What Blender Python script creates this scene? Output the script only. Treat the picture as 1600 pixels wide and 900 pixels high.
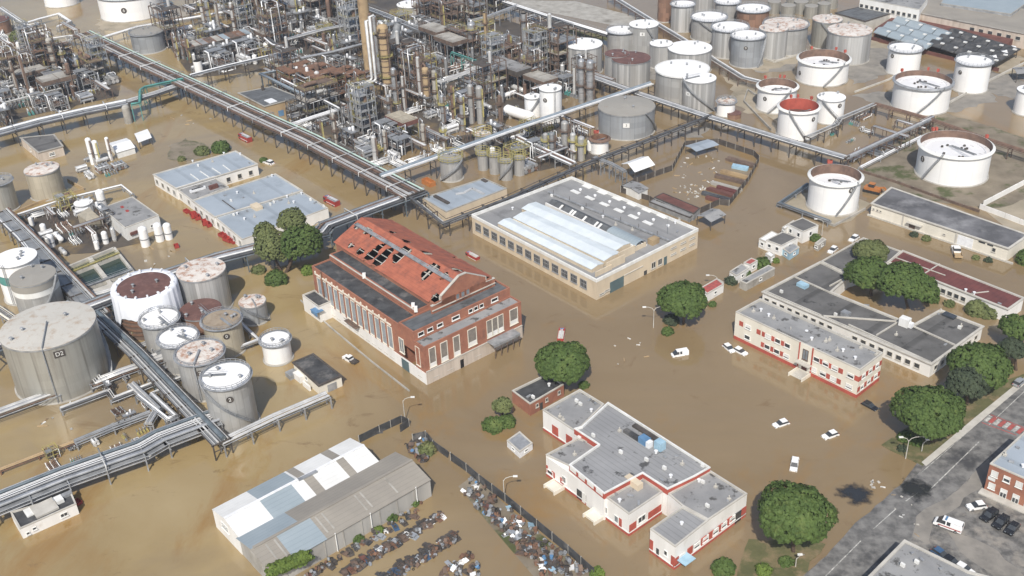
import bpy, math, random
from mathutils import Vector, Matrix
R = random.Random(7)
sc = bpy.context.scene
for o in list(bpy.data.objects): bpy.data.objects.remove(o)
COL = sc.collection
# ---------------------------------------------------------------- camera
H = 165.0; FPX = 1700.0; PITCH = math.radians(30.42); ROLL = math.radians(-2.62)
FW = Vector((0, math.cos(PITCH), -math.sin(PITCH))); _r = Vector((1, 0, 0)); _u = _r.cross(FW)
CR = math.cos(ROLL)*_r + math.sin(ROLL)*_u; CU = -math.sin(ROLL)*_r + math.cos(ROLL)*_u
cd = bpy.data.cameras.new('camera'); cam = bpy.data.objects.new('camera', cd); COL.objects.link(cam)
cd.sensor_width = 36; cd.lens = 36*FPX/1600; cd.clip_end = 6000; cd.clip_start = 1
mw = Matrix((CR, CU, -FW)).transposed().to_4x4(); mw.translation = (0, 0, H); cam.matrix_world = mw
sc.camera = cam
def ray(x, y): return ((x-800)*CR - (y-450)*CU + FPX*FW)
# ---------------------------------------------------------------- light
SUNDIR = ray(983, 960).normalized()
w = bpy.data.worlds.new('World'); sc.world = w; w.use_nodes = True
nt = w.node_tree; bg = nt.nodes['Background']; sk = nt.nodes.new('ShaderNodeTexSky')
sk.sky_type = 'NISHITA'; sk.sun_disc = False
sk.sun_elevation = math.asin(-SUNDIR.z); sk.sun_rotation = math.atan2(-SUNDIR.x, -SUNDIR.y)
sk.dust_density = 2.0
nt.links.new(sk.outputs[0], bg.inputs[0]); bg.inputs[1].default_value = 0.12
sl = bpy.data.lights.new('sun', 'SUN'); sl.energy = 4.2; sl.angle = math.radians(0.6); sl.color = (1, .95, .87)
so = bpy.data.objects.new('sun', sl); COL.objects.link(so); so.rotation_euler = SUNDIR.to_track_quat('-Z', 'Y').to_euler()
so.location = (0, -100, 300)
sc.view_settings.view_transform = 'Standard'; sc.view_settings.look = 'None'
sc.view_settings.exposure = 0.14; sc.view_settings.gamma = 1
# ---------------------------------------------------------------- pixel <-> world (reference photo is 1600 x 900)
def P(x, y, z=0.0):
    d = ray(x, y); k = (z-H)/d.z
    return Vector((d.x*k, d.y*k, z))
def proj(v):
    q = v - Vector((0, 0, H)); d = q.dot(FW)
    return 800+FPX*q.dot(CR)/d, 450-FPX*q.dot(CU)/d, d
def HT(base, yt):
    b = P(*base); lo, hi = 0.0, 160.0
    for _ in range(40):
        m = (lo+hi)/2
        if proj(b+Vector((0, 0, m)))[1] > yt: lo = m
        else: hi = m
    return lo
GA = (P(931.9, 437, 9)-P(736.9, 335, 9)).normalized(); GB = Vector((-GA.y, GA.x, 0))
GROT = math.atan2(GA.y, GA.x)
Z = Vector((0, 0, 1))
# ---------------------------------------------------------------- materials
MATS = {}
def nodes(name, rough=.7, metal=0.0, spec=.3):
    m = bpy.data.materials.new(name); m.use_nodes = True; MATS[name] = m
    t = m.node_tree; b = t.nodes['Principled BSDF']
    b.inputs['Roughness'].default_value = rough; b.inputs['Metallic'].default_value = metal
    b.inputs['Specular IOR Level'].default_value = spec
    return m, t, b
def N(t, typ, **k):
    n = t.nodes.new('ShaderNode'+typ)
    for a, v in k.items(): setattr(n, a, v)
    return n
def noise(t, vec, scale, detail=5, rough=.6, dist=0.0):
    n = N(t, 'TexNoise'); n.inputs['Scale'].default_value = scale; n.inputs['Detail'].default_value = detail
    n.inputs['Roughness'].default_value = rough; n.inputs['Distortion'].default_value = dist
    t.links.new(vec, n.inputs['Vector']); return n.outputs['Fac']
def ramp(t, fac, stops):
    r = N(t, 'ValToRGB'); e = r.color_ramp.elements
    while len(e) < len(stops): e.new(.5)
    for i, (p, c) in enumerate(stops): e[i].position = p; e[i].color = (*c, 1) if len(c) == 3 else c
    t.links.new(fac, r.inputs[0]); return r.outputs[0]
def mix(t, fac, a, b, mode='MIX'):
    m = N(t, 'Mix', data_type='RGBA', blend_type=mode)
    for s, v in ((m.inputs['Factor'], fac), (m.inputs['A'], a), (m.inputs['B'], b)):
        if isinstance(v, (int, float)): s.default_value = v
        elif isinstance(v, tuple): s.default_value = (*v, 1)
        else: t.links.new(v, s)
    return m.outputs['Result']
def mth(t, op, a, b=None):
    m = N(t, 'Math', operation=op)
    for i, v in enumerate((a, b)):
        if v is None: continue
        if isinstance(v, (int, float)): m.inputs[i].default_value = v
        else: t.links.new(v, m.inputs[i])
    return m.outputs[0]
def bump(t, b, h, strength, dist=.1):
    n = N(t, 'Bump'); n.inputs['Strength'].default_value = strength; n.inputs['Distance'].default_value = dist
    t.links.new(h, n.inputs['Height']); t.links.new(n.outputs[0], b.inputs['Normal'])
def pos(t, scale=None):
    g = N(t, 'NewGeometry').outputs['Position']
    if scale:
        mp = N(t, 'Mapping'); mp.inputs['Scale'].default_value = scale; t.links.new(g, mp.inputs[0]); g = mp.outputs[0]
    return g
def mat(name, c1, c2, s=.4, rough=.75, metal=0.0, c3=None, s3=.12, thr=(.55, .72), streak=False, spec=.3, stripe=None, bmp=0.0, lo=.35, hi=.65):
    m, t, b = nodes(name, rough, metal, spec)
    p = pos(t, (1, 1, .07) if streak else None)
    c = ramp(t, noise(t, p, s), [(lo, c1), (hi, c2)])
    if c3: c = mix(t, ramp(t, noise(t, pos(t), s3, 6, .65), [(thr[0], (0, 0, 0)), (thr[1], (1, 1, 1))]), c, c3)
    if stripe:
        dx, dy, per, dark = stripe
        vm = N(t, 'VectorMath', operation='DOT_PRODUCT'); t.links.new(pos(t), vm.inputs[0]); vm.inputs[1].default_value = (dx, dy, 0)
        f = mth(t, 'FRACT', mth(t, 'DIVIDE', vm.outputs['Value'], per))
        k = ramp(t, f, [(0, (dark,)*3), (.12, (dark,)*3), (.2, (1, 1, 1)), (.95, (1, 1, 1))])
        c = mix(t, 1.0, c, k, 'MULTIPLY')
    t.links.new(c, b.inputs['Base Color'])
    if bmp: bump(t, b, noise(t, pos(t), 3, 3), bmp)
    return m
def plates(name, c, var, n=16, zh=2.4, rough=.5, metal=.3, dirt=(.16, .13, .1), amt=.35, seam=.8):
    """tank shell: steel plates that differ a little, with vertical run marks"""
    m, t, b = nodes(name, rough, metal)
    x = N(t, 'SeparateXYZ'); t.links.new(N(t, 'TexCoord').outputs['Object'], x.inputs[0])
    a = mth(t, 'MULTIPLY', mth(t, 'ADD', mth(t, 'ARCTAN2', x.outputs[1], x.outputs[0]), 3.2), n/6.283)
    zz = mth(t, 'DIVIDE', x.outputs[2], zh)
    cb = N(t, 'CombineXYZ'); t.links.new(mth(t, 'FLOOR', a), cb.inputs[0]); t.links.new(mth(t, 'FLOOR', zz), cb.inputs[1])
    oi = N(t, 'ObjectInfo'); t.links.new(oi.outputs['Random'], cb.inputs[2])
    wn = N(t, 'TexWhiteNoise'); t.links.new(cb.outputs[0], wn.inputs['Vector'])
    col = mix(t, wn.outputs['Value'], tuple(v*(1-var) for v in c), tuple(min(.9, v*(1+var)) for v in c))
    st = ramp(t, noise(t, pos(t, (1, 1, .06)), .9, 6, .65), [(.45, (0, 0, 0)), (.8, (1, 1, 1))])
    col = mix(t, mth(t, 'MULTIPLY', st, amt), col, dirt)
    fr = mth(t, 'FRACT', a); k = ramp(t, fr, [(0, (seam,)*3), (.05, (seam,)*3), (.09, (1, 1, 1))])
    col = mix(t, 1.0, col, k, 'MULTIPLY')
    t.links.new(col, b.inputs['Base Color']); return m
def sectors(name, c1, c2, c3, n=20, rough=.6, thr=(.5, .68)):
    """tank roof: wedge-shaped plates with rust and soot patches"""
    m, t, b = nodes(name, rough)
    x = N(t, 'SeparateXYZ'); t.links.new(N(t, 'TexCoord').outputs['Object'], x.inputs[0])
    a = mth(t, 'FLOOR', mth(t, 'MULTIPLY', mth(t, 'ADD', mth(t, 'ARCTAN2', x.outputs[1], x.outputs[0]), 3.2), n/6.283))
    cb = N(t, 'CombineXYZ'); t.links.new(a, cb.inputs[0])
    rr = mth(t, 'POWER', mth(t, 'ADD', mth(t, 'POWER', x.outputs[0], 2.0), mth(t, 'POWER', x.outputs[1], 2.0)), .5)
    t.links.new(mth(t, 'FLOOR', mth(t, 'DIVIDE', rr, 3.0)), cb.inputs[1])
    wn = N(t, 'TexWhiteNoise'); t.links.new(cb.outputs[0], wn.inputs['Vector'])
    col = mix(t, wn.outputs['Value'], c1, c2)
    col = mix(t, ramp(t, noise(t, pos(t), .45, 6, .7), [(thr[0], (0, 0, 0)), (thr[1], (1, 1, 1))]), col, c3)
    t.links.new(col, b.inputs['Base Color']); return m
W8 = (.72, .72, .70)
mat('white_paint', (.74, .74, .72), (.62, .62, .59), .5, .45, c3=(.40, .36, .30), thr=(.62, .8), streak=True)
mat('white_roof', (.80, .80, .79), (.70, .71, .71), .3, .5)
mat('white_metal', (.76, .77, .78), (.64, .65, .66), .8, .4)
mat('pale_pipe', (.62, .62, .61), (.44, .44, .43), .25, .4, .25)
mat('silver_pipe', (.52, .53, .54), (.33, .34, .35), .3, .35, .5)
mat('grey_pipe', (.30, .31, .32), (.18, .19, .20), .3, .5, .2)
mat('dark_pipe', (.10, .105, .11), (.05, .05, .055), .3, .5)
mat('rust_pipe', (.21, .135, .10), (.12, .08, .063), .4, .75)
mat('teal_pipe', (.10, .30, .27), (.07, .20, .19), .4, .5)
mat('blue_pipe', (.165, .20, .225), (.11, .135, .155), .4, .45, .2)
mat('slate_pipe', (.29, .34, .38), (.21, .25, .29), .3, .45, .2)
mat('mint_pipe', (.46, .58, .52), (.36, .47, .42), .4, .45)
mat('galvanised', (.40, .41, .42), (.24, .25, .26), .5, .5, .3)
mat('dark_steel', (.098, .085, .075), (.055, .048, .043), .5, .7)
mat('brown_steel', (.175, .122, .092), (.095, .07, .057), .5, .8)
mat('rust', (.22, .12, .075), (.13, .075, .052), .7, .85, c3=(.10, .068, .055))
mat('oxide_red', (.17, .075, .06), (.11, .05, .042), .3, .8)
mat('tan_concrete', (.42, .31, .18), (.30, .22, .13), .12, .85, streak=True, c3=(.20, .14, .09))
mat('concrete', (.40, .385, .35), (.28, .265, .235), .25, .85, c3=(.17, .155, .13), bmp=.1)
mat('pale_concrete', (.52, .50, .45), (.40, .38, .34), .3, .85)
mat('yellow_paint', (.55, .42, .06), (.38, .28, .05), .6, .6)
mat('red_paint', (.36, .05, .04), (.27, .042, .036), .6, .5)
mat('orange_paint', (.46, .19, .06), (.36, .14, .05), .6, .5)
mat('blue_paint', (.12, .24, .40), (.09, .18, .30), .6, .5)
mat('pale_blue', (.35, .52, .62), (.26, .40, .50), .6, .5)
mat('lattice_yellow', (.42, .36, .12), (.26, .24, .12), .6, .7)
mat('brick', (.345, .155, .098), (.265, .115, .077), .35, .9, c3=(.19, .098, .073), s3=.3, bmp=.1)
mat('red_trim', (.44, .10, .07), (.33, .075, .055), .35, .8)
mat('terracotta', (.37, .122, .074), (.29, .095, .06), .5, .85, c3=(.21, .085, .062), s3=.25, thr=(.52, .75), stripe=(GB.x, GB.y, .9, .86), bmp=.25)
mat('tar_roof', (.075, .077, .08), (.035, .036, .038), .3, .9, c3=(.14, .135, .13), s3=.22, thr=(.53, .68))
mat('slate_roof', (.13, .138, .145), (.085, .09, .095), .3, .8, c3=(.05, .05, .05), s3=.2, thr=(.6, .7), stripe=(GA.x, GA.y, 2.2, .8))
mat('felt_roof', (.29, .29, .288), (.21, .212, .214), .15, .85, c3=(.085, .083, .08), s3=.34, thr=(.565, .635))
mat('hall_roof', (.27, .27, .268), (.215, .216, .218), .1, .85, c3=(.15, .15, .15), s3=.1, thr=(.58, .72), stripe=(GB.x, GB.y, 7.5, .88))
mat('felt_roof_dark', (.145, .142, .138), (.095, .093, .09), .16, .85, c3=(.045, .045, .045), s3=.2, thr=(.57, .66), stripe=(GA.x, GA.y, 11, .7))
mat('ribbed_roof', (.29, .292, .295), (.23, .232, .235), .1, .8, c3=(.08, .08, .08), s3=.3, thr=(.60, .66), stripe=(GB.x, GB.y, 1.3, .82))
mat('blue_roof', (.34, .385, .43), (.28, .32, .36), .06, .6, c3=(.22, .25, .28), s3=.08, stripe=(GB.x, GB.y, 9, .86))
mat('grey_blue_sheet', (.30, .35, .38), (.26, .31, .34), .15, .5, stripe=(GA.x, GA.y, 1.1, .9))
mat('fawn_sheet', (.30, .275, .235), (.25, .23, .20), .12, .7, stripe=(GA.x, GA.y, 1.1, .9))
mat('white_sheet', (.72, .72, .70), (.62, .62, .60), .15, .6, stripe=(GA.x, GA.y, 1.1, .94))
mat('monitor_white', (.64, .69, .71), (.54, .59, .62), .2, .45)
mat('mottled_roof', (.16, .16, .168), (.09, .09, .095), .12, .85, c3=(.24, .24, .245), s3=.1, thr=(.5, .66), lo=.4, hi=.6)
mat('maroon_roof', (.16, .055, .05), (.11, .042, .04), .3, .8, stripe=(GA.x, GA.y, 1.4, .85))
mat('cream_wall', (.60, .51, .38), (.52, .44, .33), .3, .85, c3=(.42, .34, .24), s3=.2, thr=(.6, .8), streak=True)
mat('ivory_wall', (.70, .665, .58), (.62, .585, .50), .25, .85, streak=True)
mat('plaster_white', (.75, .74, .715), (.66, .65, .62), .3, .85, c3=(.48, .43, .36), s3=.2, thr=(.62, .85), streak=True)
mat('plinth_stone', (.55, .48, .41), (.42, .36, .30), .5, .85, c3=(.28, .22, .16), streak=True)
mat('glass_dark', (.035, .04, .045), (.06, .065, .07), .8, .12, spec=.6)
mat('window_sheet', (.30, .335, .365), (.235, .265, .29), .9, .3, spec=.5)
mat('dusty_glass', (.24, .215, .19), (.17, .155, .14), .9, .3, spec=.5)
mat('glass_grey', (.22, .25, .27), (.15, .17, .19), .9, .25, spec=.6)
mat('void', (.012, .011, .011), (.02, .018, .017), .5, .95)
mat('door_green', (.10, .15, .16), (.08, .12, .13), .4, .6)
mat('tyre', (.02, .02, .02), (.035, .035, .035), 3, .9)
mat('car_white', (.78, .78, .77), (.74, .74, .73), 1, .25, spec=.5)
mat('car_black', (.016, .017, .02), (.022, .023, .026), 1, .22, spec=.5)
mat('car_silver', (.40, .42, .44), (.34, .36, .38), 1, .25, .3, spec=.5)
mat('car_blue', (.06, .12, .22), (.05, .10, .18), 1, .25, spec=.5)
mat('bark', (.12, .085, .06), (.07, .05, .038), 1.5, .95)
mat('leaf_pine', (.074, .116, .027), (.046, .078, .018), .45, .75, c3=(.115, .15, .04), s3=.3)
mat('leaf_dark', (.055, .072, .04), (.034, .048, .028), .5, .8)
mat('leaf_olive', (.135, .155, .058), (.08, .10, .036), .4, .8, c3=(.18, .165, .07))
mat('leaf_bright', (.12, .17, .03), (.07, .11, .022), .6, .8)
mat('white_sheet_wrap', (.78, .80, .84), (.66, .69, .74), .35, .55, streak=True)
mat('asphalt', (.20, .192, .178), (.095, .092, .088), .45, .85, c3=(.28, .255, .22), s3=.16, thr=(.5, .64), bmp=.2, lo=.4, hi=.6)
mat('road_asphalt', (.205, .20, .19), (.105, .103, .10), .4, .8, c3=(.06, .06, .062), s3=.05, thr=(.52, .64), bmp=.15, lo=.38, hi=.62)
mat('road_marking', (.55, .54, .5), (.2, .2, .19), 1.2, .8)
mat('crossing_red', (.42, .09, .08), (.26, .08, .07), 1.2, .8)
mat('kerb_stone', (.48, .46, .42), (.36, .34, .30), .5, .85)
mat('dry_ground', (.24, .205, .155), (.155, .13, .095), .12, .95, c3=(.075, .085, .035), s3=.09, thr=(.52, .62), bmp=.3)
mat('grey_dust', (.27, .25, .22), (.19, .178, .16), .2, .95, c3=(.13, .125, .115), s3=.12)
mat('warehouse_wall', (.40, .385, .355), (.31, .30, .28), .25, .85, c3=(.24, .22, .19), streak=True)
mat('dust_ground', (.36, .31, .235), (.27, .235, .175), .12, .95, c3=(.17, .15, .11), s3=.1)
mat('verge_grass', (.125, .12, .055), (.085, .088, .038), .25, .95, c3=(.22, .165, .095), s3=.22, thr=(.5, .66), bmp=.4)
mat('basin_water', (.022, .042, .034), (.03, .05, .04), .3, .12, spec=.5)
plates('steel_plates', (.40, .40, .39), .09, 18)
plates('steel_ribs', (.46, .46, .45), .24, 44, 40, .5, .3, seam=.72)
plates('steel_dull', (.40, .395, .36), .045, 12, amt=.5, metal=.45, rough=.42)
plates('steel_blue', (.33, .35, .37), .10, 14, amt=.3)
plates('white_plates', (.78, .78, .77), .025, 14, amt=.12, metal=0, dirt=(.45, .42, .38), seam=.94)
plates('rust_plates', (.22, .13, .09), .25, 16, amt=.4, metal=0)
plates('tan_plates', (.40, .36, .28), .08, 14, amt=.4, metal=0)
sectors('roof_white', (.82, .82, .81), (.76, .76, .75), (.58, .56, .52), 24, thr=(.6, .85))
sectors('roof_rusty', (.66, .62, .57), (.54, .49, .44), (.36, .20, .13), 26, thr=(.5, .62))
sectors('roof_grimy', (.50, .48, .435), (.47, .45, .405), (.35, .26, .18), 8, thr=(.52, .74))
sectors('roof_oxide', (.14, .072, .06), (.11, .058, .05), (.20, .11, .09), 12)
sectors('roof_grey', (.30, .285, .255), (.28, .265, .235), (.24, .15, .10), 16, thr=(.62, .8))
sectors('roof_tan', (.33, .27, .20), (.29, .235, .175), (.22, .17, .12), 12)
sectors('roof_deck', (.74, .74, .74), (.66, .66, .67), (.30, .29, .28), 10, thr=(.60, .68))
# the flood: silty water with plumes of different mud
m, t, b = nodes('flood_water', .2, 0, .7)
dp = N(t, 'VectorMath', operation='DOT_PRODUCT'); t.links.new(pos(t), dp.inputs[0]); dp.inputs[1].default_value = (-.0085, -.0012, 0)
zone = mth(t, 'ADD', mth(t, 'ADD', dp.outputs['Value'], .42), mth(t, 'MULTIPLY', noise(t, pos(t), .012, 4, .6, .8), .5))
tan_ = ramp(t, noise(t, pos(t), .013, 6, .62, 1.2), [(.28, (.255, .183, .082)), (.48, (.305, .226, .108)), (.72, (.350, .270, .142))])
brn_ = ramp(t, noise(t, pos(t), .013, 6, .62, 1.2), [(.28, (.198, .140, .072)), (.48, (.230, .167, .091)), (.72, (.260, .193, .110))])
c = mix(t, ramp(t, zone, [(.52, (0, 0, 0)), (.95, (1, 1, 1))]), brn_, tan_)
c = mix(t, ramp(t, noise(t, pos(t, (1, .55, 1)), .02, 8, .66, 2.2), [(.54, (0, 0, 0)), (.70, (.85, .85, .85))]), c, (.265, .155, .050))
c = mix(t, ramp(t, noise(t, pos(t, (.5, 1, 1)), .013, 6, .6, 1.0), [(.52, (0, 0, 0)), (.68, (.7, .7, .7))]), c, (.205, .160, .106))
c = mix(t, ramp(t, noise(t, pos(t, (.8, 1, 1)), .045, 9, .7, 3.5), [(.60, (0, 0, 0)), (.70, (.7, .7, .7))]), c, (.175, .112, .052))
t.links.new(c, b.inputs['Base Color'])
rp = ramp(t, noise(t, pos(t), .02, 4, .6), [(.4, (.05,)*3), (.65, (.2,)*3)])
t.links.new(rp, b.inputs['Roughness'])
bump(t, b, noise(t, pos(t), .9, 4, .55), .03, .12)
# ---------------------------------------------------------------- mesh builder
m, t, b = nodes('slick_water', .1, 0, .5)
b.inputs['Base Color'].default_value = (.028, .03, .033, 1)
g_ = N(t, 'TexCoord').outputs['Object']; ln = N(t, 'VectorMath', operation='LENGTH'); t.links.new(g_, ln.inputs[0])
fd = mth(t, 'ADD', mth(t, 'DIVIDE', ln.outputs['Value'], 9.0), mth(t, 'MULTIPLY', noise(t, pos(t), .35, 6, .65), 1.1))
al = ramp(t, fd, [(.70, (1, 1, 1)), (1.0, (0, 0, 0))]); t.links.new(al, b.inputs['Alpha'])
ORG = {}
class M:
    def __init__(s): s.v = []; s.f = []; s.mi = []; s.sm = []; s.m = 0
    def add(s, vs, fs, smooth=False):
        k = len(s.v); s.v += [tuple(v) for v in vs]
        for f in fs: s.f.append(tuple(i+k for i in f)); s.mi.append(s.m); s.sm.append(smooth)
        return s
    def ob(s, c, ax, ay, az):
        """box about centre c with half axes"""
        c = Vector(c); vs = [c+i*ax+j*ay+k*az for k in (-1, 1) for j in (-1, 1) for i in (-1, 1)]
        return s.add(vs, [(0, 2, 3, 1), (4, 5, 7, 6), (0, 1, 5, 4), (2, 6, 7, 3), (0, 4, 6, 2), (1, 3, 7, 5)])
    def box(s, c, sx, sy, sz, rot=0.0):
        a = Vector((math.cos(rot), math.sin(rot), 0))
        return s.ob(Vector(c), a*sx/2, Vector((-a.y, a.x, 0))*sy/2, Z*sz/2)
    def bar(s, a, b, wd, ht=None):
        a = Vector(a); b = Vector(b); d = b-a
        if d.length < 1e-5: return s
        u = d.normalized(); r = u.cross(Z)
        r = r.normalized() if r.length > 1e-4 else Vector((1, 0, 0))
        return s.ob((a+b)/2, d/2, r*wd/2, u.cross(r)*(ht or wd)/2)
    def cyl(s, a, b, r0, r1=None, n=10, caps=True):
        a = Vector(a); b = Vector(b); r1 = r0 if r1 is None else r1
        u = (b-a).normalized(); x = u.orthogonal().normalized(); y = u.cross(x)
        ring = [x*math.cos(6.2831853*i/n)+y*math.sin(6.2831853*i/n) for i in range(n)]
        s.add([a+q*r0 for q in ring]+[b+q*r1 for q in ring], [(i, (i+1) % n, n+(i+1) % n, n+i) for i in range(n)], True)
        if caps: s.add([a+q*r0 for q in ring], [tuple(range(n))[::-1]]); s.add([b+q*r1 for q in ring], [tuple(range(n))])
        return s
    def tube(s, pts, r, n=6):
        pts = [Vector(p) for p in pts]; k = len(pts); vs = []
        for i, p in enumerate(pts):
            d = (pts[min(i+1, k-1)]-pts[max(i-1, 0)]).normalized()
            x = d.cross(Z); x = x.normalized() if x.length > 1e-3 else Vector((GA.x, GA.y, 0))
            y = x.cross(d); sc_ = 1.0
            if 0 < i < k-1:
                cs = (pts[i+1]-p).normalized().dot((p-pts[i-1]).normalized()); sc_ = 1/max(.6, math.sqrt(max(.01, (1+cs)/2)))
            vs += [p+(x*math.cos(6.2831853*j/n)*sc_+y*math.sin(6.2831853*j/n))*r for j in range(n)]
        fs = [(i*n+j, i*n+(j+1) % n, (i+1)*n+(j+1) % n, (i+1)*n+j) for i in range(k-1) for j in range(n)]
        s.add(vs, fs, True); s.add(vs[:n], [tuple(range(n))]); s.add(vs[-n:], [tuple(range(n))[::-1]]); return s
    def lathe(s, c, prof, n=40, smooth=True):
        """prof: (radius, z) pairs; each segment has its own ring so edges stay sharp"""
        c = Vector(c); cs = [(math.cos(6.2831853*i/n), math.sin(6.2831853*i/n)) for i in range(n)]
        for (r0, z0), (r1, z1) in zip(prof, prof[1:]):
            s.add([c+Vector((q[0]*r, q[1]*r, z)) for r, z in ((r0, z0), (r1, z1)) for q in cs],
                  [(i, (i+1) % n, n+(i+1) % n, n+i) for i in range(n)], smooth)
        return s
    def prism(s, poly, z0, z1, bottom=False):
        n = len(poly); a = sum(poly[i].x*poly[(i+1) % n].y-poly[(i+1) % n].x*poly[i].y for i in range(n))
        pl = list(poly) if a > 0 else list(poly)[::-1]
        lo = [Vector((p.x, p.y, z0)) for p in pl]; hi = [Vector((p.x, p.y, z1)) for p in pl]
        fs = [(i, (i+1) % n, n+(i+1) % n, n+i) for i in range(n)]+[tuple(range(n, 2*n))]
        if bottom: fs.append(tuple(range(n))[::-1])
        return s.add(lo+hi, fs)
    def build(s, name, mats, parent=None, org=None):
        if org is None: org = ORG[parent.name] if parent else Vector((0, 0, 0))
        org = Vector(org); me = bpy.data.meshes.new(name)
        me.from_pydata([(v[0]-org.x, v[1]-org.y, v[2]-org.z) for v in s.v], [], s.f)
        for mm in ([mats] if isinstance(mats, str) else mats): me.materials.append(MATS[mm])
        me.polygons.foreach_set('material_index', s.mi); me.polygons.foreach_set('use_smooth', s.sm); me.update()
        o = bpy.data.objects.new(name, me); COL.objects.link(o)
        if parent: o.parent = parent; ORG[o.name] = ORG[parent.name]
        else: o.location = org; ORG[o.name] = org
        return o
def tag(o, label, cat, group=None):
    o['label'] = label; o['category'] = cat; o['kind'] = 'thing'
    if group: o['group'] = group
    return o
def thing(name, label, cat, loc, group=None):
    o = bpy.data.objects.new(name, None); COL.objects.link(o); o.location = loc; ORG[o.name] = Vector(loc)
    return tag(o, label, cat, group)
def struct(o, kind='structure'): o['kind'] = kind; return o
KIDS = {}
def kids(o): return [c for c in bpy.data.objects if c.parent == o]
def dup(root, ch, loc, rz, label=None, group=None):
    """copy a thing; ch = its parts as (object, [sub-parts])"""
    r = root.copy(); COL.objects.link(r); r.location = loc; r.rotation_euler = (0, 0, rz)
    if label: r['label'] = label
    if group: r['group'] = group
    for c, subs in ch:
        q = c.copy(); COL.objects.link(q); q.parent = r
        for d in subs: e = d.copy(); COL.objects.link(e); e.parent = q
    return r
def tree_of(root): return [(c, kids(c)) for c in kids(root)]
def lettering(txt, size, p, nrm, up, parent, mt):
    cu = bpy.data.curves.new('lettering', 'FONT'); cu.body = txt; cu.size = size; cu.align_x = 'CENTER'; cu.align_y = 'CENTER'; cu.extrude = .01
    tmp = bpy.data.objects.new('tmp', cu); COL.objects.link(tmp)
    me = bpy.data.meshes.new_from_object(tmp.evaluated_get(bpy.context.evaluated_depsgraph_get())); bpy.data.objects.remove(tmp)
    me.materials.clear(); me.materials.append(MATS[mt]); o = bpy.data.objects.new('lettering', me); COL.objects.link(o)
    x = up.cross(nrm).normalized(); mw = Matrix((x, up, nrm)).transposed().to_4x4(); mw.translation = Vector(p)-ORG[parent.name]
    o.parent = parent; o.matrix_local = mw; return o
# ================================================================ ground, flood, roads
def jagged(pl, amp, step=2.5):
    out = []; R2 = random.Random(len(pl)*77+int(abs(pl[0].x)))
    for p, q in zip(pl, pl[1:]+pl[:1]):
        n = max(1, min(60, int((q-p).length/step))); g = Vector((-(q-p).y, (q-p).x, 0)).normalized(); ph = R2.random()*6
        out += [p.lerp(q, i/n)+g*(amp*(.6*math.sin(i*.55+ph)+.4*math.sin(i*1.7+ph*2)+R2.uniform(-.35, .35)) if i else 0) for i in range(n)]
    return out
def sheet(name, polypx, z, mt, kind='structure', thick=None, jag=0):
    me = M(); pl = [P(x, y, z) for x, y in polypx]
    if jag: pl = jagged(pl, jag)
    if thick: me.prism(pl, z-thick, z)
    else:
        a = sum(pl[i].x*pl[(i+1) % len(pl)].y-pl[(i+1) % len(pl)].x*pl[i].y for i in range(len(pl)))
        me.add(pl if a > 0 else pl[::-1], [tuple(range(len(pl)))])
    return struct(me.build(name, mt), kind)
m = M(); m.add([(-900, -200, 0), (900, -200, 0), (900, 1500, 0), (-900, 1500, 0)], [(0, 1, 2, 3)])
struct(m.build('flood_water', 'flood_water'))
# the dry corner with the road
sheet('parking_ground', [(1450, 705), (1640, 555), (2200, 620), (2100, 1150), (1180, 1080), (1250, 905), (1395, 775)], .10, 'asphalt', thick=.6, jag=.5)
sheet('road', [(1245, 912), (1190, 1010), (1330, 1010), (1405, 862), (1470, 790), (1545, 722), (1660, 622), (1620, 580), (1530, 655), (1440, 735), (1368, 790)], .108, 'road_asphalt', jag=.45)
def curb(name, px, z, wd, mt):
    me = M(); pts = [P(x, y, z) for x, y in px]
    for a, b in zip(pts, pts[1:]): me.bar(a, b, wd, .24)
    return struct(me.build(name, mt))
sheet('dusty_verge', [(1425, 838), (1432, 806), (1478, 780), (1545, 716), (1548, 745), (1500, 790), (1460, 812), (1450, 850)], .114, 'grey_dust', jag=.7)
sheet('dusty_patch', [(1480, 830), (1540, 850), (1600, 900), (1560, 905), (1500, 862)], .113, 'grey_dust', jag=1.0)
def strip(me, a, b, wd, z):
    a = P(*a, z); b = P(*b, z); d = (b-a).normalized(); n = Vector((-d.y, d.x, 0))*wd/2
    me.add([a-n, b-n, b+n, a+n], [(0, 1, 2, 3)])
m = M()
strip(m, (1290, 900), (1345, 845), .22, .113); strip(m, (1365, 826), (1400, 795), .2, .113); strip(m, (1415, 783), (1448, 760), .2, .113)
strip(m, (1452, 766), (1530, 690), .25, .113); strip(m, (1545, 664), (1600, 612), .2, .113)
for a, b in (((1255, 905), (1240, 925)), ((1440, 738), (1520, 668))): strip(m, a, b, .15, .113)
struct(m.build('road_marking', 'road_marking'))
m = M(); m2 = M()
for i in range(9):
    f = i/8; a = (1532+f*58, 651+f*22); b = (1544+f*58, 659-12+f*24); strip(m if i % 2 == 0 else m2, (a[0], a[1]+4), (a[0]+9, a[1]-4), .95, .114)
for a, b in (((1534, 660), (1588, 680)), ((1548, 648), (1600, 668))): strip(m, a, b, .3, .119)
struct(m.build('crossing_marking', 'crossing_red')); struct(m2.build('crossing_stripe', 'road_marking'))
# verges
sheet('grass_verge', [(1377, 695), (1405, 676), (1500, 622), (1590, 588), (1622, 575), (1530, 655), (1442, 728)], .12, 'verge_grass', thick=.5, jag=.6)
sheet('verge_path', [(1447, 728), (1440, 722), (1520, 655), (1600, 590), (1622, 575), (1626, 579), (1530, 660)], .15, 'pale_concrete', thick=.3)
sheet('roadside_bank', [(1170, 842), (1225, 835), (1290, 850), (1262, 895), (1235, 925), (1150, 905)], .08, 'verge_grass', thick=.4, jag=1.2)
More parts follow.
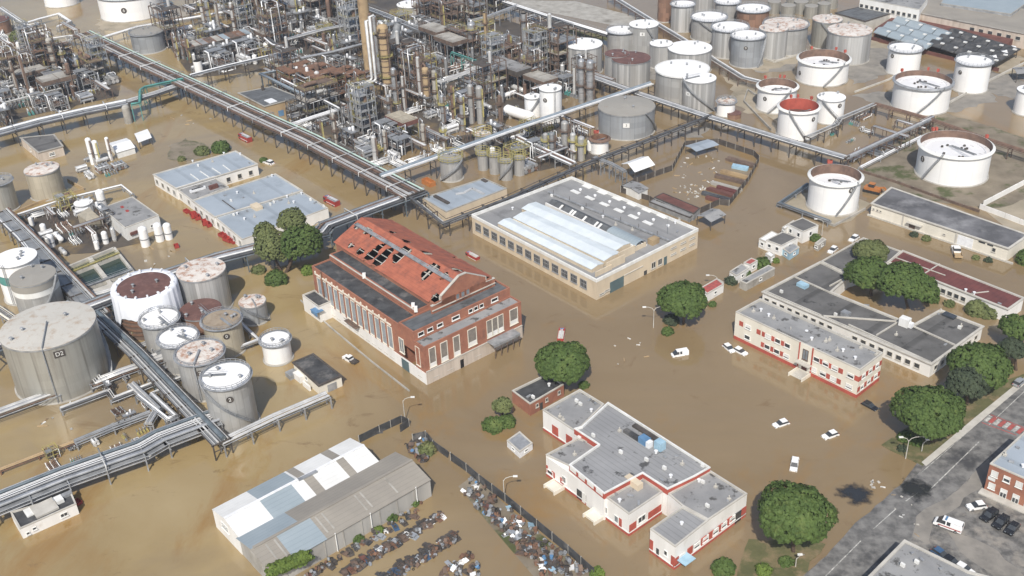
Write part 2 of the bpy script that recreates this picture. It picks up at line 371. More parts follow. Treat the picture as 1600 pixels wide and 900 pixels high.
# oily slick on the junction
for nm, x, y, k in (('oily_puddle', 1335, 771, 1), ('wet_puddle', 1429, 764, .75)):
    c = P(x, y, .012 if k == 1 else .1135); m = M(); m.add([c+Vector((dx*13*k, dy*13*k, 0)) for dx, dy in ((-1, -1), (1, -1), (1, 1), (-1, 1))], [(0, 1, 2, 3)]); o = struct(m.build(nm, 'slick_water', None, c))
# bare bund grounds in the tank farm
sheet('bund_ground', [(1358, 252), (1475, 175), (1600, 215), (1760, 262), (1560, 325), (1480, 318), (1335, 285)], .06, 'dry_ground', thick=.3, jag=.8)
sheet('yard_ground', [(1530, 322), (1640, 272), (1760, 300), (1660, 400), (1590, 370)], .05, 'dust_ground', thick=.2)
sheet('bund_mud', [(1240, 305), (1302, 293), (1360, 318), (1330, 345), (1303, 352), (1222, 320)], .05, 'dust_ground', thick=.2)
for q in ([(1128, 50), (1230, 70), (1260, 95), (1190, 112), (1100, 80)], [(1330, 55), (1420, 75), (1420, 108), (1330, 118)],
          [(1480, 70), (1600, 90), (1600, 120), (1560, 112)], [(150, 30), (245, 38), (250, 52), (160, 48)], [(600, 20), (760, 0), (780, 10), (700, 40)],
          [(0, 40), (40, 30), (110, 60), (60, 110), (0, 110)], [(1130, 120), (1190, 140), (1230, 190), (1160, 175)]):
    sheet('mud_bank', q, .03+R.random()*.02, 'dust_ground', jag=2.2)
for q in ([(1335, 72), (1390, 78), (1402, 108), (1372, 122), (1332, 132), (1318, 112)], [(1535, 110), (1600, 122), (1640, 160), (1560, 150), (1500, 138)], [(1330, 150), (1400, 140), (1400, 170), (1362, 160)], [(1150, 82), (1210, 100), (1262, 88), (1240, 110), (1180, 112)],
          [(1400, 148), (1490, 152), (1530, 130), (1560, 160), (1470, 176)], [(955, 66), (1040, 110), (1030, 125), (960, 115)], [(1060, 195), (1110, 200), (1100, 215), (1050, 212)]): sheet('wet_bank', q, .025+R.random()*.02, 'grey_dust', jag=2.0)
sheet('grass_bank', [(868, 42), (885, 44), (950, 56), (960, 64), (940, 62), (880, 52)], .05, 'verge_grass', jag=1.2)
sheet('weed_ground', [(262, 228), (290, 216), (310, 222), (330, 230), (325, 244), (290, 252), (262, 248)], .05, 'dry_ground', jag=1.2)
sheet('rear_yard', [(800, 0), (900, 2), (1010, 30), (1000, 45), (960, 40), (850, 18), (795, 12)], .03, 'concrete')

# ================================================================ tanks
def ringm(me, c, r, z, t, n=40):
    me.lathe(c, [(r-t, z-t), (r+t, z-t), (r+t, z+t), (r-t, z+t), (r-t, z-t)], n, False)
def railing(me, c, r, z, n=28, hgt=1.1, t=.05):
    for q in (.55, 1.0): ringm(me, c, r, z+hgt*q, t)
    for i in range(n):
        a = 6.283*i/n; p = Vector(c)+Vector((math.cos(a)*r, math.sin(a)*r, z)); me.bar(p, p+Z*hgt, t*1.6)
def helix(me, mr, c, r, z0, z1, a0, a1, wd=.9):
    n = max(4, int(abs(a1-a0)/7)); q = []
    for i in range(n+1):
        a = math.radians(a0+(a1-a0)*i/n); q.append(Vector(c)+Vector((math.cos(a)*(r+wd/2+.05), math.sin(a)*(r+wd/2+.05), z0+(z1-z0)*i/n)))
    for a, b in zip(q, q[1:]): me.bar(a, b, wd, .22)
    o = [p+(p-Vector(c)).xy.to_3d().normalized()*wd*.5 for p in q]
    mr.tube([p+Z*1.05 for p in o], .06, 4); mr.tube([p+Z*.55 for p in o], .05, 4)
    for p in o[::2]: mr.bar(p, p+Z*1.05, .08)
def tank(label, cx, cy, w, h, shell='steel_plates', roof='roof_white', fl=0, rail=False, stair=None, plate=None, cone=.06, rim=None, inner='rust_pipe', group=None, name='storage_tank', ladder=False, base=True, extra=None, hm=None):
    dx, dy = 939-cx, 3397-cy; L = math.hypot(dx, dy); bx, by = cx+dx/L*h, cy+dy/L*h
    if hm:   # metres known better than the hidden foot
        t_ = P(cx, cy, hm); B = Vector((t_.x, t_.y, 0)); z = hm
    else: B = P(bx, by); z = HT((bx, by), cy)
    r = w/2*proj(B+Z*z)[2]/FPX; ac = math.degrees(math.atan2(-B.y, -B.x)); n = 28 if w < 30 else 48
    T = thing(name, label, 'tank', B, group)
    if fl:   # floating roof, rim open to the sky
        me = M(); me.lathe(B, [(r, -1), (r, z)], n); me.build('shell', shell, T)
        me = M(); me.lathe(B, [(r-.12, z), (r-.12, z-fl-.6)], n); me.build('inner_wall', inner, T)
        me = M(); me.lathe(B, [(r-.12, z), (r, z), (r+.85, z-.5), (r+.85, z-.75), (r, z-.9)], n, False); me.build('wind_girder', rim or shell, T)
        me = M(); me.lathe(B, [(r-.13, z-fl), (r*.86, z-fl), (r*.86, z-fl+.35), (r*.82, z-fl+.35), (r*.82, z-fl+.05), (0.01, z-fl+.15)], n, False); me.build('floating_roof', roof, T)
        a = math.radians(ac+35); e = Vector((math.cos(a), math.sin(a), 0))
        me = M()
        for s in (-.45, .45):
            q = Vector((-e.y, e.x, 0))*s; me.bar(B+e*(r-.5)+q+Z*(z+.5), B-e*r*.25+q+Z*(z-fl+.6), .14, .35)
        for i in range(9):
            p = (B+e*(r-.5)+Z*(z+.5)).lerp(B-e*r*.25+Z*(z-fl+.6), i/8); me.bar(p-Vector((-e.y, e.x, 0))*.45, p+Vector((-e.y, e.x, 0))*.45, .1)
        me.build('rolling_ladder', 'galvanised', T)
        for i in range(10):
            me = M(); a = R.random()*6.28; q = B+Vector((math.cos(a), math.sin(a), 0))*r*R.uniform(.2, .75)+Z*(z-fl+.2); me.cyl(q, q+Z*.5, .45, n=8)
            me.build('deck_leg', 'dark_steel', T)
        for k in range(3):
            a = math.radians(ac+180+R.uniform(-55, 55)); q = B+Vector((math.cos(a), math.sin(a), 0))*(r+.3)+Z*(z+.75)
            me = M(); me.box(q, .9, .8, 1.1, a); me.box(q-Z*.7, .3, .3, .8, a); me.build('foam_box', 'red_trim', T)
    else:
        me = M(); me.lathe(B, [(r, -1), (r, z)], n); me.build('shell', shell, T)
        me = M(); me.lathe(B, [(r+.1, z-.12), (r+.1, z+.06), (r-.15, z+.1), (r*.5, z+r*cone*.62), (.01, z+r*cone)], n, w < 30); ro = me.build('roof', roof, T)
        if w > 24:
            for k in range(3):
                me = M(); a = R.random()*6.28; rr = R.uniform(.3, .85); q = B+Vector((math.cos(a)*r*rr, math.sin(a)*r*rr, z+r*cone*(1-rr))); me.cyl(q, q+Z*.9, .3, n=8); me.cyl(q+Z*.9, q+Z*1.1, .55, .3, 8)
                me.build('roof_vent', 'galvanised', ro)
            me = M(); ringm(me, B, r+.07, z-.35, .14, n); me.build('rim_angle', rim or 'galvanised', T)
    if rail: me = M(); railing(me, B, r+.25, z+.05); me.lathe(B, [(r+.1, z), (r+.75, z), (r+.75, z+.1), (r+.1, z+.1)], n, False); me.build('railing', 'galvanised', T)
    if stair:
        me = M(); mr = M(); helix(me, mr, B, r, .3, z, ac+stair[0], ac+stair[1]); st = me.build('stair', 'grey_pipe', T); mr.build('handrail', 'galvanised', st)
    if ladder:
        a = math.radians(ac+ladder); e = Vector((math.cos(a), math.sin(a), 0)); q = Vector((-e.y, e.x, 0)); me = M()
        for s in (-.3, .3): me.bar(B+e*(r+.3)+q*s, B+e*(r+.3)+q*s+Z*(z+1), .12)
        for i in range(int(z/.5)): me.bar(B+e*(r+.3)-q*.3+Z*i*.5, B+e*(r+.3)+q*.3+Z*i*.5, .06)
        me.build('ladder', 'galvanised', T)
    if base: me = M(); me.lathe(B, [(r+.02, .4), (r+.35, .32), (r+.45, .2), (r+.5, -.3)], n, False); me.build('base_ring', 'concrete', T)
    if plate:
        tx, an, zf, kind = plate; a = math.radians(ac+an); e = Vector((math.cos(a), math.sin(a), 0)); p = B+e*(r+.06)+Z*z*zf; s = max(.9, r*.09)
        me = M()
        if kind == 'o': me.cyl(p, p+e*.05, s, n=20)
        else: me.ob(p, e*.04, Vector((-e.y, e.x, 0))*s*1.25, Z*s*.9)
        pl = me.build('number_plate', 'dark_steel' if kind in 'os' else 'white_paint', T)
        lettering(tx, s*1.5, p+e*.09, e, Z, pl, 'white_paint' if kind in 'os' else 'dark_steel')
    if extra: extra(T, B, r, z, ac)
    return T, B, r, z
def roof_pipe(a0, mt='grey_pipe', rr=.17):
    def f(T, B, r, z, ac):
        a = math.radians(ac+a0); e = Vector((math.cos(a), math.sin(a), 0)); me = M()
        me.tube([B+Z*(z+r*.06+.5), B+e*r*.97+Z*(z+.5), B+e*(r+.25)+Z*(z-.3), B+e*(r+.25)+Z*.2], rr); me.build('vent_pipe', mt, T)
    return f
def roof_walk(a0):
    def f(T, B, r, z, ac):
        a = math.radians(ac+a0); e = Vector((math.cos(a), math.sin(a), 0)); q = Vector((-e.y, e.x, 0)); me = M()
        me.bar(B+Z*(z+r*.06+.3), B+e*r+Z*(z+.4), .8, .12)
        for s in (-.4, .4): me.bar(B+q*s+Z*(z+r*.06+1.3), B+e*r+q*s+Z*(z+1.4), .07)
        me.build('roof_walkway', 'grey_pipe', T)
    return f
# near group on the flooded corner
tank('largest steel tank, with number plate D2 and a weathered white roof', 75, 508, 143, 86, 'steel_dull', 'roof_grimy', plate=('D2', 3, .86, 's'), extra=roof_pipe(-14), stair=(70, 150))
def band(T, B, r, z, ac):
    me = M(); me.lathe(B, [(r+.04, z*.50), (r+.04, z*.72)], 48); me.build('teal_band', 'teal_pipe', T)
    a = math.radians(ac-6); e = Vector((math.cos(a), math.sin(a), 0)); p = B+e*(r+.08)+Z*z*.6; me = M(); me.cyl(p, p+e*.05, 1.1, n=20); me.build('round_badge', 'teal_pipe', T)
tank('white tank with a teal band round its wall', 24, 402, 64, 62, 'white_plates', 'roof_white', extra=band, ladder=-40)
def cap(T, B, r, z, ac):
    me = M(); me.lathe(B, [(r+.12, z-2.6), (r+.12, z+.05)], 48, True); me.build('roof_skirt', 'roof_grey', T)
    me = M(); me.lathe(B, [(r+.03, z-4.4), (r+.03, z-2.6)], 48); me.build('white_band', 'white_paint', T)
tank('tank with a deep grey-brown cap over a white band', 51, 430, 69, 58, 'steel_plates', 'roof_grey', extra=cap, stair=(-20, 60), rail=False)
def wrap(T, B, r, z, ac):
    me = M(); n = 56; lo = []
    for i in range(n+1):
        a = 6.2832*i/n; k = (math.degrees(a)-ac+180) % 360-180
        zb = .4 if k > 2 else (z*.52 if -62 < k <= 2 else z*.25)
        zb += R.uniform(-.5, .8) if zb > 1 else 0
        ro = r+.5+.22*math.sin(i*2.4); e = Vector((math.cos(a), math.sin(a), 0))
        lo.append((B+e*(ro+.3)+Z*zb, B+e*(r+.55+.1*math.sin(i*3.1))+Z*(z-.3), B+e*(r+.2)+Z*(z+.5), B+e*(r*.86)+Z*(z+.15)))
    for p, q in zip(lo, lo[1:]): me.add(list(p)+list(q), [(0, 4, 5, 1), (1, 5, 6, 2), (2, 6, 7, 3)], True)
    me.build('tarpaulin_wrap', 'white_sheet_wrap', T)
    for k in range(4):
        me = M(); ringm(me, B, r+.12, z*(.14+.11*k), .22, 48); me.build('insulation_hoop', 'rust', T)
    for k in range(16):
        a = 6.283*k/16; e = Vector((math.cos(a), math.sin(a), 0)); me = M(); me.box(B+e*(r*.93)+Z*(z+.7), 1.0, .5, .5, a); me.build('rim_bracket', 'white_metal', T)
tank('tank wrapped in torn white tarpaulin with a dark red roof', 225, 446, 96, 62, 'brown_steel', 'roof_oxide', extra=wrap, cone=.02, base=False)
tank('tall ribbed tank with a rust-blotched white roof', 314, 421, 75, 58, 'steel_ribs', 'roof_rusty')
tank('squat tank with a plain dark red roof', 313, 483, 64, 36, 'rust_plates', 'roof_oxide', cone=.03, extra=roof_walk(20))
tank('khaki tank with a tan roof and a round badge', 346, 500, 59, 46, 'tan_plates', 'roof_tan', rail=True, plate=('0', 5, .75, 'o'), extra=roof_walk(25))
tank('small grey tank with a mottled pink roof', 394, 470, 41, 29, 'steel_blue', 'roof_rusty', stair=(60, -40), extra=roof_pipe(10))
tank('slim tank with a clean white roof, back of the four in the row', 249, 498, 57, 46, 'steel_plates', 'roof_white', rail=True, plate=('1', 10, .8, 's'), extra=roof_walk(20))
tank('tank with a white roof and a dark square number plate, second of the row', 278, 527, 59, 44, 'steel_plates', 'roof_white', rail=True, plate=('12', 12, .8, 's'), extra=roof_walk(40))
tank('tank with a pleated cream roof and a wide rim walk', 312, 551, 72, 57, 'steel_plates', 'roof_rusty', rail=True, plate=('7', -10, .78, 'o'), extra=roof_pipe(-20, 'galvanised', .3))
tank('front tank of the row, with spiral stair and round badge 2', 353, 588, 74, 73, 'steel_plates', 'roof_white', rail=True, plate=('2', -2, .78, 'o'), stair=(60, -70), extra=roof_walk(-110))
tank('small white tank standing apart in the water', 430, 530, 44, 30, 'white_plates', 'roof_white', rail=True, ladder=0)
# left yard
tank('rusty-topped tank standing in a low bund', 65, 263, 52, 42, 'tan_plates', 'roof_rusty', cone=.12, extra=None)
tank('plain grey tank at the edge of the yard beside the rusty-topped one', -3, 283, 40, 44, 'steel_dull', 'roof_grey', rail=True)
tank('big white tank on a grey apron behind the pipe bridge', 201, -12, 97, 34, 'white_plates', 'roof_white', rail=True, plate=('6', -15, .55, 'o'))
tank('mid-grey open-rimmed tank near the long shed', 228, 49, 50, 29, 'steel_blue', 'roof_grey', rail=True)
tank('white tank far behind the pipe racks', 93, -14, 52, 20, 'white_plates', 'roof_white')
tank('dark red tank at the edge behind the flare unit', -6, 30, 38, 22, 'rust_plates', 'roof_oxide')
tank('low white-roofed tank behind the tan chimney', 642, 6, 44, 12, 'steel_plates', 'roof_white')
tank('small white dome-topped tank under the inclined duct', 625, 51, 30, 14, 'white_plates', 'roof_white', cone=.3)
tank('small white tank beside the teal pipeline', 770, 82, 21, 21, 'white_plates', 'roof_white', base=False)
tank('tall white tank with a round badge beside the blue-grey trunk pipe', 860, 137, 35, 50, 'white_plates', 'roof_white', plate=('5', -30, .72, 'o'), ladder=20, base=False)
tank('lower white tank behind the white bullet vessel', 832, 150, 26, 30, 'white_plates', 'roof_white', stair=(-40, 40), base=False)
# refinery tank farm
tank('white-roofed ribbed tank beside the twin shiny columns', 912, 68, 58, 42, 'steel_ribs', 'roof_white')
tank('white-roofed tank with a rim rail, behind the rusty-roofed one', 971, 47, 44, 34, 'steel_plates', 'roof_white', rail=True)
tank('white-roofed tank with a small white plate, next to the cable trench', 1006, 37, 45, 44, 'steel_plates', 'roof_white', plate=('8', -5, .78, 'd'), stair=(75, 10))
tank('narrow tank with a rusty crown half behind the dark red roof', 964, 83, 38, 42, 'steel_ribs', 'roof_oxide')
tank('ribbed tank with a dark red roof and a column of ladders', 986, 90, 60, 40, 'steel_ribs', 'roof_oxide', ladder=-4)
tank('slender white-roofed tank wedged behind the red-roofed tank', 1033, 67, 35, 36, 'steel_ribs', 'roof_white')
tank('wide white-roofed tank behind the green-stained roof', 1078, 74, 68, 34, 'steel_ribs', 'roof_white')
def green(T, B, r, z, ac):
    a = math.radians(ac+195); me = M(); p = B+Vector((math.cos(a), math.sin(a), 0))*r*.5
    me.lathe(B, [(r*.98, z+.16), (r+.5, z+.2), (r+.5, z-.3)], 48, False); me.build('roof_edge', 'white_paint', T)
tank('widest tank of the group with a dished white roof', 1066, 107, 82, 42, 'steel_plates', 'roof_white', extra=green)
tank('tank with a white roof and a long dark spiral stair', 1093, 121, 51, 48, 'steel_ribs', 'roof_white', stair=(62, -60), extra=roof_walk(-60), plate=('4', -40, .6, 'd'))
tank('broad grey tank with a plain grey conical roof', 979, 165, 88, 38, 'steel_blue', 'roof_grey', cone=.09, plate=('3', 0, .62, 'd'), stair=(85, 40))
tank('little white tank with rusty edges by the trunk crossing', 1135, 158, 28, 21, 'white_plates', 'roof_rusty', rail=True)
tank('low dark red tub beside the little white tank', 1147, 176, 22, 7, 'rust_plates', 'roof_oxide', base=False)
tank('tank with a white ring roof next to the rusty box tower', 1067, 6, 36, 40, 'steel_ribs', 'roof_white', rail=True)
tank('tall rust-red tank rising behind the pipe trench', 1040, -6, 24, 38, 'rust_plates', 'roof_oxide')
tank('tank with a railed white roof and a sloping stair', 1108, 26, 54, 32, 'steel_plates', 'roof_white', rail=True, stair=(60, -30))
tank('white-roofed tank at the back touching the brown-walled one', 1137, 2, 38, 34, 'steel_plates', 'roof_white', rail=True)
tank('half-hidden steel tank at the far rim of the group', 1100, -12, 34, 32, 'steel_ribs', 'roof_white')
tank('brown-walled tank with a white roof', 1177, 13, 50, 34, 'rust_plates', 'roof_white', rail=True)
tank('pale ribbed tank with a white roof in the middle of the farm', 1141, 42, 56, 42, 'steel_ribs', 'roof_white', rail=True)
tank('grey-walled tank with a round dark badge facing the lane', 1169, 55, 51, 44, 'steel_blue', 'roof_white', plate=('9', -5, .72, 'o'), stair=(40, 85), rail=True)
tank('steel tank with a flecked roof in front of the wide rusty-roofed one', 1209, 43, 44, 44, 'steel_ribs', 'roof_rusty')
tank('wide tank with a white roof streaked with rust', 1228, 37, 68, 40, 'steel_plates', 'roof_rusty', rail=True)
tank('dark grey tank with a brown-flecked roof', 1293, 29, 45, 42, 'steel_dull', 'roof_rusty', stair=(60, -20))
tank('pale ribbed tank with a pink-streaked roof, last of the back row', 1328, 46, 67, 46, 'steel_ribs', 'roof_rusty')
for i, (x, y, ww) in enumerate(((1210, 2, 20), (1232, 8, 22), (1252, 2, 22), (1268, 9, 20), (1288, 5, 20), (1240, -8, 20), (1272, -8, 22), (1300, -6, 20))):
    tank('dark slim tank in the cluster beyond the tank farm', x, y, ww, 18, 'steel_dull', 'roof_grey', group='dark slim tanks behind the farm', base=False)
# floating-roof tanks
tank('white open-topped tank with a brown inner wall, rearmost of the open ones', 1287.5, 89, 78, 34, 'white_plates', 'roof_deck', fl=3.2, stair=(5, 50), rim='white_paint', plate=('1', -60, .4, 'o'))
tank('white open-topped tank overlapped by the red-lined one', 1215, 132, 60, 36, 'white_plates', 'roof_deck', fl=3.0, rim='white_paint', stair=(-20, 40), plate=('5', -35, .6, 'o'))
tank('white open-topped tank with a red lining, roof sunk deep', 1248.5, 164, 61, 46, 'white_plates', 'roof_oxide', fl=4.5, inner='red_trim', rim='white_paint', stair=(30, -25), plate=('4', 50, .7, 'o'))
tank('closed white tank with a diagonal stair beside the red-lined one', 1299, 151, 43, 37, 'white_plates', 'roof_white', stair=(55, -30), plate=('3', 40, .8, 'o'))
tank('closed white tank with a pink drain strip and railed roof', 1415, 75, 50, 37, 'white_plates', 'roof_white', rail=True, plate=('6', -45, .78, 'o'))
tank('white open-topped tank in the middle bund with a diagonal stair', 1443, 124, 86, 42, 'white_plates', 'roof_deck', fl=2.2, rim='galvanised', stair=(-5, 45))
tank('closed white tank by the far hedge of the farm', 1522, 95, 53, 44, 'white_plates', 'roof_white', rail=True, plate=('7', -40, .7, 'o'))
tank('partly seen white tank on the edge of the bund', 1612, 140, 42, 36, 'white_plates', 'roof_white')
tank('white open-topped tank standing on the dry grassy bund', 1494, 224, 108, 47, 'white_plates', 'roof_deck', fl=2.6, rim='white_paint', stair=(-45, -15), plate=('2', -55, .62, 'o'))
tank('white open-topped tank beside the orange machine', 1306, 272, 78, 49, 'white_plates', 'roof_deck', fl=3.4, rim='white_paint', stair=(10, 55), plate=('8', 40, .78, 'o'))
tank('small white tank with a copper-coloured bowl top', 937, 214, 28, 23, 'white_plates', 'roof_oxide', fl=2.0, rim='rust_pipe', inner='rust')
# small process tanks by the blue building
def cage(T, B, r, z, ac):
    me = M()
    for i in range(14):
        a = 6.28*i/14; p = B+Vector((math.cos(a), math.sin(a), 0))*(r+.5)+Z*z; me.bar(p-Z*.3, p+Z*2.2, .12)
    for q in (.3, 1.2, 2.2): ringm(me, B, r+.5, z+q, .07, 20)
    me.build('yellow_cage', 'lattice_yellow', T)
tank('grey tank with a yellow rim rail and spiral stair by the blue-roofed building', 704, 247, 35, 31, 'steel_plates', 'roof_grey', stair=(-60, 60), extra=cage)
tank('grey tank with a rusty rim cut by the trunk pipe', 754, 209, 26, 24, 'steel_plates', 'roof_rusty', extra=cage)
tank('first caged tank under yellow gantries', 754, 240, 17, 24, 'steel_plates', 'roof_grey', extra=cage, base=False)
tank('second caged tank under yellow gantries', 772, 242, 17, 28, 'steel_plates', 'roof_grey', extra=cage, base=False)
tank('front caged tank with a curved stair under yellow gantries', 790, 251, 20, 28, 'steel_plates', 'roof_grey', stair=(-60, 50), extra=cage, base=False)
tank('last caged tank under yellow gantries', 811, 246, 18, 26, 'steel_plates', 'roof_grey', extra=cage, base=False)
tank('white domed tank beside the control house', 130, 316, 28, 14, 'white_plates', 'roof_white', cone=.25, base=False, ladder=40)
# ================================================================ buildings
def inset(poly, d):
    n = len(poly); a = sum(poly[i].x*poly[(i+1) % n].y-poly[(i+1) % n].x*poly[i].y for i in range(n)); sg = 1 if a > 0 else -1; out = []
    for i in range(n):
        p, q, r = poly[i-1], poly[i], poly[(i+1) % n]
        e1 = (q-p).normalized(); e2 = (r-q).normalized(); n1 = Vector((-e1.y, e1.x, 0))*sg; n2 = Vector((-e2.y, e2.x, 0))*sg
        k = n1+n2; k = k*(d*2/max(.3, k.length_squared)) if k.length > .1 else n1*d
        out.append(Vector((q.x+k.x, q.y+k.y, q.z)))
    return out
class Face:
    def __init__(s, a, b, ctr):
        s.a = Vector((a.x, a.y, 0)); s.b = Vector((b.x, b.y, 0)); s.u = (s.b-s.a).normalized(); s.L = (s.b-s.a).length
        s.n = Vector((s.u.y, -s.u.x, 0))
        if s.n.dot(ctr-s.a) > 0: s.n = -s.n
class Bd:
    def __init__(s, name, label, at, cat='building', group=None):
        s.T = thing(name, label, cat, P(*at), group)
    def block(s, poly, z, wall, roof, par=.35, cop='pale_concrete', z0=-.6, nm='wing', px=True, eave=None):
        pl = [P(x, y, z) for x, y in poly] if px else [Vector((p[0], p[1], z)) for p in poly]
        n = len(pl); ar = sum(pl[i].x*pl[(i+1) % n].y-pl[(i+1) % n].x*pl[i].y for i in range(n))
        ctr = Vector((sum(p.x for p in pl)/n, sum(p.y for p in pl)/n, 0))
        fs = []
        for i in range(n):
            f = Face(pl[i], pl[(i+1) % n], ctr); f.n = Vector((f.u.y, -f.u.x, 0))*(1 if ar > 0 else -1); f.h = z; fs.append(f)
        m = M(); lo = [Vector((p.x, p.y, z0)) for p in pl]; k = n
        m.add(lo+pl, [(i, (i+1) % n, n+(i+1) % n, n+i) if ar > 0 else ((i+1) % n, i, n+i, n+(i+1) % n) for i in range(n)])
        w = m.build(nm, wall, s.T)
        ins = inset(pl, .32); m = M()
        out = inset(pl, -(eave or .04)); tp = z+.06
        for i in range(n):
            j = (i+1) % n; A, B_, C, D = out[i], out[j], ins[j], ins[i]; zz = lambda v, q: Vector((v.x, v.y, q))
            m.add([zz(A, tp-.3), zz(B_, tp-.3), zz(B_, tp), zz(A, tp), zz(D, tp), zz(C, tp), zz(D, z-par), zz(C, z-par)],
                  [(0, 1, 2, 3), (3, 2, 5, 4), (4, 5, 7, 6), (1, 0, 6, 7)])
        m.build('parapet', cop, w)
        m = M(); r_ = inset(pl, .3); m.add([Vector((p.x, p.y, z-par)) for p in (r_ if ar > 0 else r_[::-1])], [tuple(range(n))])
        rf = m.build('roof', roof, w); s.w = w; s.rf = rf
        return fs
    def slab(s, f, s0, s1, z0, z1, d, mt, nm, parent=None, off=0.0):
        m = M(); a = f.a+f.u*f.L*s0; b = f.a+f.u*f.L*s1
        m.ob((a+b)/2+f.n*(off+d/2-.05)+Z*(z0+z1)/2, (b-a)/2, f.n*(d/2+.05), Z*(z1-z0)/2); return m.build(nm, mt, parent or s.T)
    def win(s, f, c, wd, z0, z1, frame='white_paint', pane='glass_dark', shut=0.0, bars=0, parent=None, nm='window'):
        t = .12 if wd < 2 else .18; m = M(); o = f.a+f.u*f.L*c; h = (z1-z0)
        for sx in (-1, 1): m.ob(o+f.u*sx*(wd/2-t/2)+f.n*.05+Z*(z0+z1)/2, f.u*t/2, f.n*.09, Z*h/2)
        for zz in (z0+t/2, z1-t/2): m.ob(o+f.n*.05+Z*zz, f.u*(wd/2-t), f.n*.088, Z*t/2)
        m.ob(o+f.n*.12+Z*(z0-.05), f.u*(wd/2+.1), f.n*.14, Z*.06)
        for i in range(bars): m.ob(o+f.u*((i+1)/(bars+1)-.5)*(wd-2*t)+f.n*.045+Z*(z0+z1)/2, f.u*.05, f.n*.075, Z*(h/2-t))
        if bars > 1: m.ob(o+f.n*.045+Z*(z0+h*.55), f.u*(wd/2-t), f.n*.07, Z*.05)
        w = m.build(nm, frame, parent or s.T)
        m = M(); m.ob(o+f.n*.0+Z*(z0+z1)/2, f.u*(wd/2-t+.01), f.n*.04, Z*(h/2-t+.01)); m.build('pane', pane, w)
        if shut: m = M(); m.ob(o+f.n*.03+Z*(z1-t-h*shut/2), f.u*(wd/2-t), f.n*.045, Z*h*shut/2); m.build('shutter', 'white_paint', w)
        return w
    def wins(s, f, n, c0, c1, wd, z0, z1, skip=(), **k):
        for i in range(n):
            if i not in skip: s.win(f, c0+(c1-c0)*(i/(n-1) if n > 1 else 0), wd, z0, z1, **k)
    def rbox(s, p, sx, sy, sz, z, mt, nm, rot=None):
        m = M(); q = P(p[0], p[1], z); m.box(q+Z*sz/2, sx, sy, sz, GROT if rot is None else rot); return m.build(nm, mt, s.T)
    def clutter(s, pts, z, rot=None):
        """aerials, vents and units on a flat roof"""
        for x, y in pts:
            k = R.randrange(4); q = P(x, y, z); m = M()
            if k == 0: m.cyl(q, q+Z*.6, .3, n=8); m.cyl(q+Z*.6, q+Z*.75, .45, n=8); m.build('roof_vent', 'white_metal', s.T)
            elif k == 1: m.box(q+Z*.4, .9, .5, .8, GROT); m.build('air_unit', 'white_paint', s.T)
            elif k == 2: m.box(q+Z*.25, .7, .7, .5, GROT); m.cyl(q+Z*.5, q+Z*1.2, .16, n=8); m.build('chimney', 'pale_concrete', s.T)
            else: m.box(q+Z*.18, R.uniform(.6, 1.5), .5, .36, R.random()*3); m.build('roof_hatch', 'galvanised', s.T)

# ---------------------------------------------------------------- cream hall with white roof monitors
hz = HT((934, 469), 437)
b = Bd('factory_hall', 'long cream factory hall with three white ridged roof strips', (934, 469))
fs = b.block([(931.9, 437), (1091, 357), (893, 275.6), (736.9, 335)], hz, 'cream_wall', 'hall_roof', par=.9, cop='white_paint')
fr, fl_ = fs[0], fs[3]
b.slab(fr, 0, 1, hz-.95, hz-.02, .1, 'white_paint', 'fascia'); b.slab(fl_, 0, 1, hz-.95, hz-.02, .1, 'white_paint', 'fascia')
for i in range(13): b.win(fl_, .055+i*.071, 2.9, 1.9, 4.7, frame='galvanised', pane='glass_dark', bars=3)
b.slab(fr, .125, .255, -.3, 3.6, .07, 'door_green', 'garage_door'); b.slab(fr, .255, .44, 3.5, 3.75, .2, 'pale_concrete', 'door_rail')
b.slab(fr, .452, .48, .1, 1.5, .09, 'glass_dark', 'hatch')
for c in (.545, .61): b.win(fr, c, 2.0, .9, 3.1, frame='pale_concrete', pane='glass_dark', bars=1)
b.slab(fr, .65, .68, -.2, 2.8, .08, 'door_green', 'door')
for c in (.745, .845, .94):
    for zz in (2.1, 4.3): b.win(fr, c, 2.6, zz, zz+.55, frame='pale_concrete', pane='glass_dark')
b.win(fr, .05, 2.2, .9, 1.5, frame='pale_concrete'); b.win(fr, .10, 2.2, 1.2, 1.8, frame='pale_concrete')
def monitor(b, c0, c1, wd, z0, zs, zr, skin, wall, nm, nr=6, curved=False):
    """roof strip from px c0 to px c1: side walls zs high, ridge zr"""
    A = P(*c0, z0+zr); B_ = P(*c1, z0+zr); A.z = B_.z = z0; u = (B_-A).normalized(); q = Vector((-u.y, u.x, 0))*wd/2
    m = M(); prof = []
    for i in range(nr+1):
        x = -1+2*i/nr; prof.append((x, zs+(zr-zs)*((1-abs(x)) if not curved else math.sqrt(max(0, 1-x*x)))))
    e = 1.06
    for i in range(nr):
        (x0, h0), (x1, h1) = prof[i], prof[i+1]
        m.add([A+q*x0*e+Z*h0, B_+q*x0*e+Z*h0, B_+q*x1*e+Z*h1, A+q*x1*e+Z*h1], [(0, 1, 2, 3)], curved)
        m.add([A+q*x0*e+Z*(h0-.12), B_+q*x0*e+Z*(h0-.12), B_+q*x1*e+Z*(h1-.12), A+q*x1*e+Z*(h1-.12)], [(3, 2, 1, 0)], curved)
    r_ = m.build(nm, skin, b.T)
    m = M()
    for s_ in (-1, 1): m.ob((A+B_)/2+q*s_*.97+Z*zs/2, (B_-A)/2, q.normalized()*.1, Z*zs/2)
    for E in (A, B_):
        m.add([E+q*x*.97+Z*(h-.1) for x, h in prof]+[E+q*.97-Z*.2, E-q*.97-Z*.2], [tuple(range(nr+3))])
    m.build('monitor_wall', wall, r_); return A, B_, u, q
rz = hz-.9
